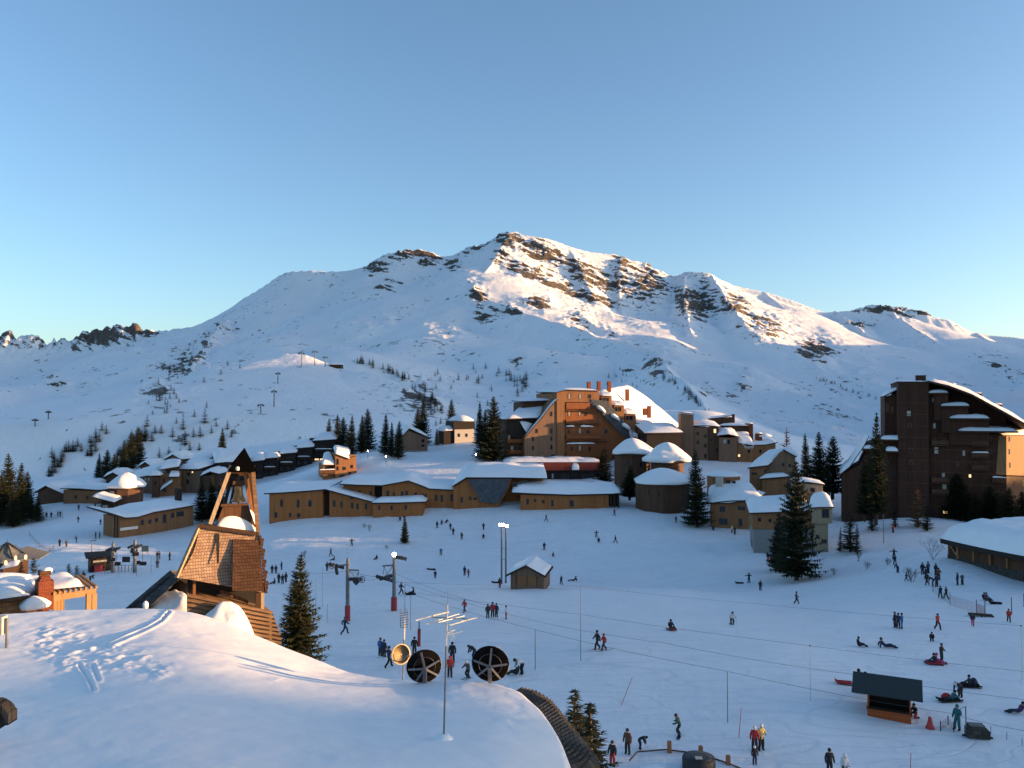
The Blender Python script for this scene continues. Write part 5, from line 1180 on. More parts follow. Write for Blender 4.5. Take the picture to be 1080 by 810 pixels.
# shingled eave curving down on the right of the snow
inner = [(548,727,19.0),(562,731,18.6),(575,742,17.75),(583,753,17.1),(590,764,16.5),(596,776,15.9),(603,790,15.1),(611,806,14.3)]
outer = [(552,725.5,19.6),(567,728.5,19.4),(583,737,18.9),(592,747,18.4),(602,759,17.8),(613,771,17.2),(624,783,16.6),(640,800,15.9)]
ev = MB()
for k in range(7):
    a0, a1, b0, b1 = P(*inner[k]), P(*inner[k+1]), P(*inner[k]).lerp(P(*outer[k]), .72), P(*inner[k+1]).lerp(P(*outer[k+1]), .72)
    m = 4
    for j in range(m):
        u0, u1 = j/m, (j+1)/m
        p0, p1, q0, q1 = a0.lerp(a1,u0)-Vector((.35,0,.28)), a0.lerp(a1,u1)-Vector((.35,0,.28)), b0.lerp(b1,u0)-Vector((0,0,.05)), b0.lerp(b1,u1)-Vector((0,0,.05))
        up = Vector((0,0,.09)); dn = Vector((0,0,-.05))
        ev.add([p0+up, q0+up, q1+dn*0, p1+dn*0, p0+dn-up, q0+dn-up, q1+dn-up, p1+dn-up], [(0,1,2,3),(7,6,5,4),(0,4,5,1),(1,5,6,2),(2,6,7,3),(3,7,4,0)][::1])
ev.build('shingle_eave', M['shingle_grey'], house)
mb = MB(); o1 = [P(*i_).lerp(P(*q), .72)-Vector((.1,0,.25)) for i_, q in zip(inner, outer)]; o2 = [Vector((p.x-.6, p.y-.2, 2)) for p in o1]; k_ = len(o1)
mb.add(o1+o2, [(i, i+1, i+1+k_, i+k_) for i in range(k_-1)]); mb.build('gable_wall', M['wood_black'], house)
# corner of another shingled gable poking out at the lower left
c = P(6, 762, 12.5)
t = thing('roof_gable', 'end of a dark shingled roof poking out of the snow at the lower left edge', 'roof', c)
q_ = lambda px, py, dy=0: P(px, py, 12.5+dy)-c
ol = [(-30,738),(-6,742.5),(0,744.5),(6,749),(10,755),(10,760),(6,765),(-1,769.5),(-8,773),(-30,778)]
fr = [q_(*a_) for a_ in ol]; bk = [q_(*a_, .0)+Vector((-.12,.22,-.01)) for a_ in ol]; n9 = len(ol)
mb = MB(); mb.add(fr+bk, [tuple(range(n9)), tuple(range(2*n9-1, n9-1, -1))]+[(i, i+n9, (i+1)%n9+n9, (i+1)%n9) for i in range(n9)]); mb.build('wall', M['wood_black'], t)
mb = MB(); r9 = random.Random(4)
for i in range(len(ol[:6])-1):
    for k in range(7):
        u = (k+.5)/7; p = fr[i].lerp(fr[i+1], u); L9 = .05+.05*r9.random(); mb.box(p.x-.028, p.x+.022, p.y-.05-.03*r9.random(), p.y+.16, p.z-.05, p.z+.02+L9*.35)
mb.build('shingles', M['shingle_grey'], t)
for k in range(5): p = fr[4].lerp(fr[8], (k+.5)/5); MB().box(p.x-.4, p.x, p.y-.012, p.y-.002, p.z-.0+.03*k, p.z+.012+.03*k).build('board', M['wood_dark'], t)

# ------------------------------------------------------------------ masts and dishes on the roof
def rz(px, py):     # point on the foreground snow seen through a pixel
    d = P(px, py, 1.0); d = Vector((d.x, 1, d.z-CAMZ)); Ys = np.linspace(9, 27, 400)
    h = CAMZ+d.z*Ys-roof_z(d.x*Ys, Ys); k = int(np.argmin(np.abs(h))) if not (h < 0).any() else int(np.argmax(h < 0)); Y = Ys[k]
    return Vector((d.x*Y, Y, float(roof_z(np.array([d.x*Y]), np.array([Y]))[0])))
b = rz(467.5, 779); k = b.y/F; top = P(472.5, 622, b.y)-b
t = thing('antenna_mast', 'thin television mast with a bright comb aerial standing in the foreground snow', 'antenna', b)
lean = Vector((top.x, top.y, top.z))
MB().tube(Vector((0,0,-.4)), lean*.62, .016, .016).build('pole', M['grey_paint'], t); MB().tube(lean*.62, lean*.9, .013, .010).build('pole', M['white_metal'], t); MB().tube(lean*.9, lean, .005, .003).build('whip', M['grey_paint'], t)
MB().dome((0,0,-.02), .16, .16, .10, n=14, k=4, seed=2).build('snow', M['snow_fine'], t)
def rel(px, py, dy=0): return P(px, py, b.y+dy)-b
bm_a, bm_b = rel(447,652.5,-.12), rel(503,650.5,.16)
ye = MB()
for i, (xa, ya, xb, yb) in enumerate([(438,654.5,456,649.6),(456,649.6,473,645.5),(450,658,484,647.5),(462,656.5,490,649.5),(474,659.5,492,654.5),(486,655.5,503,651.5)]):
    ye.tube(rel(xa,ya,-.25), rel(xb,yb,.25), .011 if i != 1 else .017, None, 6)
ye.build('aerial_rods', M['white_metal'], t); MB().tube(rel(456,651,-.02), rel(494,653,.05), .008).build('boom', M['grey_paint'], t)
sm = MB()
for a_, b_ in (((472,670),(488,666)),((474,664),(480,674)),((476,662.5),(476.5,676)),((472,668),(480,664))): sm.tube(rel(*a_,-.05), rel(*b_,.1), .006, None, 5)
sm.build('small_aerial', M['white_metal'], t)
# dishes
def dish(name, label, px, py, Y, rpx, face, back, ax, bracket):
    k = Y/F; r = rpx*k; c = P(px, py, Y); zr = float(roof_z(np.array([c.x]), np.array([c.y]))[0])
    t = thing(name, label, 'satellite dish', (c.x, c.y, min(zr, c.z-r*.7)))
    h = c.z-t.location.z; ax = Vector(ax).normalized(); cc = Vector((0,0,h))
    prof = [(.0,0),(r*.3,r*.01),(r*.6,r*.035),(r*.85,r*.07),(r,r*.10),(r*1.02,r*.10),(r*.98,r*.12),(r*.84,r*.085),(r*.6,r*.055),(r*.3,r*.035),(0.001,.03)]
    n = len(prof); q = Vector((0,0,1)).rotation_difference(ax)
    d = MB(); d.lathe(prof[:6], cc, 32, 0, True, ax); d.lathe(prof[5:], cc, 32, 1, True, ax); d.build('dish', [M[back], M[face]], t)
    return t, cc, ax, r, q
def ribs(t, cc, ax, r, q):
    rb = MB()
    for a in (.85, 2.3, 3.3, 6.1, 4.71):
        e = q @ Vector((math.cos(a), math.sin(a), 0)); rb.beam(cc-ax*.09, cc+e*r*.93+ax*(r*.09-.05), .045, .045)
    rb.build('rib', M['steel'], t)
    rg = MB()
    for i in range(24):
        a0, a1 = i*math.pi/12, (i+1)*math.pi/12
        p0, p1 = [cc+q@Vector((math.cos(a)*r*.62, math.sin(a)*r*.62, r*.06-.05)) for a in (a0, a1)]; rg.tube(p0, p1, .012, None, 5, cap=False)
    rg.build('ring', M['dark_metal'], t)
    MB().beam(cc-ax*.12, Vector((cc.x*.0, .05, -.3)), .09, .09).build('mount', M['steel'], t)
for px, py, Y, rr, lab, ax in ((447.5,703.5,19.6,18.2,'dark satellite dish seen from behind, left one of two behind the mast', (-.22,.95,.16)), (517,701,19.2,19.5,'larger dark satellite dish seen from behind, right of the mast', (.10,.97,.15))):
    ribs(*dish('satellite_dish', lab, px, py, Y, rr, 'plaster', 'dish_back', ax, True))
t, cc, ax, r, q = dish('satellite_dish', 'pale beige satellite dish facing the sun on a thin white pole', 422.5, 690, 20.3, 10.5, 'dish_beige', 'dish_beige', (.50,-.85,.16), False)
pt = P(427, 650, 20.3)-t.location
MB().tube((.04,.1,-.5), (.07,.1,pt.z*.62), .018).build('pole', M['grey_paint'], t); MB().tube((.07,.1,pt.z*.62), (.09,.1,pt.z), .022, .02).build('pole', M['white_metal'], t)
MB().beam(cc+ax*.02-Vector((0,0,r*.8)), cc+ax*.42, .02, .02).build('feed_arm', M['dark_metal'], t); MB().tube(cc+ax*.38, cc+ax*.5, .04).build('receiver', M['dark_metal'], t)
lat = MB()
for i in range(7): lat.tube((-.02,.1,pt.z*.80+i*.06), (.17,.05,pt.z*.83+i*.06), .008, None, 5)
for x in (-.02, .17): lat.tube((x,.1,pt.z*.8), (x,.08,pt.z*1.1), .009, None, 5)
lat.build('lattice_aerial', M['steel'], t)
# little box and post at the far left of the roof
b = rz(7, 684); t = thing('roof_post', 'short white-topped post in the snow at the far left edge', 'post', b)
q = P(7, 652, b.y)-b; MB().tube((0,0,-.3),(0,0,q.z),.035).build('post', M['grey_paint'], t); q2 = P(-4, 650, b.y)-b; MB().box(q2.x-.3, q2.x+.22, -.12, .12, q.z-.4, q.z+.05).build('box', M['plaster'], t)
b = P(151, 643, 26.6); b.z = float(roof_z(np.array([b.x]), np.array([b.y]))[0])
b = P(153.5, 644, 27.0); t = thing('vent_stub', 'small snow-plastered vent poking over the roof ridge beside the slate wing', 'vent', b)
MB().tube((0,0,-.4),(0,0,.22),.05).build('pipe', M['wood_beam'], t); MB().dome((0,0,.2), .09, .08, .12, n=12, k=4, seed=3).build('snow', M['snow_fine'], t)
# ================================================================== trees
def spruce_mesh(seed, h=10.0, rmax=2.3, whorls=34, per=9, power=.85, droop=.35, base=.06, ragged=.3, sparse=0.0, tip=.5):
    """crown of many needle sprays on drooping boughs (one mesh) and a tapered trunk with bare limbs (one mesh)"""
    r_ = random.Random(seed); v = []; f = []; tv = MB()
    def tri(a, b, c): n = len(v); v.extend([a, b, c]); f.append((n, n+1, n+2))
    tv.tube((0,0,-.8), (0,0,h*.97), .022*h, .003*h, 8)
    for w in range(whorls):
        u = base+(1-base)*((w+r_.random()*.7)/whorls); z = h*u
        L0 = rmax*((1-u)**power)*(1+.1*math.sin(w*1.7))+.02*h*(1-u)+tip*.12
        n = max(4, int(per*(.55+.45*(1-u))))
        off = r_.random()*6.28
        for b in range(n):
            if r_.random() < sparse: continue
            a = off+2*math.pi*(b+r_.uniform(-.3,.3))/n
            L = L0*(1-ragged*r_.random()**1.5)
            up = .10+.38*u-droop*(1-u)*r_.uniform(.6,1.2)
            ca, sa = math.cos(a), math.sin(a)
            if L > .5 and b % 2 == 0: tv.tube((0,0,z), (ca*L*.7, sa*L*.7, z+L*up*.6), .006*h*(1.1-u), .001*h, 4, cap=False)
            m = max(3, int(3+L*3.2))
            for k in range(m):
                t = .12+.88*(k+r_.random()*.6)/m
                cx, cy = ca*L*t, sa*L*t; cz = z+L*(up*t+.16*t*t)
                s = (.17+.34*(1-t)+.10*r_.random())*min(1.0, .4+L*.45)*(h/10)**.5
                for sd in (-1, 1):
                    aa = a+sd*r_.uniform(.5,1.1); dx, dy = math.cos(aa)*s*1.5, math.sin(aa)*s*1.5
                    dz = r_.uniform(-.62,-.05)*s
                    wx, wy = -math.sin(aa)*s*.34, math.cos(aa)*s*.34
                    tri((cx-wx, cy-wy, cz+.05*s), (cx+wx, cy+wy, cz-.05*s), (cx+dx, cy+dy, cz+dz))
                if r_.random() < .75: tri((cx-ca*s*.35, cy-sa*s*.35, cz+.02), (cx+ca*s*.35, cy+sa*s*.35, cz), (cx+r_.uniform(-.15,.15)*s, cy+r_.uniform(-.15,.15)*s, cz-s*r_.uniform(.7,1.2)))
            s = .28*min(1, L+.2); tri((ca*L*.92-sa*s*.25, sa*L*.92+ca*s*.25, z+L*(up+.14)), (ca*L*.92+sa*s*.25, sa*L*.92-ca*s*.25, z+L*(up+.14)), (ca*(L+s), sa*(L+s), z+L*(up+.2)))
    for k in range(5): 
        a = k*1.26; tri((math.cos(a)*.06, math.sin(a)*.06, h*.955), (math.cos(a+2)*.06, math.sin(a+2)*.06, h*.955), (0, 0, h*1.02))
    return v, f, tv
def tree_thing(name, label, seed, group=None, mat='needle', **kw):
    t = thing(name, label, 'tree', (0, 0, -50), 0, group)
    v, f, tv = spruce_mesh(seed, **kw)
    MB().add(v, f).build('crown', M[mat], t); tv.build('trunk', M['bark'], t); return t
PROTO = {
 'spruce': [tree_thing('spruce_tree', None, 3), tree_thing('spruce_tree', None, 11, rmax=1.9, whorls=38, ragged=.4), tree_thing('spruce_tree', None, 23, rmax=2.7, whorls=32, power=.75, ragged=.35)],
 'thin': [tree_thing('spruce_tree', None, 5, rmax=1.5, whorls=30, per=7, ragged=.6, sparse=.3)],
 'pine': [tree_thing('pine_tree', None, 8, rmax=3.0, whorls=18, per=8, power=.5, ragged=.6, sparse=.35, base=.2, droop=-.1)],
 'larch': [tree_thing('larch_tree', None, 9, mat='larch', rmax=2.2, whorls=26, per=6, ragged=.5, sparse=.4)],
}
_used = set()
def plant(kind, var, px, py_top, py_base, label, group=None, pos=None, Y=None, width=1.0):
    p0 = PROTO[kind][var % len(PROTO[kind])]
    g = pos or (Vector(P(px, py_base, Y)) if Y else G(px, py_base))
    H = P(px, py_top, g.y).z-g.z
    if id(p0) in _used: o = copy_tree(p0)
    else: o = p0; _used.add(id(p0))
    o.location = g; s = H/10.0; w_ = width*rng.uniform(.85, 1.22); o.scale = (s*w_*rng.uniform(.9, 1.1), s*w_, s); o.rotation_euler = (rng.gauss(0, .018), rng.gauss(0, .018), rng.uniform(0, 6.28))
    tag(o, label, 'tree', group); return o
# the single trees one can tell apart
plant('spruce', 2, 840, 486, 612, 'tallest dark spruce standing in front of the pale balcony house')
plant('spruce', 1, 822, 540, 602, 'smaller dark spruce leaning on the left side of the tallest spruce', width=1.3)
plant('spruce', 0, 735, 474, 556, 'dark spruce between the wide round chalet and the tan sloping-roof chalet', width=1.15)
b = P(314, 700, 43); plant('spruce', 0, 312, 584, 700, 'sunlit golden-green spruce beside the bell tower', pos=Vector((b.x, b.y, P(312,712,43).z)), width=1.2)
plant('spruce', 1, 427, 543, 573, 'small lone spruce sapling on the bank below the long lodge', width=.9)
plant('spruce', 2, 520, 418, 488, 'broad dark spruce at the left end of the apartment block', width=1.25); plant('spruce', 0, 512, 432, 486, 'dark spruce joined to the left of the broad spruce by the apartment block', width=1.1)
plant('spruce', 1, 506, 424, 470, 'pointed spruce behind the broad pair at the left end of the apartment block')
for i, (px, a, b, lab) in enumerate([(347,441,476,'leftmost of the dark spruces behind the stepped terrace row'),(355,437,478,'second from the left of the dark spruces behind the stepped terrace row'),(362,440,478,'third from the left of the dark spruces behind the stepped terrace row'),(370,438,480,'dark spruce in the middle of the grove behind the stepped terrace row'),(381,438,478,'slim spruce right of the middle of the grove behind the terrace row'),
   (388,431,476,'tallest spruce of the grove behind the stepped terrace row'),(406,436,480,'broad spruce between the grove and the small grey chalet'),(413,445,482,'lower spruce left beside the small grey chalet'),(420,444,484,'drooping spruce right in front of the small grey chalet')]):
    plant('spruce', i, px, a, b, lab, 'spruces behind the terrace houses', width=1.0)
for px, a, b, lab in ((446,423,470,'slim spruce on the knoll side right of the small grey chalet'),(440,430,468,'spruce half hidden behind the small grey chalet'),(476,421,452,'thin spruce behind the pale and dark chalet'),(461,452,470,'bushy little spruce left of the pale and dark chalet')):
    plant('spruce', int(px), px, a, b, lab)
plant('spruce', 0, 864, 455, 524, 'left one of two tall dark spruces behind the balcony house', width=1.25, Y=190); plant('spruce', 2, 878, 460, 522, 'right one of two tall dark spruces behind the balcony house', width=1.1, Y=196)
plant('spruce', 1, 851, 457, 512, 'slim spruce left of the two tall dark spruces behind the balcony house', Y=205); plant('larch', 0, 829, 451, 500, 'spruce with brownish crown behind the gabled house', Y=215, width=1.2)
plant('spruce', 1, 924, 435, 545, 'tall dark spruce standing against the left part of the dark tower', width=.9, Y=160); plant('spruce', 2, 912, 480, 545, 'wide spruce at the left foot of the dark tower', Y=162)
for px, a, b, k, lab in ((897,531,582,'thin','open-branched pine on the bank left of the dark tower'),(886,556,582,'thin','small thin pine on the bank beside the balcony house'),(904,552,584,'thin','ragged little spruce right of the open-branched pine'),(920,528,560,'thin','sparse spruce under the tall dark spruce'),(944,530,556,'thin','thin dark spruce at the foot of the dark tower'),(968,514,556,'larch','brown bare larch in front of the dark tower'),(978,528,560,'thin','dark sapling right of the brown larch'),
    (1012,500,548,'spruce','dark spruce at the foot of the tower left of the low hall'),(1046,512,552,'spruce','dark bushy spruce behind the snow roof of the low hall'),(1064,514,556,'spruce','dark spruce behind the low hall at the right edge'),(1078,518,556,'spruce','last dark spruce at the right edge behind the low hall'),(1030,520,552,'spruce','low dark spruce behind the left end of the low hall')):
    plant(k, px, px, a, b, lab, width=1.9 if px > 1000 else 1.3)
plant('spruce', 2, 637, 472, 508, 'dark spruce between the red hall and the first mushroom chalet', width=1.2); plant('spruce', 1, 675, 493, 515, 'small dark spruce in front of the mushroom roofed chalet', width=1.5); plant('spruce', 0, 694, 486, 512, 'little spruce between the two mushroom roofed chalets', width=1.4); plant('spruce', 0, 664, 490, 525, 'dark spruce against the right end of the lodge', width=1.5, Y=196)
for i, (px, a, b, lab) in enumerate([(10,478,548,'tall spruce at the far left edge of the village'),(20,488,552,'spruce close right of the tall one at the far left edge'),(2,500,552,'spruce cut by the left picture edge'),(27,497,540,'slim spruce at the right of the far left group'),(33,520,548,'low bushy spruce left of the brown gabled chalet'),(14,520,556,'low spruce in front of the far left group'),(40,522,550,'dark low spruce at the fence below the left chalets'),(-6,512,556,'outermost low spruce at the left edge')]):
    plant('spruce', i, px, a, b, lab, 'spruces at the far left', width=1.3)
for i, (px, a, b, lab) in enumerate([(234,451,486,'big dark spruce behind the tower cap'),(224,500,548,'dark spruce against the right end of the long sweeping roof'),(213,508,550,'second dark spruce by the right end of the long sweeping roof'),(232,505,548,'dark spruce left behind the bell tower'),(104,478,508,'spruce behind the round brown chalet'),(112,474,510,'second spruce behind the round brown chalet'),(120,478,506,'third spruce behind the round brown chalet'),(130,464,500,'leaning clump of spruces above the round brown chalet'),(138,456,496,'higher spruce above the round brown chalet'),(146,450,488,'upper spruce of the line climbing above the left chalets')]):
    plant('spruce', i, px, a, b, lab, width=1.1)
b = G(76, 614); plant('pine', 0, 72, 594, 616, 'dark bushy little pine behind the pergola', width=.75); plant('pine', 0, 81, 596, 616, 'second bushy little pine behind the pergola', width=.7)
b = P(618, 830, 21); plant('thin', 0, 604, 728, 830, 'sparse young spruce with bare twigs beside the shingled eave', pos=Vector((P(604,800,21).x, 21, P(604,860,21).z)), width=2.1)
plant('thin', 0, 624, 742, 830, 'lower young spruce with bare twigs right of the sparse one', pos=Vector((P(624,800,21.8).x, 21.8, P(624,862,21.8).z)), width=2.2)
for q in ((40,600),(30,598),(24,602)):
    pass
plant('pine', 0, 36, 588, 608, 'dark low bush beside the pointed pavilion', width=1.3, Y=104); plant('pine', 0, 22, 592, 608, 'dark shrub in front of the pointed pavilion', width=1.3, Y=104)

# far conifers scattered over the slopes: one low mesh each, shared data
def far_mesh(seed):
    v, f, tv = spruce_mesh(seed, whorls=12, per=6, ragged=.5, rmax=2.2); o = MB().add(v, f)
    o.tube((0,0,-1.5),(0,0,8),.2,.05,5,1); return o.build('conifer_tree', [M['needle_far'], M['bark']])
FAR = [far_mesh(s) for s in (101, 102, 103)]
_fu = [0]
def far_tree(px, py, hpx, label, group):
    g = GF(px, py)
    if g is None: return
    i = rng.randrange(3); src = FAR[i]
    if (1 << i) & _fu[0]: o = src.copy(); COL.objects.link(o)
    else: o = src; _fu[0] |= 1 << i
    o.location = g; s = 1.2*hpx*g.y/F/10; o.scale = (s*1.6, s*1.6, s); o.rotation_euler = (0, 0, rng.uniform(0, 6.28))
    tag(o, label, 'tree', group)
def scatter(n, poly, hr, label, group, jitter=1.0):
    """n trees along/around a traced line or inside a quad"""
    for _ in range(n):
        if len(poly) == 2 or isinstance(poly, list):
            k = rng.randrange(len(poly)-1); t_ = rng.random(); a, b = poly[k], poly[k+1]
            px, py = a[0]+(b[0]-a[0])*t_+rng.gauss(0, jitter), a[1]+(b[1]-a[1])*t_+rng.gauss(0, jitter)
        far_tree(px, py, rng.uniform(*hr), label, group)
scatter(26, [(378,384),(395,388),(415,395),(432,402)], (4,7.5), 'small dark conifer in the row along the crest of the knoll', 'conifers on the knoll crest', 1.2)
scatter(26, [(432,404),(446,415),(455,430),(463,450)], (5,10), 'small conifer among the rocks on the right cliff of the knoll', 'conifers on the knoll cliff', 4)
scatter(34, [(700,398),(720,412),(735,425),(748,440)], (4,8), 'tiny conifer in the row down the edge of the long spur', 'conifers on the spur edge', 1.5)
scatter(24, [(862,400),(885,408),(905,416),(930,424)], (2,4), 'tiny conifer in the diagonal row above the dark tower', 'conifers above the tower', 1.0)
scatter(26, [(80,478),(62,492),(52,506)], (6,12), 'conifer on the lowest left edge of the shoulder', 'conifers on the shoulder edge', 3)
scatter(30, [(155,458),(145,470),(132,486),(120,498)], (8,14), 'dark conifer in the dense strip above the left chalets', 'conifers above the left chalets', 3.5)
scatter(16, [(108,462),(95,476),(88,490)], (6,11), 'conifer in the left strip of the shoulder', 'conifers in the left strip', 4)
scatter(26, [(175,395),(185,420),(178,430),(170,420)], (3,7), 'tiny conifer among the rocks high on the left shoulder', 'conifers high on the shoulder', 7)
for px, py, h in ((170,458,9),(182,463,10),(193,455,12),(195,473,15),(204,462,9),(211,462,11),(216,449,14),(168,486,12),(178,484,9),(190,483,8),(200,480,8),(186,448,6),(160,470,10),(210,480,8),(223,460,7),(218,430,6),(240,386,5),(233,395,6),(253,389,5),(215,404,6),(205,440,7),(228,450,6),(150,478,9),(240,455,9),(236,470,8),(244,462,7)):
    far_tree(px, py, h, 'single small conifer dotting the open left shoulder slope', 'single conifers on the shoulder')
scatter(34, [(475,405),(490,402),(512,408),(530,404),(545,412),(560,425)], (3,7), 'tiny conifer in the hollow left of the apartment block roof', 'conifers in the hollow', 9)
scatter(14, [(530,398),(548,404),(556,410)], (5,9), 'small conifer on the rocky mound above the apartment block', 'conifers on the mound', 3)
scatter(12, [(640,398),(668,404),(690,412)], (2.5,5), 'tiny conifer on the slope above the sunlit roof', 'conifers above the sunlit roof', 5)
for f_ in FAR: pass

# leafless shrub near the low hall and twigs in the snow
def twig_shrub(name, label, px, py, hpx, spread, seed, group=None):
    g = G(px, py); k = g.y/F; h = hpx*k; r_ = random.Random(seed); mb = MB()
    def grow(a, d, L, rad, lev):
        b = a+d*L; mb.tube(a, b, rad, rad*.6, 4, cap=False)
        if lev == 0: return
        for _ in range(3):
            e = (d+Vector((r_.uniform(-1,1)*spread, r_.uniform(-1,1)*spread, r_.uniform(-.2,.5)))).normalized(); grow(a+d*L*r_.uniform(.5,1), e, L*r_.uniform(.55,.8), rad*.6, lev-1)
    for _ in range(6): grow(Vector((r_.uniform(-.15,.15),r_.uniform(-.15,.15),-.2)), Vector((r_.uniform(-.7,.7)*spread, r_.uniform(-.6,.6)*spread, 1)).normalized(), h*.42, .022, 3)
    o = mb.build(name, M['bark']); o.location = g; tag(o, label, 'shrub', group)
twig_shrub('bare_shrub', 'round leafless shrub left of the low timber hall', 985, 590, 30, 1.0, 3)
for i, (px, py, h) in enumerate(((322,588,10),(390,560,9),(384,557,7),(408,579,7),(960,612,18),(962,614,20),(905,592,14),(915,600,10),(936,596,10),(880,606,10))):
    twig_shrub('dry_twigs', 'dry twigs sticking out of the snow ' + ['left of the lift pylons','on the bank below the lodge','beside the lone sapling bank','under the lone sapling','left of the queue by the hall','in the queue left of the hall','on the bank right of the balcony house','on the bank left of the climbing people','beside the climbing people','right of the tallest spruce'][i], px, py, h, .6, 40+i)
# ================================================================== chairlift, lamps, ropes, poles, nets
def up(px, py, g): return P(px, py, g.y).z-g.z
def pad(t, r, h): 
    MB().lathe([(r,-.3),(r,h),(r*.9,h+.03)], n=8, smooth=False).build('padding', M['pad_red'], t)
def sheaves(t, a, b, n=6, wheels=True):
    """sheave train: rocker beam with little wheels, an end wheel"""
    a = Vector(a); b = Vector(b); mb = MB(); mb.beam(a, b, .14, .22)
    for i in range(n):
        c = a.lerp(b, (i+.5)/n); mb.tube(c+Vector((0,-.10,.12)), c+Vector((0,.10,.12)), .19, None, 10)
    mb.build('sheave_train', M['dark_metal'], t)
def ring(t, c, r, name='bull_wheel'):
    mb = MB(); c = Vector(c)
    for i in range(18):
        p0, p1 = [c+Vector((math.cos(a)*r, 0, math.sin(a)*r)) for a in (i*math.pi/9, (i+1)*math.pi/9)]; mb.tube(p0, p1, .05, None, 5, cap=False)
    for i in range(3): a = i*math.pi/3; mb.tube(c+Vector((math.cos(a)*r,0,math.sin(a)*r)), c-Vector((math.cos(a)*r,0,math.sin(a)*r)), .03, None, 4)
    mb.build(name, M['steel'], t)
# left pylon
g = G(366.5, 655); k = g.y/F; t = thing('lift_pylon', 'unlit red padded lift pylon with wheel trains on both sides, left of the pair', 'lift pylon', g, 0, 'lift pylons on the slope')
H = up(366, 589, g); pad(t, 2.9*k, up(366, 639, g)); MB().tube((0,0,0),(0,0,H), .24, .17, 10).build('mast', M['grey_paint'], t)
x = lambda px: (px-366.5)*k
ladder = MB()
for i in range(14): z = 2.8+i*.45; ladder.tube((-.16,-.24,z),(.16,-.24,z),.018,None,4)
for s in (-.16,.16): ladder.tube((s,-.24,2.6),(s,-.22,H-.3),.02,None,4)
ladder.build('ladder', M['steel'], t)
arm = MB(); arm.beam((x(352),0,up(0,597,g)),(x(367),0,up(0,595.5,g)),.12,.16); arm.beam((x(366),0,up(0,601,g)),(x(378),0,up(0,601.5,g)),.12,.16)
for a, b in (((368,601),(375,610)),((378,601),(375,611)),((378,601.5),(377,611)),((367,612),(372,611))): arm.tube((x(a[0]),0,up(0,a[1],g)),(x(b[0]),0,up(0,b[1],g)),.04,None,5)
arm.build('cross_arm', M['steel'], t)
sheaves(t, (x(347),-.3,up(0,595,g)),(x(362),.3,up(0,600,g)),5); sheaves(t, (x(369),-.3,up(0,611,g)),(x(381),.3,up(0,612.5,g)),6)
ring(t, (x(350),-.2,up(0,597,g)), 2.6*k); ring(t, (x(381.5),-.1,up(0,611,g)), 3.2*k)
ct = MB(); ct.beam((x(354),0,up(0,598,g)),(x(355.5),0,up(0,606,g)),.3,.3); ct.beam((x(373),.2,up(0,612,g)),(x(377),.2,up(0,616,g)),.4,.5); ct.build('counterweight', M['dark_metal'], t)
# right pylon with lit lamp
g = G(415.5, 644); k = g.y/F; t = thing('lift_pylon', 'red padded lift pylon with a glowing lamp on top, right of the pair', 'lift pylon', g, 0, 'lift pylons on the slope')
x = lambda px: (px-415.5)*k; H = up(0, 586, g); pad(t, 3.2*k, up(0,630,g)); MB().tube((0,0,0),(0,0,H),.25,.17,10).build('mast', M['grey_paint'], t)
lp = MB().lathe([(.05,-.25),(.19,-.16),(.2,.16),(.08,.22)], (0,-.1,H+.15), 10); lp.build('lamp', M['lamp_glow'], t)
arm = MB(); arm.beam((x(403),0,up(0,597,g)),(x(416),0,up(0,596,g)),.12,.16); arm.beam((x(415),0,up(0,588,g)),(x(428),0,up(0,590,g)),.12,.16)
for a, b in (((405,597),(409,608)),((414,597),(406,608)),((405,597),(404,606)),((416,590),(424,586))): arm.tube((x(a[0]),0,up(0,a[1],g)),(x(b[0]),0,up(0,b[1],g)),.04,None,5)
arm.build('cross_arm', M['steel'], t)
sheaves(t, (x(397),-.3,up(0,608,g)),(x(414),.3,up(0,614,g)),7); sheaves(t, (x(400),.2,up(0,612,g)),(x(413),.5,up(0,609,g)),6); sheaves(t, (x(418),-.2,up(0,588,g)),(x(428),.3,up(0,591,g)),5)
ring(t, (x(411),0,up(0,609,g)), 3.2*k)
# lone padded post
g = G(442, 681.5); k = g.y/F; t = thing('padded_post', 'slim post wrapped in a red pad in front of the dishes', 'post', g); MB().lathe([(1.7*k,0),(1.7*k,up(0,664,g)),(1.4*k,up(0,663.4,g))], n=10, smooth=False).build('padding', M['pad_red'], t); MB().tube((0,0,0),(0,0,up(0,655.5,g)),.05).build('post', M['dark_metal'], t)
# twin floodlight masts by the hut
for px, base, top, lit, lab in ((529,616,554,True,'floodlight mast with a glowing lamp, left one of the two by the wooden hut'),(533.5,615,555,False,'darker floodlight mast, right one of the two by the wooden hut')):
    g = G(px, base); k = g.y/F; t = thing('floodlight_mast', lab, 'floodlight', g, 0, 'twin floodlight masts'); H = up(0, top, g)
    MB().tube((0,0,-.3),(0,0,H),.17,.12,8).build('mast', M['grey_paint'], t)
    MB().beam((-2.6*k,0,H-.15),(2.6*k,0,H-.15),.08,.1).build('cross_arm', M['dark_metal'], t)
    for i, s in enumerate((-1,1)):
        MB().box(s*1.3*k-.26, s*1.3*k+.26, -.30, .06, H-.1, H+.38).build('floodlight', M['dark_metal'], t)
        MB().box(s*1.3*k-.22, s*1.3*k+.22, -.325, -.303, H-.05, H+.33).build('lens', M['lamp_glow'] if lit or i == 1 else M['curtain'], t)
    if lit:
        for z in (.42,.6): MB().beam((.1,.0,H*z),(4.4*k,0,H*z),.06,.06).build('tie_bar', M['grey_paint'], t)
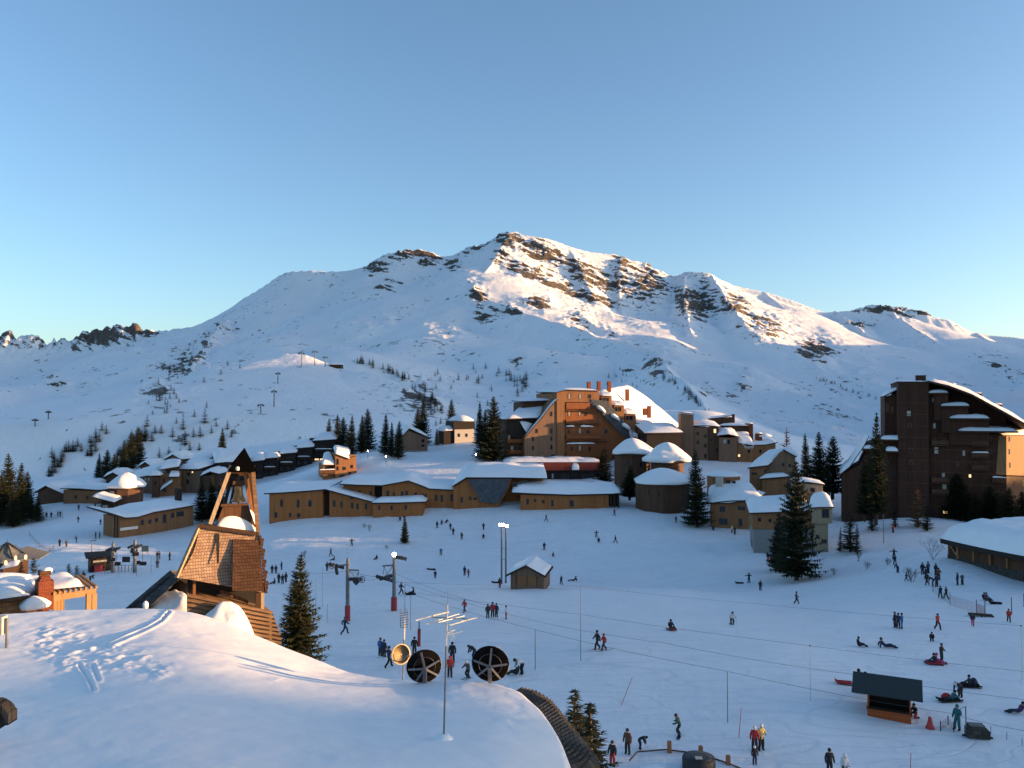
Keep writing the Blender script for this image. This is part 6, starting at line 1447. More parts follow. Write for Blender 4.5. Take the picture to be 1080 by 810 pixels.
# street lamps in the upper village
for px, base, top, lab in ((388,484,477,'small glowing street lamp left of two on the upper village road'),(407,490,482,'small glowing street lamp right of two on the upper village road'),(502,489,479,'glowing street lamp beside the apartment block spruces')):
    g = G(px, base); t = thing('street_lamp', lab, 'street lamp', g); H = max(2.5, up(0, top, g)); MB().tube((0,0,-.3),(0,0,H),.07,.05,6).build('pole', M['dark_metal'], t); MB().lathe([(.03,-.22),(.15,-.1),(.15,.1),(.03,.18)], (0,0,H), 8).build('lamp', M['lamp_glow'], t)
g = G(932, 573); t = thing('slope_lamp', 'thin unlit lamp post on the bank left of the low timber hall', 'street lamp', g); H = up(0, 543, g); MB().tube((0,0,-.3),(0,0,H),.06).build('pole', M['grey_paint'], t); MB().box(-.12,.3,-.1,.1,H-.05,H+.12).build('lamp', M['dark_metal'], t)
g = G(96.5, 594); t = thing('slope_lamp', 'thin lamp mast with two lamp heads beside the black lift hut', 'street lamp', g); H = up(0, 570, g); MB().tube((0,0,-.3),(0,0,H),.1,.07).build('pole', M['grey_paint'], t); MB().beam((-.4,0,H-.1),(.9,0,H+.05),.1,.12).build('lamp', M['dark_metal'], t)
# chairlift valley station left: two pylons crowded with machinery
for px, base, top, lab, sd in ((119,604,573,'left dark lift pylon crowded with hanging chairs beside the black hut', 1),(142,604,570,'right dark lift pylon crowded with hanging chairs', 2)):
    g = G(px, base); k = g.y/F; t = thing('chairlift_pylon', lab, 'lift pylon', g, 0, 'chairlift pylons at the left'); H = up(0, top, g); r_ = random.Random(sd)
    MB().tube((0,0,-.5),(0,0,H),.35,.25,8).build('mast', M['grey_paint'], t); MB().beam((-5*k,0,H-1),(5*k,0,H-.8),.2,.25).build('cross_arm', M['steel'], t)
    for s in (-1,1): sheaves(t, (s*4*k,-1.2,H-1.2),(s*4*k,1.2,H-1.1),6)
    for i in range(5):
        cx = r_.uniform(-5,5)*k; cy = r_.uniform(-1.5,1.5); z = r_.uniform(.15,.8)*H
        mb = MB(); mb.tube((cx,cy,z+2.2),(cx,cy,z+.2),.04,None,5); mb.box(cx-.6,cx+.6,cy-.25,cy+.25,z,z+.08); mb.box(cx-.6,cx+.6,cy+.2,cy+.26,z+.09,z+.6); mb.tube((cx-.6,cy-.25,z+.4),(cx+.6,cy-.25,z+.4),.03,None,4); mb.build('chair', M['dark_metal'], t)
    ring(t, (0,-.2,H*.62), 2.2*k)
g = G(130, 603); k = g.y/F; t = thing('lift_gate', 'queue gate and rope maze between the two crowded lift pylons', 'gate', g)
mb = MB()
for i in range(6):
    x_ = (-9+3.6*i)*k; mb.tube((x_,0,-.3),(x_,0,1.2),.05,None,5); mb.tube((x_,0,1.1),(x_+3.6*k,.4,1.1),.03,None,4)
mb.build('rail', M['dark_metal'], t); MB().box(-3*k,5*k,.6,.75,1.6,2.6).build('screen', M['dark_metal'], t)
g = G(153, 583); t = thing('green_board', 'small dark green board on the snow right of the crowded lift pylons', 'board', g); MB().box(-.75,.75,-.04,.04,.25,1.5).build('board', M['green_net'], t)
for s in (-.6,.6): MB().tube((s,.05,-.3),(s,.05,1.4),.04,None,5).build('leg', M['dark_metal'], t)

# rope tow poles
def post(px, base, top, lab, mat='grey_paint', r=.035, lean=0, group='thin poles on the slope', ball=False, name='slope_pole'):
    g = G(px, base); H = up(0, top, g); k = g.y/F; t = thing(name, lab, 'pole', g, 0, group)
    MB().tube((0,0,-.2),(lean*k,0,H), r, r*.8, 6).build('pole', M[mat], t)
    if ball: MB().dome((0,0,-.02), .16, .16, .14, n=10, k=3).build('snow', M['snow'], t); MB().lathe([(.01,-.06),(.06,-.04),(.06,.04),(.01,.06)], (0,0,H), 8).build('cap', M['dark_metal'], t)
    return Vector((g.x+lean*k, g.y, g.z+H))
tops = {}
tops['a'] = post(612.5, 697, 618, 'tall thin pole in the middle of the slope below the hut', r=.03); tops['b'] = post(564.5, 706, 664, 'thin pole right of the dishes'); tops['c'] = post(767.5, 762, 708, 'thin dark pole left of the two red and yellow skiers', r=.03)
tops['d'] = post(855, 742, 681, 'white pole with a snow foot, left of the orange booth', 'white_metal', .03, ball=True); tops['e'] = post(1078, 719, 660, 'white pole with snowy foot at the right edge', 'white_metal', .03, ball=True); tops['f'] = post(427, 652, 616, 'thin pole below the lamp-topped pylon', r=.03)
tops['g'] = post(433, 665, 626, 'thinner pole just right below the lamp-topped pylon', r=.025); tops['h'] = post(333, 641, 611, 'thin pole right of the golden-green spruce', r=.025); tops['i'] = post(345, 657, 637, 'short thin pole between the golden-green spruce and the left pylon', r=.025)
tops['j'] = post(340, 640, 598, 'slender pole left of the left lift pylon', r=.02)
post(654, 744, 714, 'leaning red piste stake in the open slope', 'red_paint', .022, 13); post(779, 778, 746, 'red piste stake left of the red and yellow skiers', 'red_paint', .022, 3); post(960, 812, 794, 'red piste stake at the bottom right edge', 'red_paint', .022, 1)
for px, b_, t_, lab in ((110.5,606,588,'left net post before the lift pylons'),(125.5,609,596,'second net post before the lift pylons'),(144,608,594,'third net post before the lift pylons'),(159.5,604,588,'net post at the right of the lift pylons')): post(px, b_, t_, lab, r=.03)
# ropes / cables: sagging lines between real supports
def cable(name, label, pts, r=.012, sag=.3, mat='cable'):
    mb = MB(); o = Vector(pts[0])
    for a, b in zip(pts[:-1], pts[1:]):
        a = Vector(a); b = Vector(b); n = 14; prev = a
        for i in range(1, n+1):
            u = i/n; p = a.lerp(b, u)-Vector((0,0,sag*4*u*(1-u))); mb.tube(prev-o, p-o, r, None, 4, cap=False); prev = p
    ob = mb.build(name, M[mat]); ob.location = o; tag(ob, label, 'cable')
def on(px, py, h=1.4, far=None): g = G(px, far or py+12); return P(px, py, g.y)
def line(pxs, ys, Ys):
    out = []
    for a, b, c in zip(pxs, ys, Ys):
        tp = [v for v in tops.values() if abs(proj(*v)[0]-a) < 1.5 and abs(proj(*v)[1]-b) < 2]     # hang it on the pole that stands there
        out.append(tp[0] if tp else P(a, b, min(c, .95*G(min(a, 1075), b).y)))
    return out
cable('tow_cable', 'highest tow cable crossing the slope from the lamp-topped pylon to the right edge', line((419,612.5,790,1076),(614,618,636,660),(94,96,97,98)), sag=.1)
cable('tow_cable', 'second tow cable crossing the slope above the booth', line((418,612.5,855,1110),(622,648,681,711),(92,86,76,72)), sag=.1)
cable('tow_cable', 'lower tow cable passing behind the booth to the right edge', line((427,564.5,700,905,1110),(616,655,678,712,741),(90,82,74,67,65)), sag=.15)
cable('tow_cable', 'lowest tow cable dropping past the thin dark pole to the teal figure', line((433,564.5,767.5,1000,1110),(626,664,708,752,775),(85,78,61,56,54)), sag=.15)
cable('lift_cable', 'lift cable strung between the two red padded pylons toward the left', [P(300,604,130), P(366.5,602,100), P(415.5,608,100), P(419,614,94)], sag=.3, r=.02)
cable('lift_cable', 'upper lift cable from the lamp-topped pylon past the hut', [P(381,612,100), P(415,604,102), P(520,640,96)], sag=.3, r=.015)

# pylons of the far lifts
for i, (px, b_, t_, lab, hw) in enumerate([(293,405,393,'upper lift pylon on the knoll face',1.9),(289,430,412,'middle lift pylon on the knoll face',2.2),(275,438,427,'left lower lift pylon on the knoll face',2.6),(37,452,444,'lift pylon low on the far left valley slope',2.0),(51,442,433,'upper lift pylon on the far left valley slope',1.8),(318,386,371,'lift pylon left on top of the knoll',2.4),(332,386,370,'lift pylon in the middle on top of the knoll',2.4),(343,387,376,'lift pylon right on top of the knoll',1.8),(108,500,488,'lift pylon between the shoulder and the left spruces',1.5)]):
    g = GF(px, b_)
    if g is None: continue
    t = thing('lift_pylon', lab, 'lift pylon', g, 0, 'distant lift pylons'); k = g.y/F; H = (b_-t_)*k
    MB().tube((0,0,-2),(0,0,H),.45,.35,6).build('mast', M['grey_paint'], t); MB().beam((-hw*k,0,H*.93),(hw*k,0,H*.93),.4,.5).build('cross_arm', M['grey_paint'], t)
    for s in (-1,1): MB().box(s*hw*k-.5, s*hw*k+.5, -1, 1, H*.93-1.1, H*.93-.3).build('sheave_train', M['dark_metal'], t)
g = GF(352, 388)
if g:
    t = thing('lift_station', 'low dark lift station building on top of the knoll', 'lift station', g); k = g.y/F
    MB().box(-5*k, 8*k, 0, 8, -3, 3*k).build('wall', M['wood_dark'], t); MB().sheet(bil((-6*k,-1,3*k),(9*k,-1,3*k),(9*k,9,3*k),(-6*k,9,3*k),10,8), 1.6*k, p=4, seed=2).build('snow', M['snow'], t)
# orange snow nets / little fences
def net(name, label, pts, h, mat, n=10):
    """posts with a sagging net"""
    P0 = [G(*q) for q in pts]; t = thing(name, label, 'fence', P0[0])
    nb = MB()
    for a, b in zip(P0[:-1], P0[1:]):
        a = a-P0[0]; b = b-P0[0]
        for i in range(n+1):
            p = a.lerp(b, i/n); nb.tube(p, p+Vector((0,0,h)), .010, None, 3, cap=False)
        for j in range(6):
            z = .08+h*j/5.2; nb.tube(a+Vector((0,0,z)), b+Vector((0,0,z)), .010, None, 3, cap=False)
    nb.build('net', M[mat], t)
    for p in P0: q = p-P0[0]; MB().tube(q+Vector((0,0,-.2)), q+Vector((0,0,h*1.35)), .035, None, 6).build('post', M['dark_metal'], t)
net('snow_fence', 'sagging reddish net fence between posts at the queue on the right', [(1002,638),(1030,647),(1039,651)], 1.1, 'net_red', 22)
net('snow_fence', 'rope fence on short posts below the queue on the right', [(984,624),(993,631),(1002,638)], .9, 'dark_metal', 4)
net('snow_fence', 'reddish net at the far left before the pointed pavilion', [(31,565),(42,577),(52,582),(57,580)], .8, 'dark_metal', 14)
net('safety_fence', 'long pale green net fence in front of the far left trees', [(-10,560),(20,555),(45,551),(66,546)], 1.5, 'green_net', 26)
for px, b_, t_, lab in ((1039,650,630,'dark post at the end of the reddish net fence'),(1067,648,630,'short dark post with glowing snow near the right edge'),(1080,640,626,'post at the very right edge above the sled riders')): post(px, b_, t_, lab, 'dark_metal', .05, group=None)
g = G(1033, 650); t = thing('wooden_pallet', 'dark wooden pallet lying under the reddish net fence', 'pallet', g, -.35)
mb = MB()
for i in range(5): mb.box(-1.0, 1.3, -.5+i*.24, -.34+i*.24, .16, .2)
for x_ in (-1.0,.1,1.15): mb.box(x_, x_+.14, -.5, .62, .02, .155)
mb.build('planks', M['wood_dark'], t)
# fun-park corner at the bottom: round dark tub, bamboo rail, beside the skiers
g = G(741, 812); c = P(741, 806, 49.5); t = thing('round_tub', 'dark round tub with a grey lid beside the rope rail at the bottom edge', 'tub', (c.x, c.y+1.0, c.z-.3), 0)
MB().lathe([(1.0,-.8),(1.02,.2),(.98,.3),(.85,.32)], n=28).build('tub', M['rubber'], t); MB().lathe([(.84,.15),(.84,.34),(.5,.38),(.01,.39)], n=24).build('lid', M['dark_metal'], t)
MB().box(-.3,.12,-.55,-.2,.385,.44).build('label_plate', M['curtain'], t)
rail = [(664,802,51.5),(672,793,52.5),(702,790.5,53),(739,795,52.5),(768,805,51.0),(790,814,50)]
pr = [P(*q) for q in rail]; t = thing('rope_rail', 'low wooden pole rail curving round the snow pile at the bottom edge', 'rail', pr[0])
mb = MB()
for a, b in zip(pr[:-1], pr[1:]): mb.tube(a-pr[0], b-pr[0], .05, None, 6)
mb.build('rail_pole', M['wood_brown'], t)
for px, py, Y in ((706,786,52.8),(739,791,52.4),(768,801,51)):
    q = P(px, py, Y)-pr[0]; MB().box(q.x-.12,q.x+.12,q.y-.12,q.y+.12,q.z-1.0,q.z+.25).build('post', M['wood_tan'], t)
c = P(690, 812, 50.5); t = thing('snow_pile', 'heap of shovelled snow inside the pole rail at the bottom edge', 'snow pile', (c.x, c.y, c.z-1.2)); MB().dome((0,0,0), 2.6, 1.6, 1.5, n=40, k=10, seed=5, lump=.3, p=1.7).build('heap', M['snow'], t)
g = G(752+190, 768); g = G(981, 768)
t = thing('traffic_cone', 'small red marker cone on the snow right of the orange booth', 'cone', g); MB().lathe([(.32,0),(.30,.06),(.2,.25),(.1,.75),(.05,.8)], n=14).build('cone', M['red_paint'], t)
net('tow_barrier', 'folding wooden barrier on the snow beside the teal figure', [(992,771),(1000,765),(1006,772)], .5, 'wood_tan', 3)
g = G(1019, 777); t = thing('tow_post', 'thin grey tow post beside the teal figure', 'pole', g); H = up(0,745,g); MB().tube((0,0,-.2),(0,0,H),.04).build('pole', M['grey_paint'], t); MB().beam((0,0,H),(-.45,0,H-.2),.03,.03).build('arm', M['grey_paint'], t)
g = G(1030, 778); t = thing('tow_motor', 'dark boxy tow motor with slanted lid right of the tow post', 'machine', g, -.2); mb = MB(); mb.extr([(-.65,0.05),(.75,.05),(.75,.55),(.45,.85),(-.45,.85),(-.65,.6)], -.35, .35); mb.build('housing', M['shingle_grey'], t); MB().box(-.5,.45,-.32,.32,.856,.9).build('lid', M['canvas'], t)
MB().beam((-.9,0,.12),(1.0,0,.06),.12,.1).build('skid', M['dark_metal'], t)
for i, (px, py) in enumerate(((1045,772),(1062,778),(1078,784))): post(px, py+2, py-6, ['low rope post right of the tow motor','second low rope post right of the tow motor','third low rope post at the lower right edge'][i], 'dark_metal', .02)
# ================================================================== people
JN = ['pelvis','chest','neck','head','crown','lsh','lel','lwr','lha','rsh','rel','rwr','rha','lhip','lkn','lan','lto','rhip','rkn','ran','rto','nose','lth','rth']
BASE = dict(pelvis=(0,0,.95), chest=(0,.01,1.30), neck=(0,.0,1.50), head=(0,.02,1.60), crown=(0,.02,1.72), lsh=(-.19,0,1.43), lel=(-.27,.0,1.16), lwr=(-.29,.08,.92), lha=(-.29,.11,.82),
  rsh=(.19,0,1.43), rel=(.27,.0,1.16), rwr=(.29,.08,.92), rha=(.29,.11,.82), lhip=(-.10,0,.90), lkn=(-.12,.03,.50), lan=(-.13,-.02,.09), lto=(-.14,.15,.05), rhip=(.10,0,.90), rkn=(.12,.03,.50), ran=(.13,-.02,.09), rto=(.14,.15,.05),
  nose=(0,.14,1.60), lth=(-.25,.16,.86), rth=(.25,.16,.86))
EDG = [('pelvis','chest'),('chest','neck'),('neck','head'),('head','crown'),('head','nose'),('chest','lsh'),('lsh','lel'),('lel','lwr'),('lwr','lha'),('lwr','lth'),('chest','rsh'),('rsh','rel'),('rel','rwr'),('rwr','rha'),('rwr','rth'),
  ('pelvis','lhip'),('lhip','lkn'),('lkn','lan'),('lan','lto'),('pelvis','rhip'),('rhip','rkn'),('rkn','ran'),('ran','rto')]
RAD = dict(pelvis=.18, chest=.205, neck=.08, head=.105, crown=.085, lsh=.105, lel=.082, lwr=.066, lha=.048, rsh=.105, rel=.082, rwr=.066, rha=.048, lhip=.125, lkn=.105, lan=.092, lto=.06, rhip=.125, rkn=.105, ran=.092, rto=.06, nose=.03, lth=.022, rth=.022)
def mod(**k): d = dict(BASE); d.update(k); return d
def shift(d, dz=0, dy=0, keys=None):
    return {k: ((v[0], v[1]+dy, v[2]+dz) if (keys is None or k in keys) else v) for k, v in d.items()}
UP = ['pelvis','chest','neck','head','crown','lsh','lel','lwr','lha','rsh','rel','rwr','rha','lhip','rhip','nose','lth','rth']
POSES = {
 'stand': BASE,
 'talk': mod(lel=(-.30,.05,1.18), lwr=(-.20,.25,1.10), lha=(-.14,.33,1.14), lth=(-.17,.28,1.18), rkn=(.15,.06,.50), ran=(.20,.0,.09), rto=(.24,.16,.05)),
 'walk': mod(lkn=(-.11,.22,.54), lan=(-.11,.26,.12), lto=(-.11,.43,.10), rkn=(.11,-.05,.50), ran=(.11,-.34,.16), rto=(.11,-.20,.05), lel=(-.26,-.14,1.18), lwr=(-.26,-.10,.94), lha=(-.26,-.05,.85), lth=(-.22,-.02,.90), rel=(.26,.13,1.17), rwr=(.25,.30,1.0), rha=(.25,.37,.94), rth=(.21,.36,1.0)),
 'stride': mod(pelvis=(0,0,.90), lhip=(-.10,0,.86), rhip=(.10,0,.86), lkn=(-.13,.30,.56), lan=(-.14,.36,.10), lto=(-.14,.53,.06), rkn=(.13,-.14,.48), ran=(.13,-.45,.20), rto=(.13,-.34,.06), lel=(-.30,-.2,1.2), lwr=(-.32,-.18,.98), lha=(-.32,-.14,.90), lth=(-.28,-.10,.95), rel=(.30,.2,1.2), rwr=(.28,.38,1.1), rha=(.27,.46,1.08), rth=(.22,.42,1.13)),
 'ski': shift(mod(lkn=(-.15,.22,.47), rkn=(.15,.22,.47), chest=(0,.16,1.27), neck=(0,.24,1.44), head=(0,.28,1.53), crown=(0,.28,1.65), nose=(0,.40,1.53), lsh=(-.19,.18,1.38), rsh=(.19,.18,1.38), lel=(-.33,.20,1.15), rel=(.33,.20,1.15), lwr=(-.34,.43,1.05), rwr=(.34,.43,1.05), lha=(-.33,.52,1.03), rha=(.33,.52,1.03), lth=(-.28,.49,1.07), rth=(.28,.49,1.07)), -.10, 0, UP),
 'sit': mod(pelvis=(0,-.1,.20), chest=(0,-.16,.55), neck=(0,-.12,.75), head=(0,-.09,.85), crown=(0,-.09,.97), nose=(0,.03,.85), lsh=(-.19,-.14,.68), rsh=(.19,-.14,.68), lel=(-.28,-.06,.44), rel=(.28,-.06,.44), lwr=(-.24,.16,.36), rwr=(.24,.16,.36), lha=(-.22,.25,.34), rha=(.22,.25,.34), lth=(-.18,.21,.39), rth=(.18,.21,.39),
    lhip=(-.11,-.04,.18), rhip=(.11,-.04,.18), lkn=(-.15,.38,.34), rkn=(.15,.38,.34), lan=(-.16,.68,.10), rto=(.16,.80,.20), ran=(.16,.68,.10), lto=(-.16,.80,.20)),
 'recline': mod(pelvis=(0,0,.20), chest=(0,-.28,.42), neck=(0,-.36,.60), head=(0,-.36,.70), crown=(0,-.38,.82), nose=(0,-.25,.71), lsh=(-.19,-.32,.54), rsh=(.19,-.32,.54), lel=(-.30,-.50,.32), rel=(.30,-.50,.32), lwr=(-.32,-.56,.10), rwr=(.32,-.56,.10), lha=(-.32,-.50,.06), rha=(.32,-.50,.06), lth=(-.27,-.50,.08), rth=(.27,-.50,.08),
    lhip=(-.11,.04,.18), rhip=(.11,.04,.18), lkn=(-.15,.46,.30), rkn=(.15,.46,.22), lan=(-.16,.80,.12), rto=(.16,1.0,.18), ran=(.16,.88,.09), lto=(-.16,.93,.20)),
 'bend': mod(chest=(0,.28,1.10), neck=(0,.44,1.16), head=(0,.53,1.14), crown=(0,.63,1.19), nose=(0,.57,1.03), lsh=(-.19,.36,1.12), rsh=(.19,.36,1.12), lel=(-.23,.42,.86), rel=(.23,.42,.86), lwr=(-.18,.52,.66), rwr=(.18,.52,.66), lha=(-.17,.56,.57), rha=(.17,.56,.57), lth=(-.13,.58,.62), rth=(.13,.58,.62), pelvis=(0,-.08,.92), lhip=(-.10,-.08,.87), rhip=(.10,-.08,.87), lkn=(-.13,.06,.49), rkn=(.13,.06,.49)),
 'kneel': mod(pelvis=(0,0,.42), chest=(0,.10,.76), neck=(0,.15,.95), head=(0,.18,1.05), crown=(0,.18,1.17), nose=(0,.30,1.04), lsh=(-.19,.12,.88), rsh=(.19,.12,.88), lel=(-.26,.2,.64), rel=(.26,.2,.64), lwr=(-.2,.38,.5), rwr=(.2,.38,.5), lha=(-.18,.46,.46), rha=(.18,.46,.46), lth=(-.14,.42,.51), rth=(.14,.42,.51), lhip=(-.1,0,.4), rhip=(.1,0,.4), lkn=(-.14,.28,.12), rkn=(.14,.34,.46), lan=(-.14,-.14,.08), lto=(-.14,-.26,.06), ran=(.14,.30,.09), rto=(.14,.46,.05)),
 'arms': mod(lel=(-.45,.02,1.36), lwr=(-.66,.08,1.30), lha=(-.75,.1,1.28), lth=(-.71,.12,1.36), rel=(.45,.02,1.30), rwr=(.62,.1,1.20), rha=(.70,.12,1.16), rth=(.66,.16,1.24), lkn=(-.16,.06,.50), lan=(-.2,-.02,.09), lto=(-.22,.15,.05), rkn=(.16,.06,.5), ran=(.2,-.02,.09), rto=(.22,.15,.05)),
}
PANTS = {'lhip','lkn','rhip','rkn'}
def pose_mesh(nm):
    J = POSES[nm]; me = bpy.data.meshes.new('person'); idx = {k: i for i, k in enumerate(JN)}
    me.from_pydata([J[k] for k in JN], [(idx[a], idx[b]) for a, b in EDG], []); o = bpy.data.objects.new('tmp', me); COL.objects.link(o)
    sk = o.modifiers.new('skin', 'SKIN'); ss = o.modifiers.new('sub', 'SUBSURF'); ss.levels = 1; ss.render_levels = 1
    if not me.skin_vertices: me.attributes.new
    for i, k in enumerate(JN):
        d = me.skin_vertices[0].data[i]; d.radius = (RAD[k], RAD[k]*(.78 if k in ('chest','pelvis') else 1)); d.use_root = (k == 'pelvis')
    dg = bpy.context.evaluated_depsgraph_get(); dg.update(); ev = o.evaluated_get(dg)
    m2 = bpy.data.meshes.new_from_object(ev, depsgraph=dg); bpy.data.objects.remove(o)
    m2.name = 'person'; m2.materials.clear()
    for _ in range(4): m2.materials.append(M['cloth_black'])       # 0 jacket 1 trousers 2 skin 3 boots and gloves
    pts = {k: Vector(v) for k, v in J.items()}
    segs = [(a, b) for a, b in EDG]
    for p in m2.polygons:
        c = p.center; best = None
        for a, b in segs:
            A, B = pts[a], pts[b]; e = B-A; t_ = max(0, min(1, (c-A).dot(e)/max(e.dot(e), 1e-9))); d = (c-A-e*t_).length-(RAD[a]*(1-t_)+RAD[b]*t_)
            if best is None or d < best[0]: best = (d, a, b, t_)
        _, a, b, t_ = best; s = {a, b}
        mi = 0
        if s & {'lto','rto'} or (b in ('lan','ran') and t_ > .75): mi = 3
        elif s & {'lkn','rkn','lhip','rhip'}: mi = 1
        elif s & {'lha','rha','lth','rth'}: mi = 3
        elif s & {'crown','nose'} or (a == 'neck' and t_ > .3): mi = 2
        p.material_index = mi; p.use_smooth = True
    return m2
PM = {}
def hat_mesh(kind):
    m = MB()
    if kind == 'helmet': m.lathe([(.118,-.02),(.134,.03),(.130,.09),(.10,.15),(.05,.18),(.005,.185)], n=14)
    else: m.lathe([(.112,0),(.122,.03),(.118,.10),(.08,.16),(.03,.185),(.005,.19)], n=12); m.lathe([(.125,-.02),(.127,.02)], n=12)
    return m
HATS = {}
def ski_pair(o, J, mat):
    for s, nm in ((-1,'l'),(1,'r')):
        x, y, z = J[nm+'an']; m = MB(); L = 1.6
        A = np.zeros((3, 12, 3)); 
        for i in range(3):
            for j in range(12):
                u = j/11; A[i, j] = (x+(i-1)*.045*(1-.5*max(0,(u-.85)/.15)), y-.75+L*u, .005+(.12*max(0,(u-.86)/.14)**2))
        m.sheet(A, .025, soft=False, lump=0); m.build('ski', M[mat], o)
def board(o, mat):
    m = MB(); A = np.zeros((4, 12, 3))
    for i in range(4):
        for j in range(12):
            u = j/11*2-1; A[i, j] = (u*.78, .04+(i/3-.5)*.27*math.sqrt(max(.05,1-abs(u)**6)), .0+.10*max(0,abs(u)-.82)**1.2*4)
    m.sheet(A, .025, soft=False, lump=0); m.build('snowboard', M[mat], o)
def poles(o, J):
    for nm in ('l','r'):
        h = Vector(J[nm+'ha']); MB().tube(h+Vector((0,.02,.1)), (h.x*1.15, h.y-.15, .0), .012, None, 5).build('ski_pole', M['dark_metal'], o)
def person(px, py, pose, jacket, pants, label, hat='beanie:black', face=0, s=1.0, gear=None, group=None, boots='black'):
    g = G(px, py)
    if pose not in PM: PM[pose] = pose_mesh(pose)
    o = bpy.data.objects.new('person', PM[pose]); COL.objects.link(o); o.location = g-Vector((0,0,.02)); o.rotation_euler = (0,0,R(face)); o.scale = (s*.9,)*3
    for i, m in enumerate(('cloth_'+jacket, 'cloth_'+pants, 'skin', 'cloth_'+boots)):
        o.material_slots[i].link = 'OBJECT'; o.material_slots[i].material = M[m]
    tag(o, label, 'person', group); J = POSES[pose]
    if hat:
        k, c = hat.split(':'); key = k
        h = hat_mesh(k).build('helmet' if k == 'helmet' else 'hat', M['cloth_'+c], o); hd, cr = Vector(J['head']), Vector(J['crown'])
        h.location = hd+(cr-hd)*.28; h.rotation_euler = Vector((0,0,1)).rotation_difference((cr-hd).normalized()).to_euler()
    gear = gear or ''
    if 'skis' in gear: ski_pair(o, J, 'red_paint' if 'r' in gear.split('skis')[1] else 'dark_metal')
    if 'poles' in gear: poles(o, J)
    if 'board' in gear: board(o, 'dark_metal')
    if 'pack' in gear:
        c = Vector(J['chest']); MB().box(c.x-.14, c.x+.14, c.y-.34, c.y-.17, c.z-.25, c.z+.13).build('backpack', M['cloth_navy'], o)
    return o
def sled(px, py, label, mat='red_paint', rz=0, L=1.0, group=None, dx=0):
    g = G(px, py); t = thing('sled', label, 'sled', g+Vector((0,0,.0)), R(rz), group)
    A = bil((-.26,-.5*L,.05),(.26,-.5*L,.05),(.26,.55*L,.05),(-.26,.55*L,.05),8,12); v = np.linspace(0,1,12)[None]; u = np.linspace(-1,1,8)[:,None]
    A[..., 2] += .16*np.clip((v-.75)/.25,0,1)**2+.14*np.abs(u)**4; MB().sheet(A, .03, soft=False, lump=0).build('tub', M[mat], t)
    for s_ in (-.2,.2): MB().box(s_-.025, s_+.025, -.48*L, .45*L, -.02, .046).build('runner', M['dark_metal'], t)
    return t
p = person
# --- close to the camera, bottom edge
p(796,792,'stand','red','black','person in a bright red jacket, sunlit, beside the yellow jacket at the bottom','helmet:white',160,1.0)
p(803,791,'talk','yellow','black','person in a pale yellow jacket standing beside the red jacket','helmet:white',200,1.05)
p(796,806,'stand','black','navy','small child in dark clothes in front of the red and yellow jackets','helmet:white',180,.72)
p(717,776,'ski','green','black','snowboarder in a dark green jacket gliding on the open slope','beanie:black',70,1.0,'board')
p(662,795,'stand','brown','black','person in a brown coat standing behind the pole rail','beanie:black',150,1.02)
p(646,808,'stand','black','red','person in black jacket and red trousers beside the young spruces','beanie:black',150,1.0)
p(675,790,'bend','black','black','dark crouching person bent over the pole rail','beanie:black',250,.8)
p(875,817,'stand','black','black','dark figure cut off by the bottom edge right of the rail','beanie:black',180,1.0)
p(891,820,'stand','white','black','white hooded head just showing at the bottom edge','beanie:white',180,.9)
# --- around the booth
p(1010,770,'talk','teal','teal','tall person all in teal beside the tow post','beanie:teal',120,1.1)
p(966,757,'kneel','black','red','person in black crouching at the right end of the orange booth','beanie:black',100,.95)
p(906,731,'stand','black','navy','left one of two heads behind the booth roof','beanie:black',0,1.15,group='heads behind the booth'); p(913,732,'stand','navy','black','right one of two heads behind the booth roof','beanie:black',0,1.05,group='heads behind the booth')
sled(890,721.5,'red plastic sled lying alone left of the orange booth','red_paint',75,1.2)
p(1013,735,'bend','navy','black','person bending forward between the two loaded sleds','beanie:white',110,1.0)
p(1003,739,'recline','teal','black','person lying back on a dark sled right above the booth','beanie:black',100,1.0); sled(1002,740,'dark sled with red bags under the reclining person','black',95,1.8)
p(1021,724,'sit','black','black','person sitting on the upper sled, right above the bending figure','beanie:black',80,1.0); sled(1022,725,'dark sled under the upper sitting person','black',85,1.8)
g = G(1027,723); t = thing('bag', 'big dark bag at the end of the upper sled', 'bag', g); MB().dome((0,0,.0), .35, .28, .62, n=14, k=6, p=2.6, seed=4).build('sack', M['cloth_navy'], t)
g = G(998,737); t = thing('bag', 'red bag on the sled with the reclining person', 'bag', g+Vector((0,0,.15))); MB().dome((0,0,.0), .38, .22, .3, n=14, k=6, p=2.6, seed=5).build('sack', M['cloth_red'], t)
p(1074,752,'recline','purple','navy','person lying on the snow at the right edge','beanie:black',90,1.05)
# --- middle right
p(993,699,'talk','black','black','person standing over the pink child on the right','beanie:grey',220,1.05); p(989,700,'sit','pink','pink','child in bright pink sitting between two dark figures','beanie:pink',250,1.0); p(984,700,'sit','black','navy','person in dark clothes sitting left of the pink child','beanie:black',90,1.0); sled(986,701,'red sled under the pink child','red_paint',80,1.3)
p(983,676,'kneel','black','black','small dark person sitting alone below the red jacket','beanie:black',150,.8)
p(989,664,'walk','red','black','person in a red jacket walking alone below the net fence','beanie:black',200,1.0)
p(944,662,'stand','black','navy','left person of the three standing close together on the slope','beanie:black',40,1.0,group='three standing together'); p(947.5,663,'stand','navy','black','middle person of the three standing close together on the slope','beanie:black',330,.98,group='three standing together'); p(951.5,663,'talk','blue','blue','blue-clad right person of the three standing close together','beanie:navy',60,.98,group='three standing together')
p(906.5,682,'sit','black','black','dark person sitting on the snow, left one below the trio','beanie:black',260,1.0); p(934,683,'recline','navy','navy','person in navy leaning back on the snow below the trio','beanie:black',260,1.15)
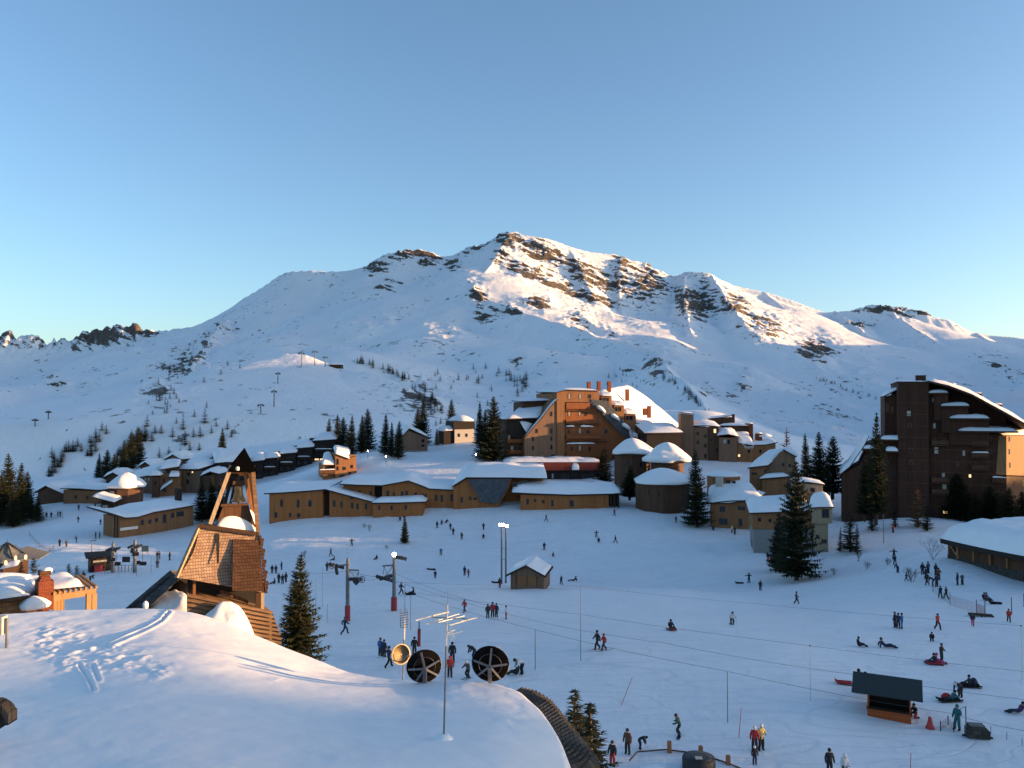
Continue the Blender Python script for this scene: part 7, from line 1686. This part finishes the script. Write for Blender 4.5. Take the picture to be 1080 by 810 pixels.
p(1026,660,'walk','black','pink','child walking just below the pallet','beanie:black',150,.8); p(1064,656,'walk','red','black','small child in dark red at the right near the glowing post','beanie:black',160,.85)
p(1038.5,633,'sit','black','black','left one of a dark pair sitting above the pallet','beanie:black',180,1.0); p(1041,633,'sit','purple','black','right one of a dark pair sitting above the pallet','beanie:black',200,1.0); sled(1050,637,'dark sled on the snow right of the seated pair','black',70,1.3)
p(1010,617,'stand','black','navy','left one of two people standing below the low hall','beanie:black',40,1.0); p(1015,617,'talk','grey','black','right one of two people standing below the low hall','helmet:white',20,.95)
Q = [(973,606,'black','stand',0,'leftmost dark figure of the queue'),(976.5,611,'navy','stand',40,'navy figure at the left of the queue'),(979,605,'grey','stand',20,'grey figure at the back of the queue'),(978,617,'black','walk',90,'dark walking figure at the front left of the queue'),(984,618,'black','bend',60,'bending child in the middle of the queue'),(987,607,'black','stand',200,'dark figure at the back right of the queue'),(990,612,'brown','talk',180,'brown-coated figure right in the queue'),(988,619,'navy','stand',10,'navy child at the front of the queue')]
for a, b, c, po, fa, lab in Q: p(a, b, po, c, 'black', lab+' left of the low hall', 'beanie:black', fa, 1.05, group='queue left of the low hall')
p(992,631,'walk','navy','black','left person of two at the lower end of the rope fence','beanie:black',0,.95); p(998,632,'walk','black','navy','right person of two at the lower end of the rope fence','beanie:black',20,.95)
p(943,590,'arms','black','black','highest dark person climbing the bank left of the hall','beanie:black',0,1.1); p(944,596,'walk','navy','black','second dark person climbing the bank left of the hall','beanie:black',0,1.0); p(947,604,'bend','navy','navy','bent person lowest on the climbing track left of the hall','beanie:black',20,1.0); p(956,613,'walk','black','black','child below the climbing track left of the hall','beanie:black',60,.75)
p(942,562,'stand','red','black','person in dark red near the brown larch','beanie:red',20,1.0)
p(772,659,'ski','white','black','pale skier with dark legs alone in the open middle of the slope','helmet:black',180,1.0,'skis poles')
p(840,637,'walk','grey','black','grey walker below the tallest spruce','beanie:black',250,1.0); p(790,615,'arms','black','navy','dark person standing left of two below the bank','beanie:black',20,1.05); sled(780,615.5,'dark sled lying left of the dark pair below the bank','black',80,1.3); p(802,623,'stand','black','black','right one of two dark people below the bank','beanie:black',320,1.0)
p(810,592,'stand','black','red','dark figure with red at the foot of the balcony house','beanie:black',0,1.0); p(813,595,'stand','red','red','child in red at the left of the tallest spruce','beanie:black',30,.85); p(817,584,'stand','black','black','dark figure high beside the tallest spruce','beanie:black',10,1.0)
p(794,577,'walk','navy','navy','navy figure on the bank below the tan chalet','beanie:black',20,1.1); p(772,562,'stand','yellow','red','small figure in yellow and red at the tan chalet wall','beanie:yellow',0,1.0); p(775,564,'talk','navy','black','blue-black figure right of the small yellow one','beanie:black',20,1.1); p(753,559,'kneel','black','black','crouching dark figure under the spruce by the tan chalet','beanie:black',80,1.0); p(713,551,'stand','grey','grey','grey figure by the wall of the wide round chalet','beanie:black',0,.9)
p(708,664,'sit','black','black','person riding a small orange sled alone on the middle slope','beanie:black',200,1.1); sled(707.5,665,'orange sled under the lone rider on the middle slope','pad_red',200,1.2)
p(630,685,'walk','black','black','taller dark walker of the pair in the middle slope','beanie:black',110,1.05,'skisr'); p(637,686,'walk','red','black','walker in red right beside the taller dark one','helmet:red',110,.92,'skis')
p(592,617,'walk','navy','black','dark person right of the wooden hut','beanie:black',20,1.0); p(605,613,'recline','black','black','dark person lying on a sled right of the wooden hut','beanie:black',80,1.2)
p(629,567,'arms','black','black','upper one of two figures sliding down the bank below the lodge','beanie:black',170,.95); p(631.5,572,'kneel','black','navy','lower one of two figures sliding down the bank below the lodge','beanie:black',170,1.0); p(649,573,'stride','black','black','running dark figure on the bank below the right end of the lodge','beanie:black',240,1.05)
p(574,580,'stand','black','black','upright dark figure on the bank above the wooden hut','beanie:black',180,1.0); p(584,587,'kneel','black','red','crouching figure above the right of the wooden hut','beanie:black',90,.9); p(576,550,'stride','grey','grey','grey runner high on the bank under the lodge','beanie:black',230,1.0); p(648,544,'walk','red','navy','reddish figure at the right corner of the lodge','beanie:black',200,1.0)
p(527,620,'stand','black','red','dark figure at the foot of the floodlight masts','beanie:black',330,1.0); sled(523,615,'dark sled at the foot of the floodlight masts','black',80,1.4)
p(490,607,'stand','black','navy','taller dark parent left of the lit floodlight mast','beanie:black',330,1.1); p(494,609,'walk','red','grey','child in red beside the taller dark parent','beanie:black',340,.95)
p(459,610,'stand','black','black','small upright figure left of the parent and child','beanie:black',0,.9); sled(455,601,'long dark sled lying above the small upright figure','black',85,1.6)
for i, (a, b, po, c) in enumerate([(461,557,'stand','black'),(466,553,'kneel','grey'),(471,551,'recline','black'),(475,559,'walk','navy'),(478,564,'stand','black'),(487,569,'stand','black'),(510,559,'walk','black'),(510,568,'kneel','black')]):
    p(a, b, po, c, 'black', ['leftmost of the dark group under the left of the lodge','crouching grey one of the group under the lodge','lying one at the top of the group under the lodge','navy one of the group under the lodge','dark standing one of the group under the lodge','dark figure just right below the group under the lodge','dark figure striding above a crouching one on the bank','crouching dark figure below the striding one on the bank'][i], 'beanie:black', 170, 1.0, group='sledders on the bank')
p(465,585,'ski','blue','black','skier in pale blue on the upper middle slope','helmet:white',190,1.0,'skis poles')
p(371,576,'arms','black','black','figure with spread arms on the bank below the lodge','beanie:black',180,1.05); p(349,587,'walk','black','black','walking dark figure above the left pylon','beanie:black',90,1.1); p(352,591,'sit','black','black','sitting dark figure just below the walking one above the left pylon','beanie:black',100,1.0); p(397,590,'sit','black','black','lone sitting dark figure between the two pylon tops','beanie:black',150,1.0); p(345,602,'stand','black','black','upright dark figure left of the left pylon wheel','beanie:black',0,1.05)
p(422,549,'kneel','black','black','left one of two dark figures above the lone sapling','beanie:black',180,1.0); p(427,549,'bend','black','navy','right one of two dark figures above the lone sapling','beanie:black',160,1.0)
p(423,627,'stride','black','navy','striding dark figure right of the lamp-topped pylon','beanie:black',300,1.05); p(435,627,'sit','black','black','dark figure sitting on a sled right of the lamp-topped pylon','beanie:black',90,1.1); sled(433,627.5,'dark sled under the figure right of the lamp-topped pylon','black',90,1.4)
p(490,646,'walk','red','navy','small skier in red right of the comb aerial','helmet:black',140,.95)
p(514.5,652,'stand','black','black','left one of three standing people near the middle','beanie:black',20,1.0,group='three people near the middle'); p(519.5,651,'stand','red','black','middle one of three standing people near the middle, reddish jacket','helmet:black',350,1.08,group='three people near the middle'); p(523.5,651,'stand','navy','black','right one of three standing people near the middle','beanie:black',330,1.0,group='three people near the middle'); p(534,653,'talk','white','red','person in white and red right of the three standing people','helmet:black',90,.95)
p(363.5,669,'stride','navy','navy','person in navy striding below the left pylon','beanie:navy',300,1.12)
p(401,692,'stand','blue','navy','person in bright blue left of the beige dish','beanie:black',330,1.0); p(405,693,'stand','navy','black','dark person close beside the bright blue one','beanie:black',330,.95); p(410,704,'stride','navy','black','dark person striding just left of the beige dish','beanie:black',310,1.1); p(437,691,'stand','black','black','dark head between the beige dish and the red padded post','beanie:black',0,1.0)
p(477,699,'stand','black','black','person in black upright right of the mast aerial','beanie:black',180,1.1); p(474.5,714,'stand','red','black','person in red hidden behind the mast','beanie:red',180,1.05); p(500,696,'bend','black','navy','dark person bending behind the larger dish','beanie:black',60,1.05); p(494,715,'ski','grey','black','grey skier left of the larger dish','helmet:white',140,1.0,'skis')
p(550.5,711,'bend','white','black','person in white jacket bending over a dark seated one','helmet:black',110,1.15); p(544.5,712,'sit','black','black','dark seated person in front of the white jacket','beanie:black',80,1.1)
# --- left pistes
L_ = [(49,546,'stand','black','leftmost of the people at the end of the green fence'),(54,546,'stand','navy','second of the people at the end of the green fence'),(61,545,'stand','black','taller of the pair at the end of the green fence'),(63.5,545,'stand','grey','grey one of the pair at the end of the green fence'),(82.5,551,'walk','black','lone walker right of the green fence'),(83,538,'stand','black','figure below the small kiosk'),(106,554,'walk','navy','walker left of the long sweeping roof building'),(117,553,'stand','brown','person at the left corner of the long sweeping roof building'),
  (101,568,'stand','black','left one of the pair in front of the long sweeping roof building'),(105,568,'stand','navy','right one of the pair in front of the long sweeping roof building'),(63,576,'stand','black','left one of the two skiers standing in the left piste'),(70,577,'stand','navy','right one of the two skiers standing in the left piste'),(81,572,'ski','black','skier sliding right of the standing two on the left piste'),
  (166,590,'stand','black','left one of the two waiting by the green board'),(168.5,590,'talk','navy','right one of the two waiting by the green board'),(179,591,'stand','black','figure at the left of the bell tower roof edge'),(166,599,'stand','navy','child alone below the two waiting by the green board'),(88,613,'stand','black','figure right of the bushy little pines'),(95,614,'bend','black','bending dark figure right of the bushy little pines')]
for a, b, po, c, lab in L_: p(a, b, po, c, 'black', lab, 'beanie:black', (a*37)%360, 1.05)
p(57,608,'sit','red','black','reddish seated figure behind the brick chimney','beanie:black',90,1.0)
for i, (a, b, po, c) in enumerate([(287,605,'stand','black'),(291,605,'stand','black'),(297,601,'stand','navy'),(289,616,'sit','black'),(294,615,'stand','black'),(298,616,'stand','navy'),(301.5,614,'stand','black')]):
    p(a, b, po, c, 'black', ['left one of the upper three left of the golden-green spruce','middle one of the upper three left of the golden-green spruce','higher right one of the upper three left of the golden-green spruce','seated one of the lower group left of the golden-green spruce','dark standing one of the lower group left of the golden-green spruce','navy one of the lower group left of the golden-green spruce','rightmost of the lower group, touching the golden-green spruce'][i], 'beanie:black', 40*i, 1.0, group='people left of the golden spruce')
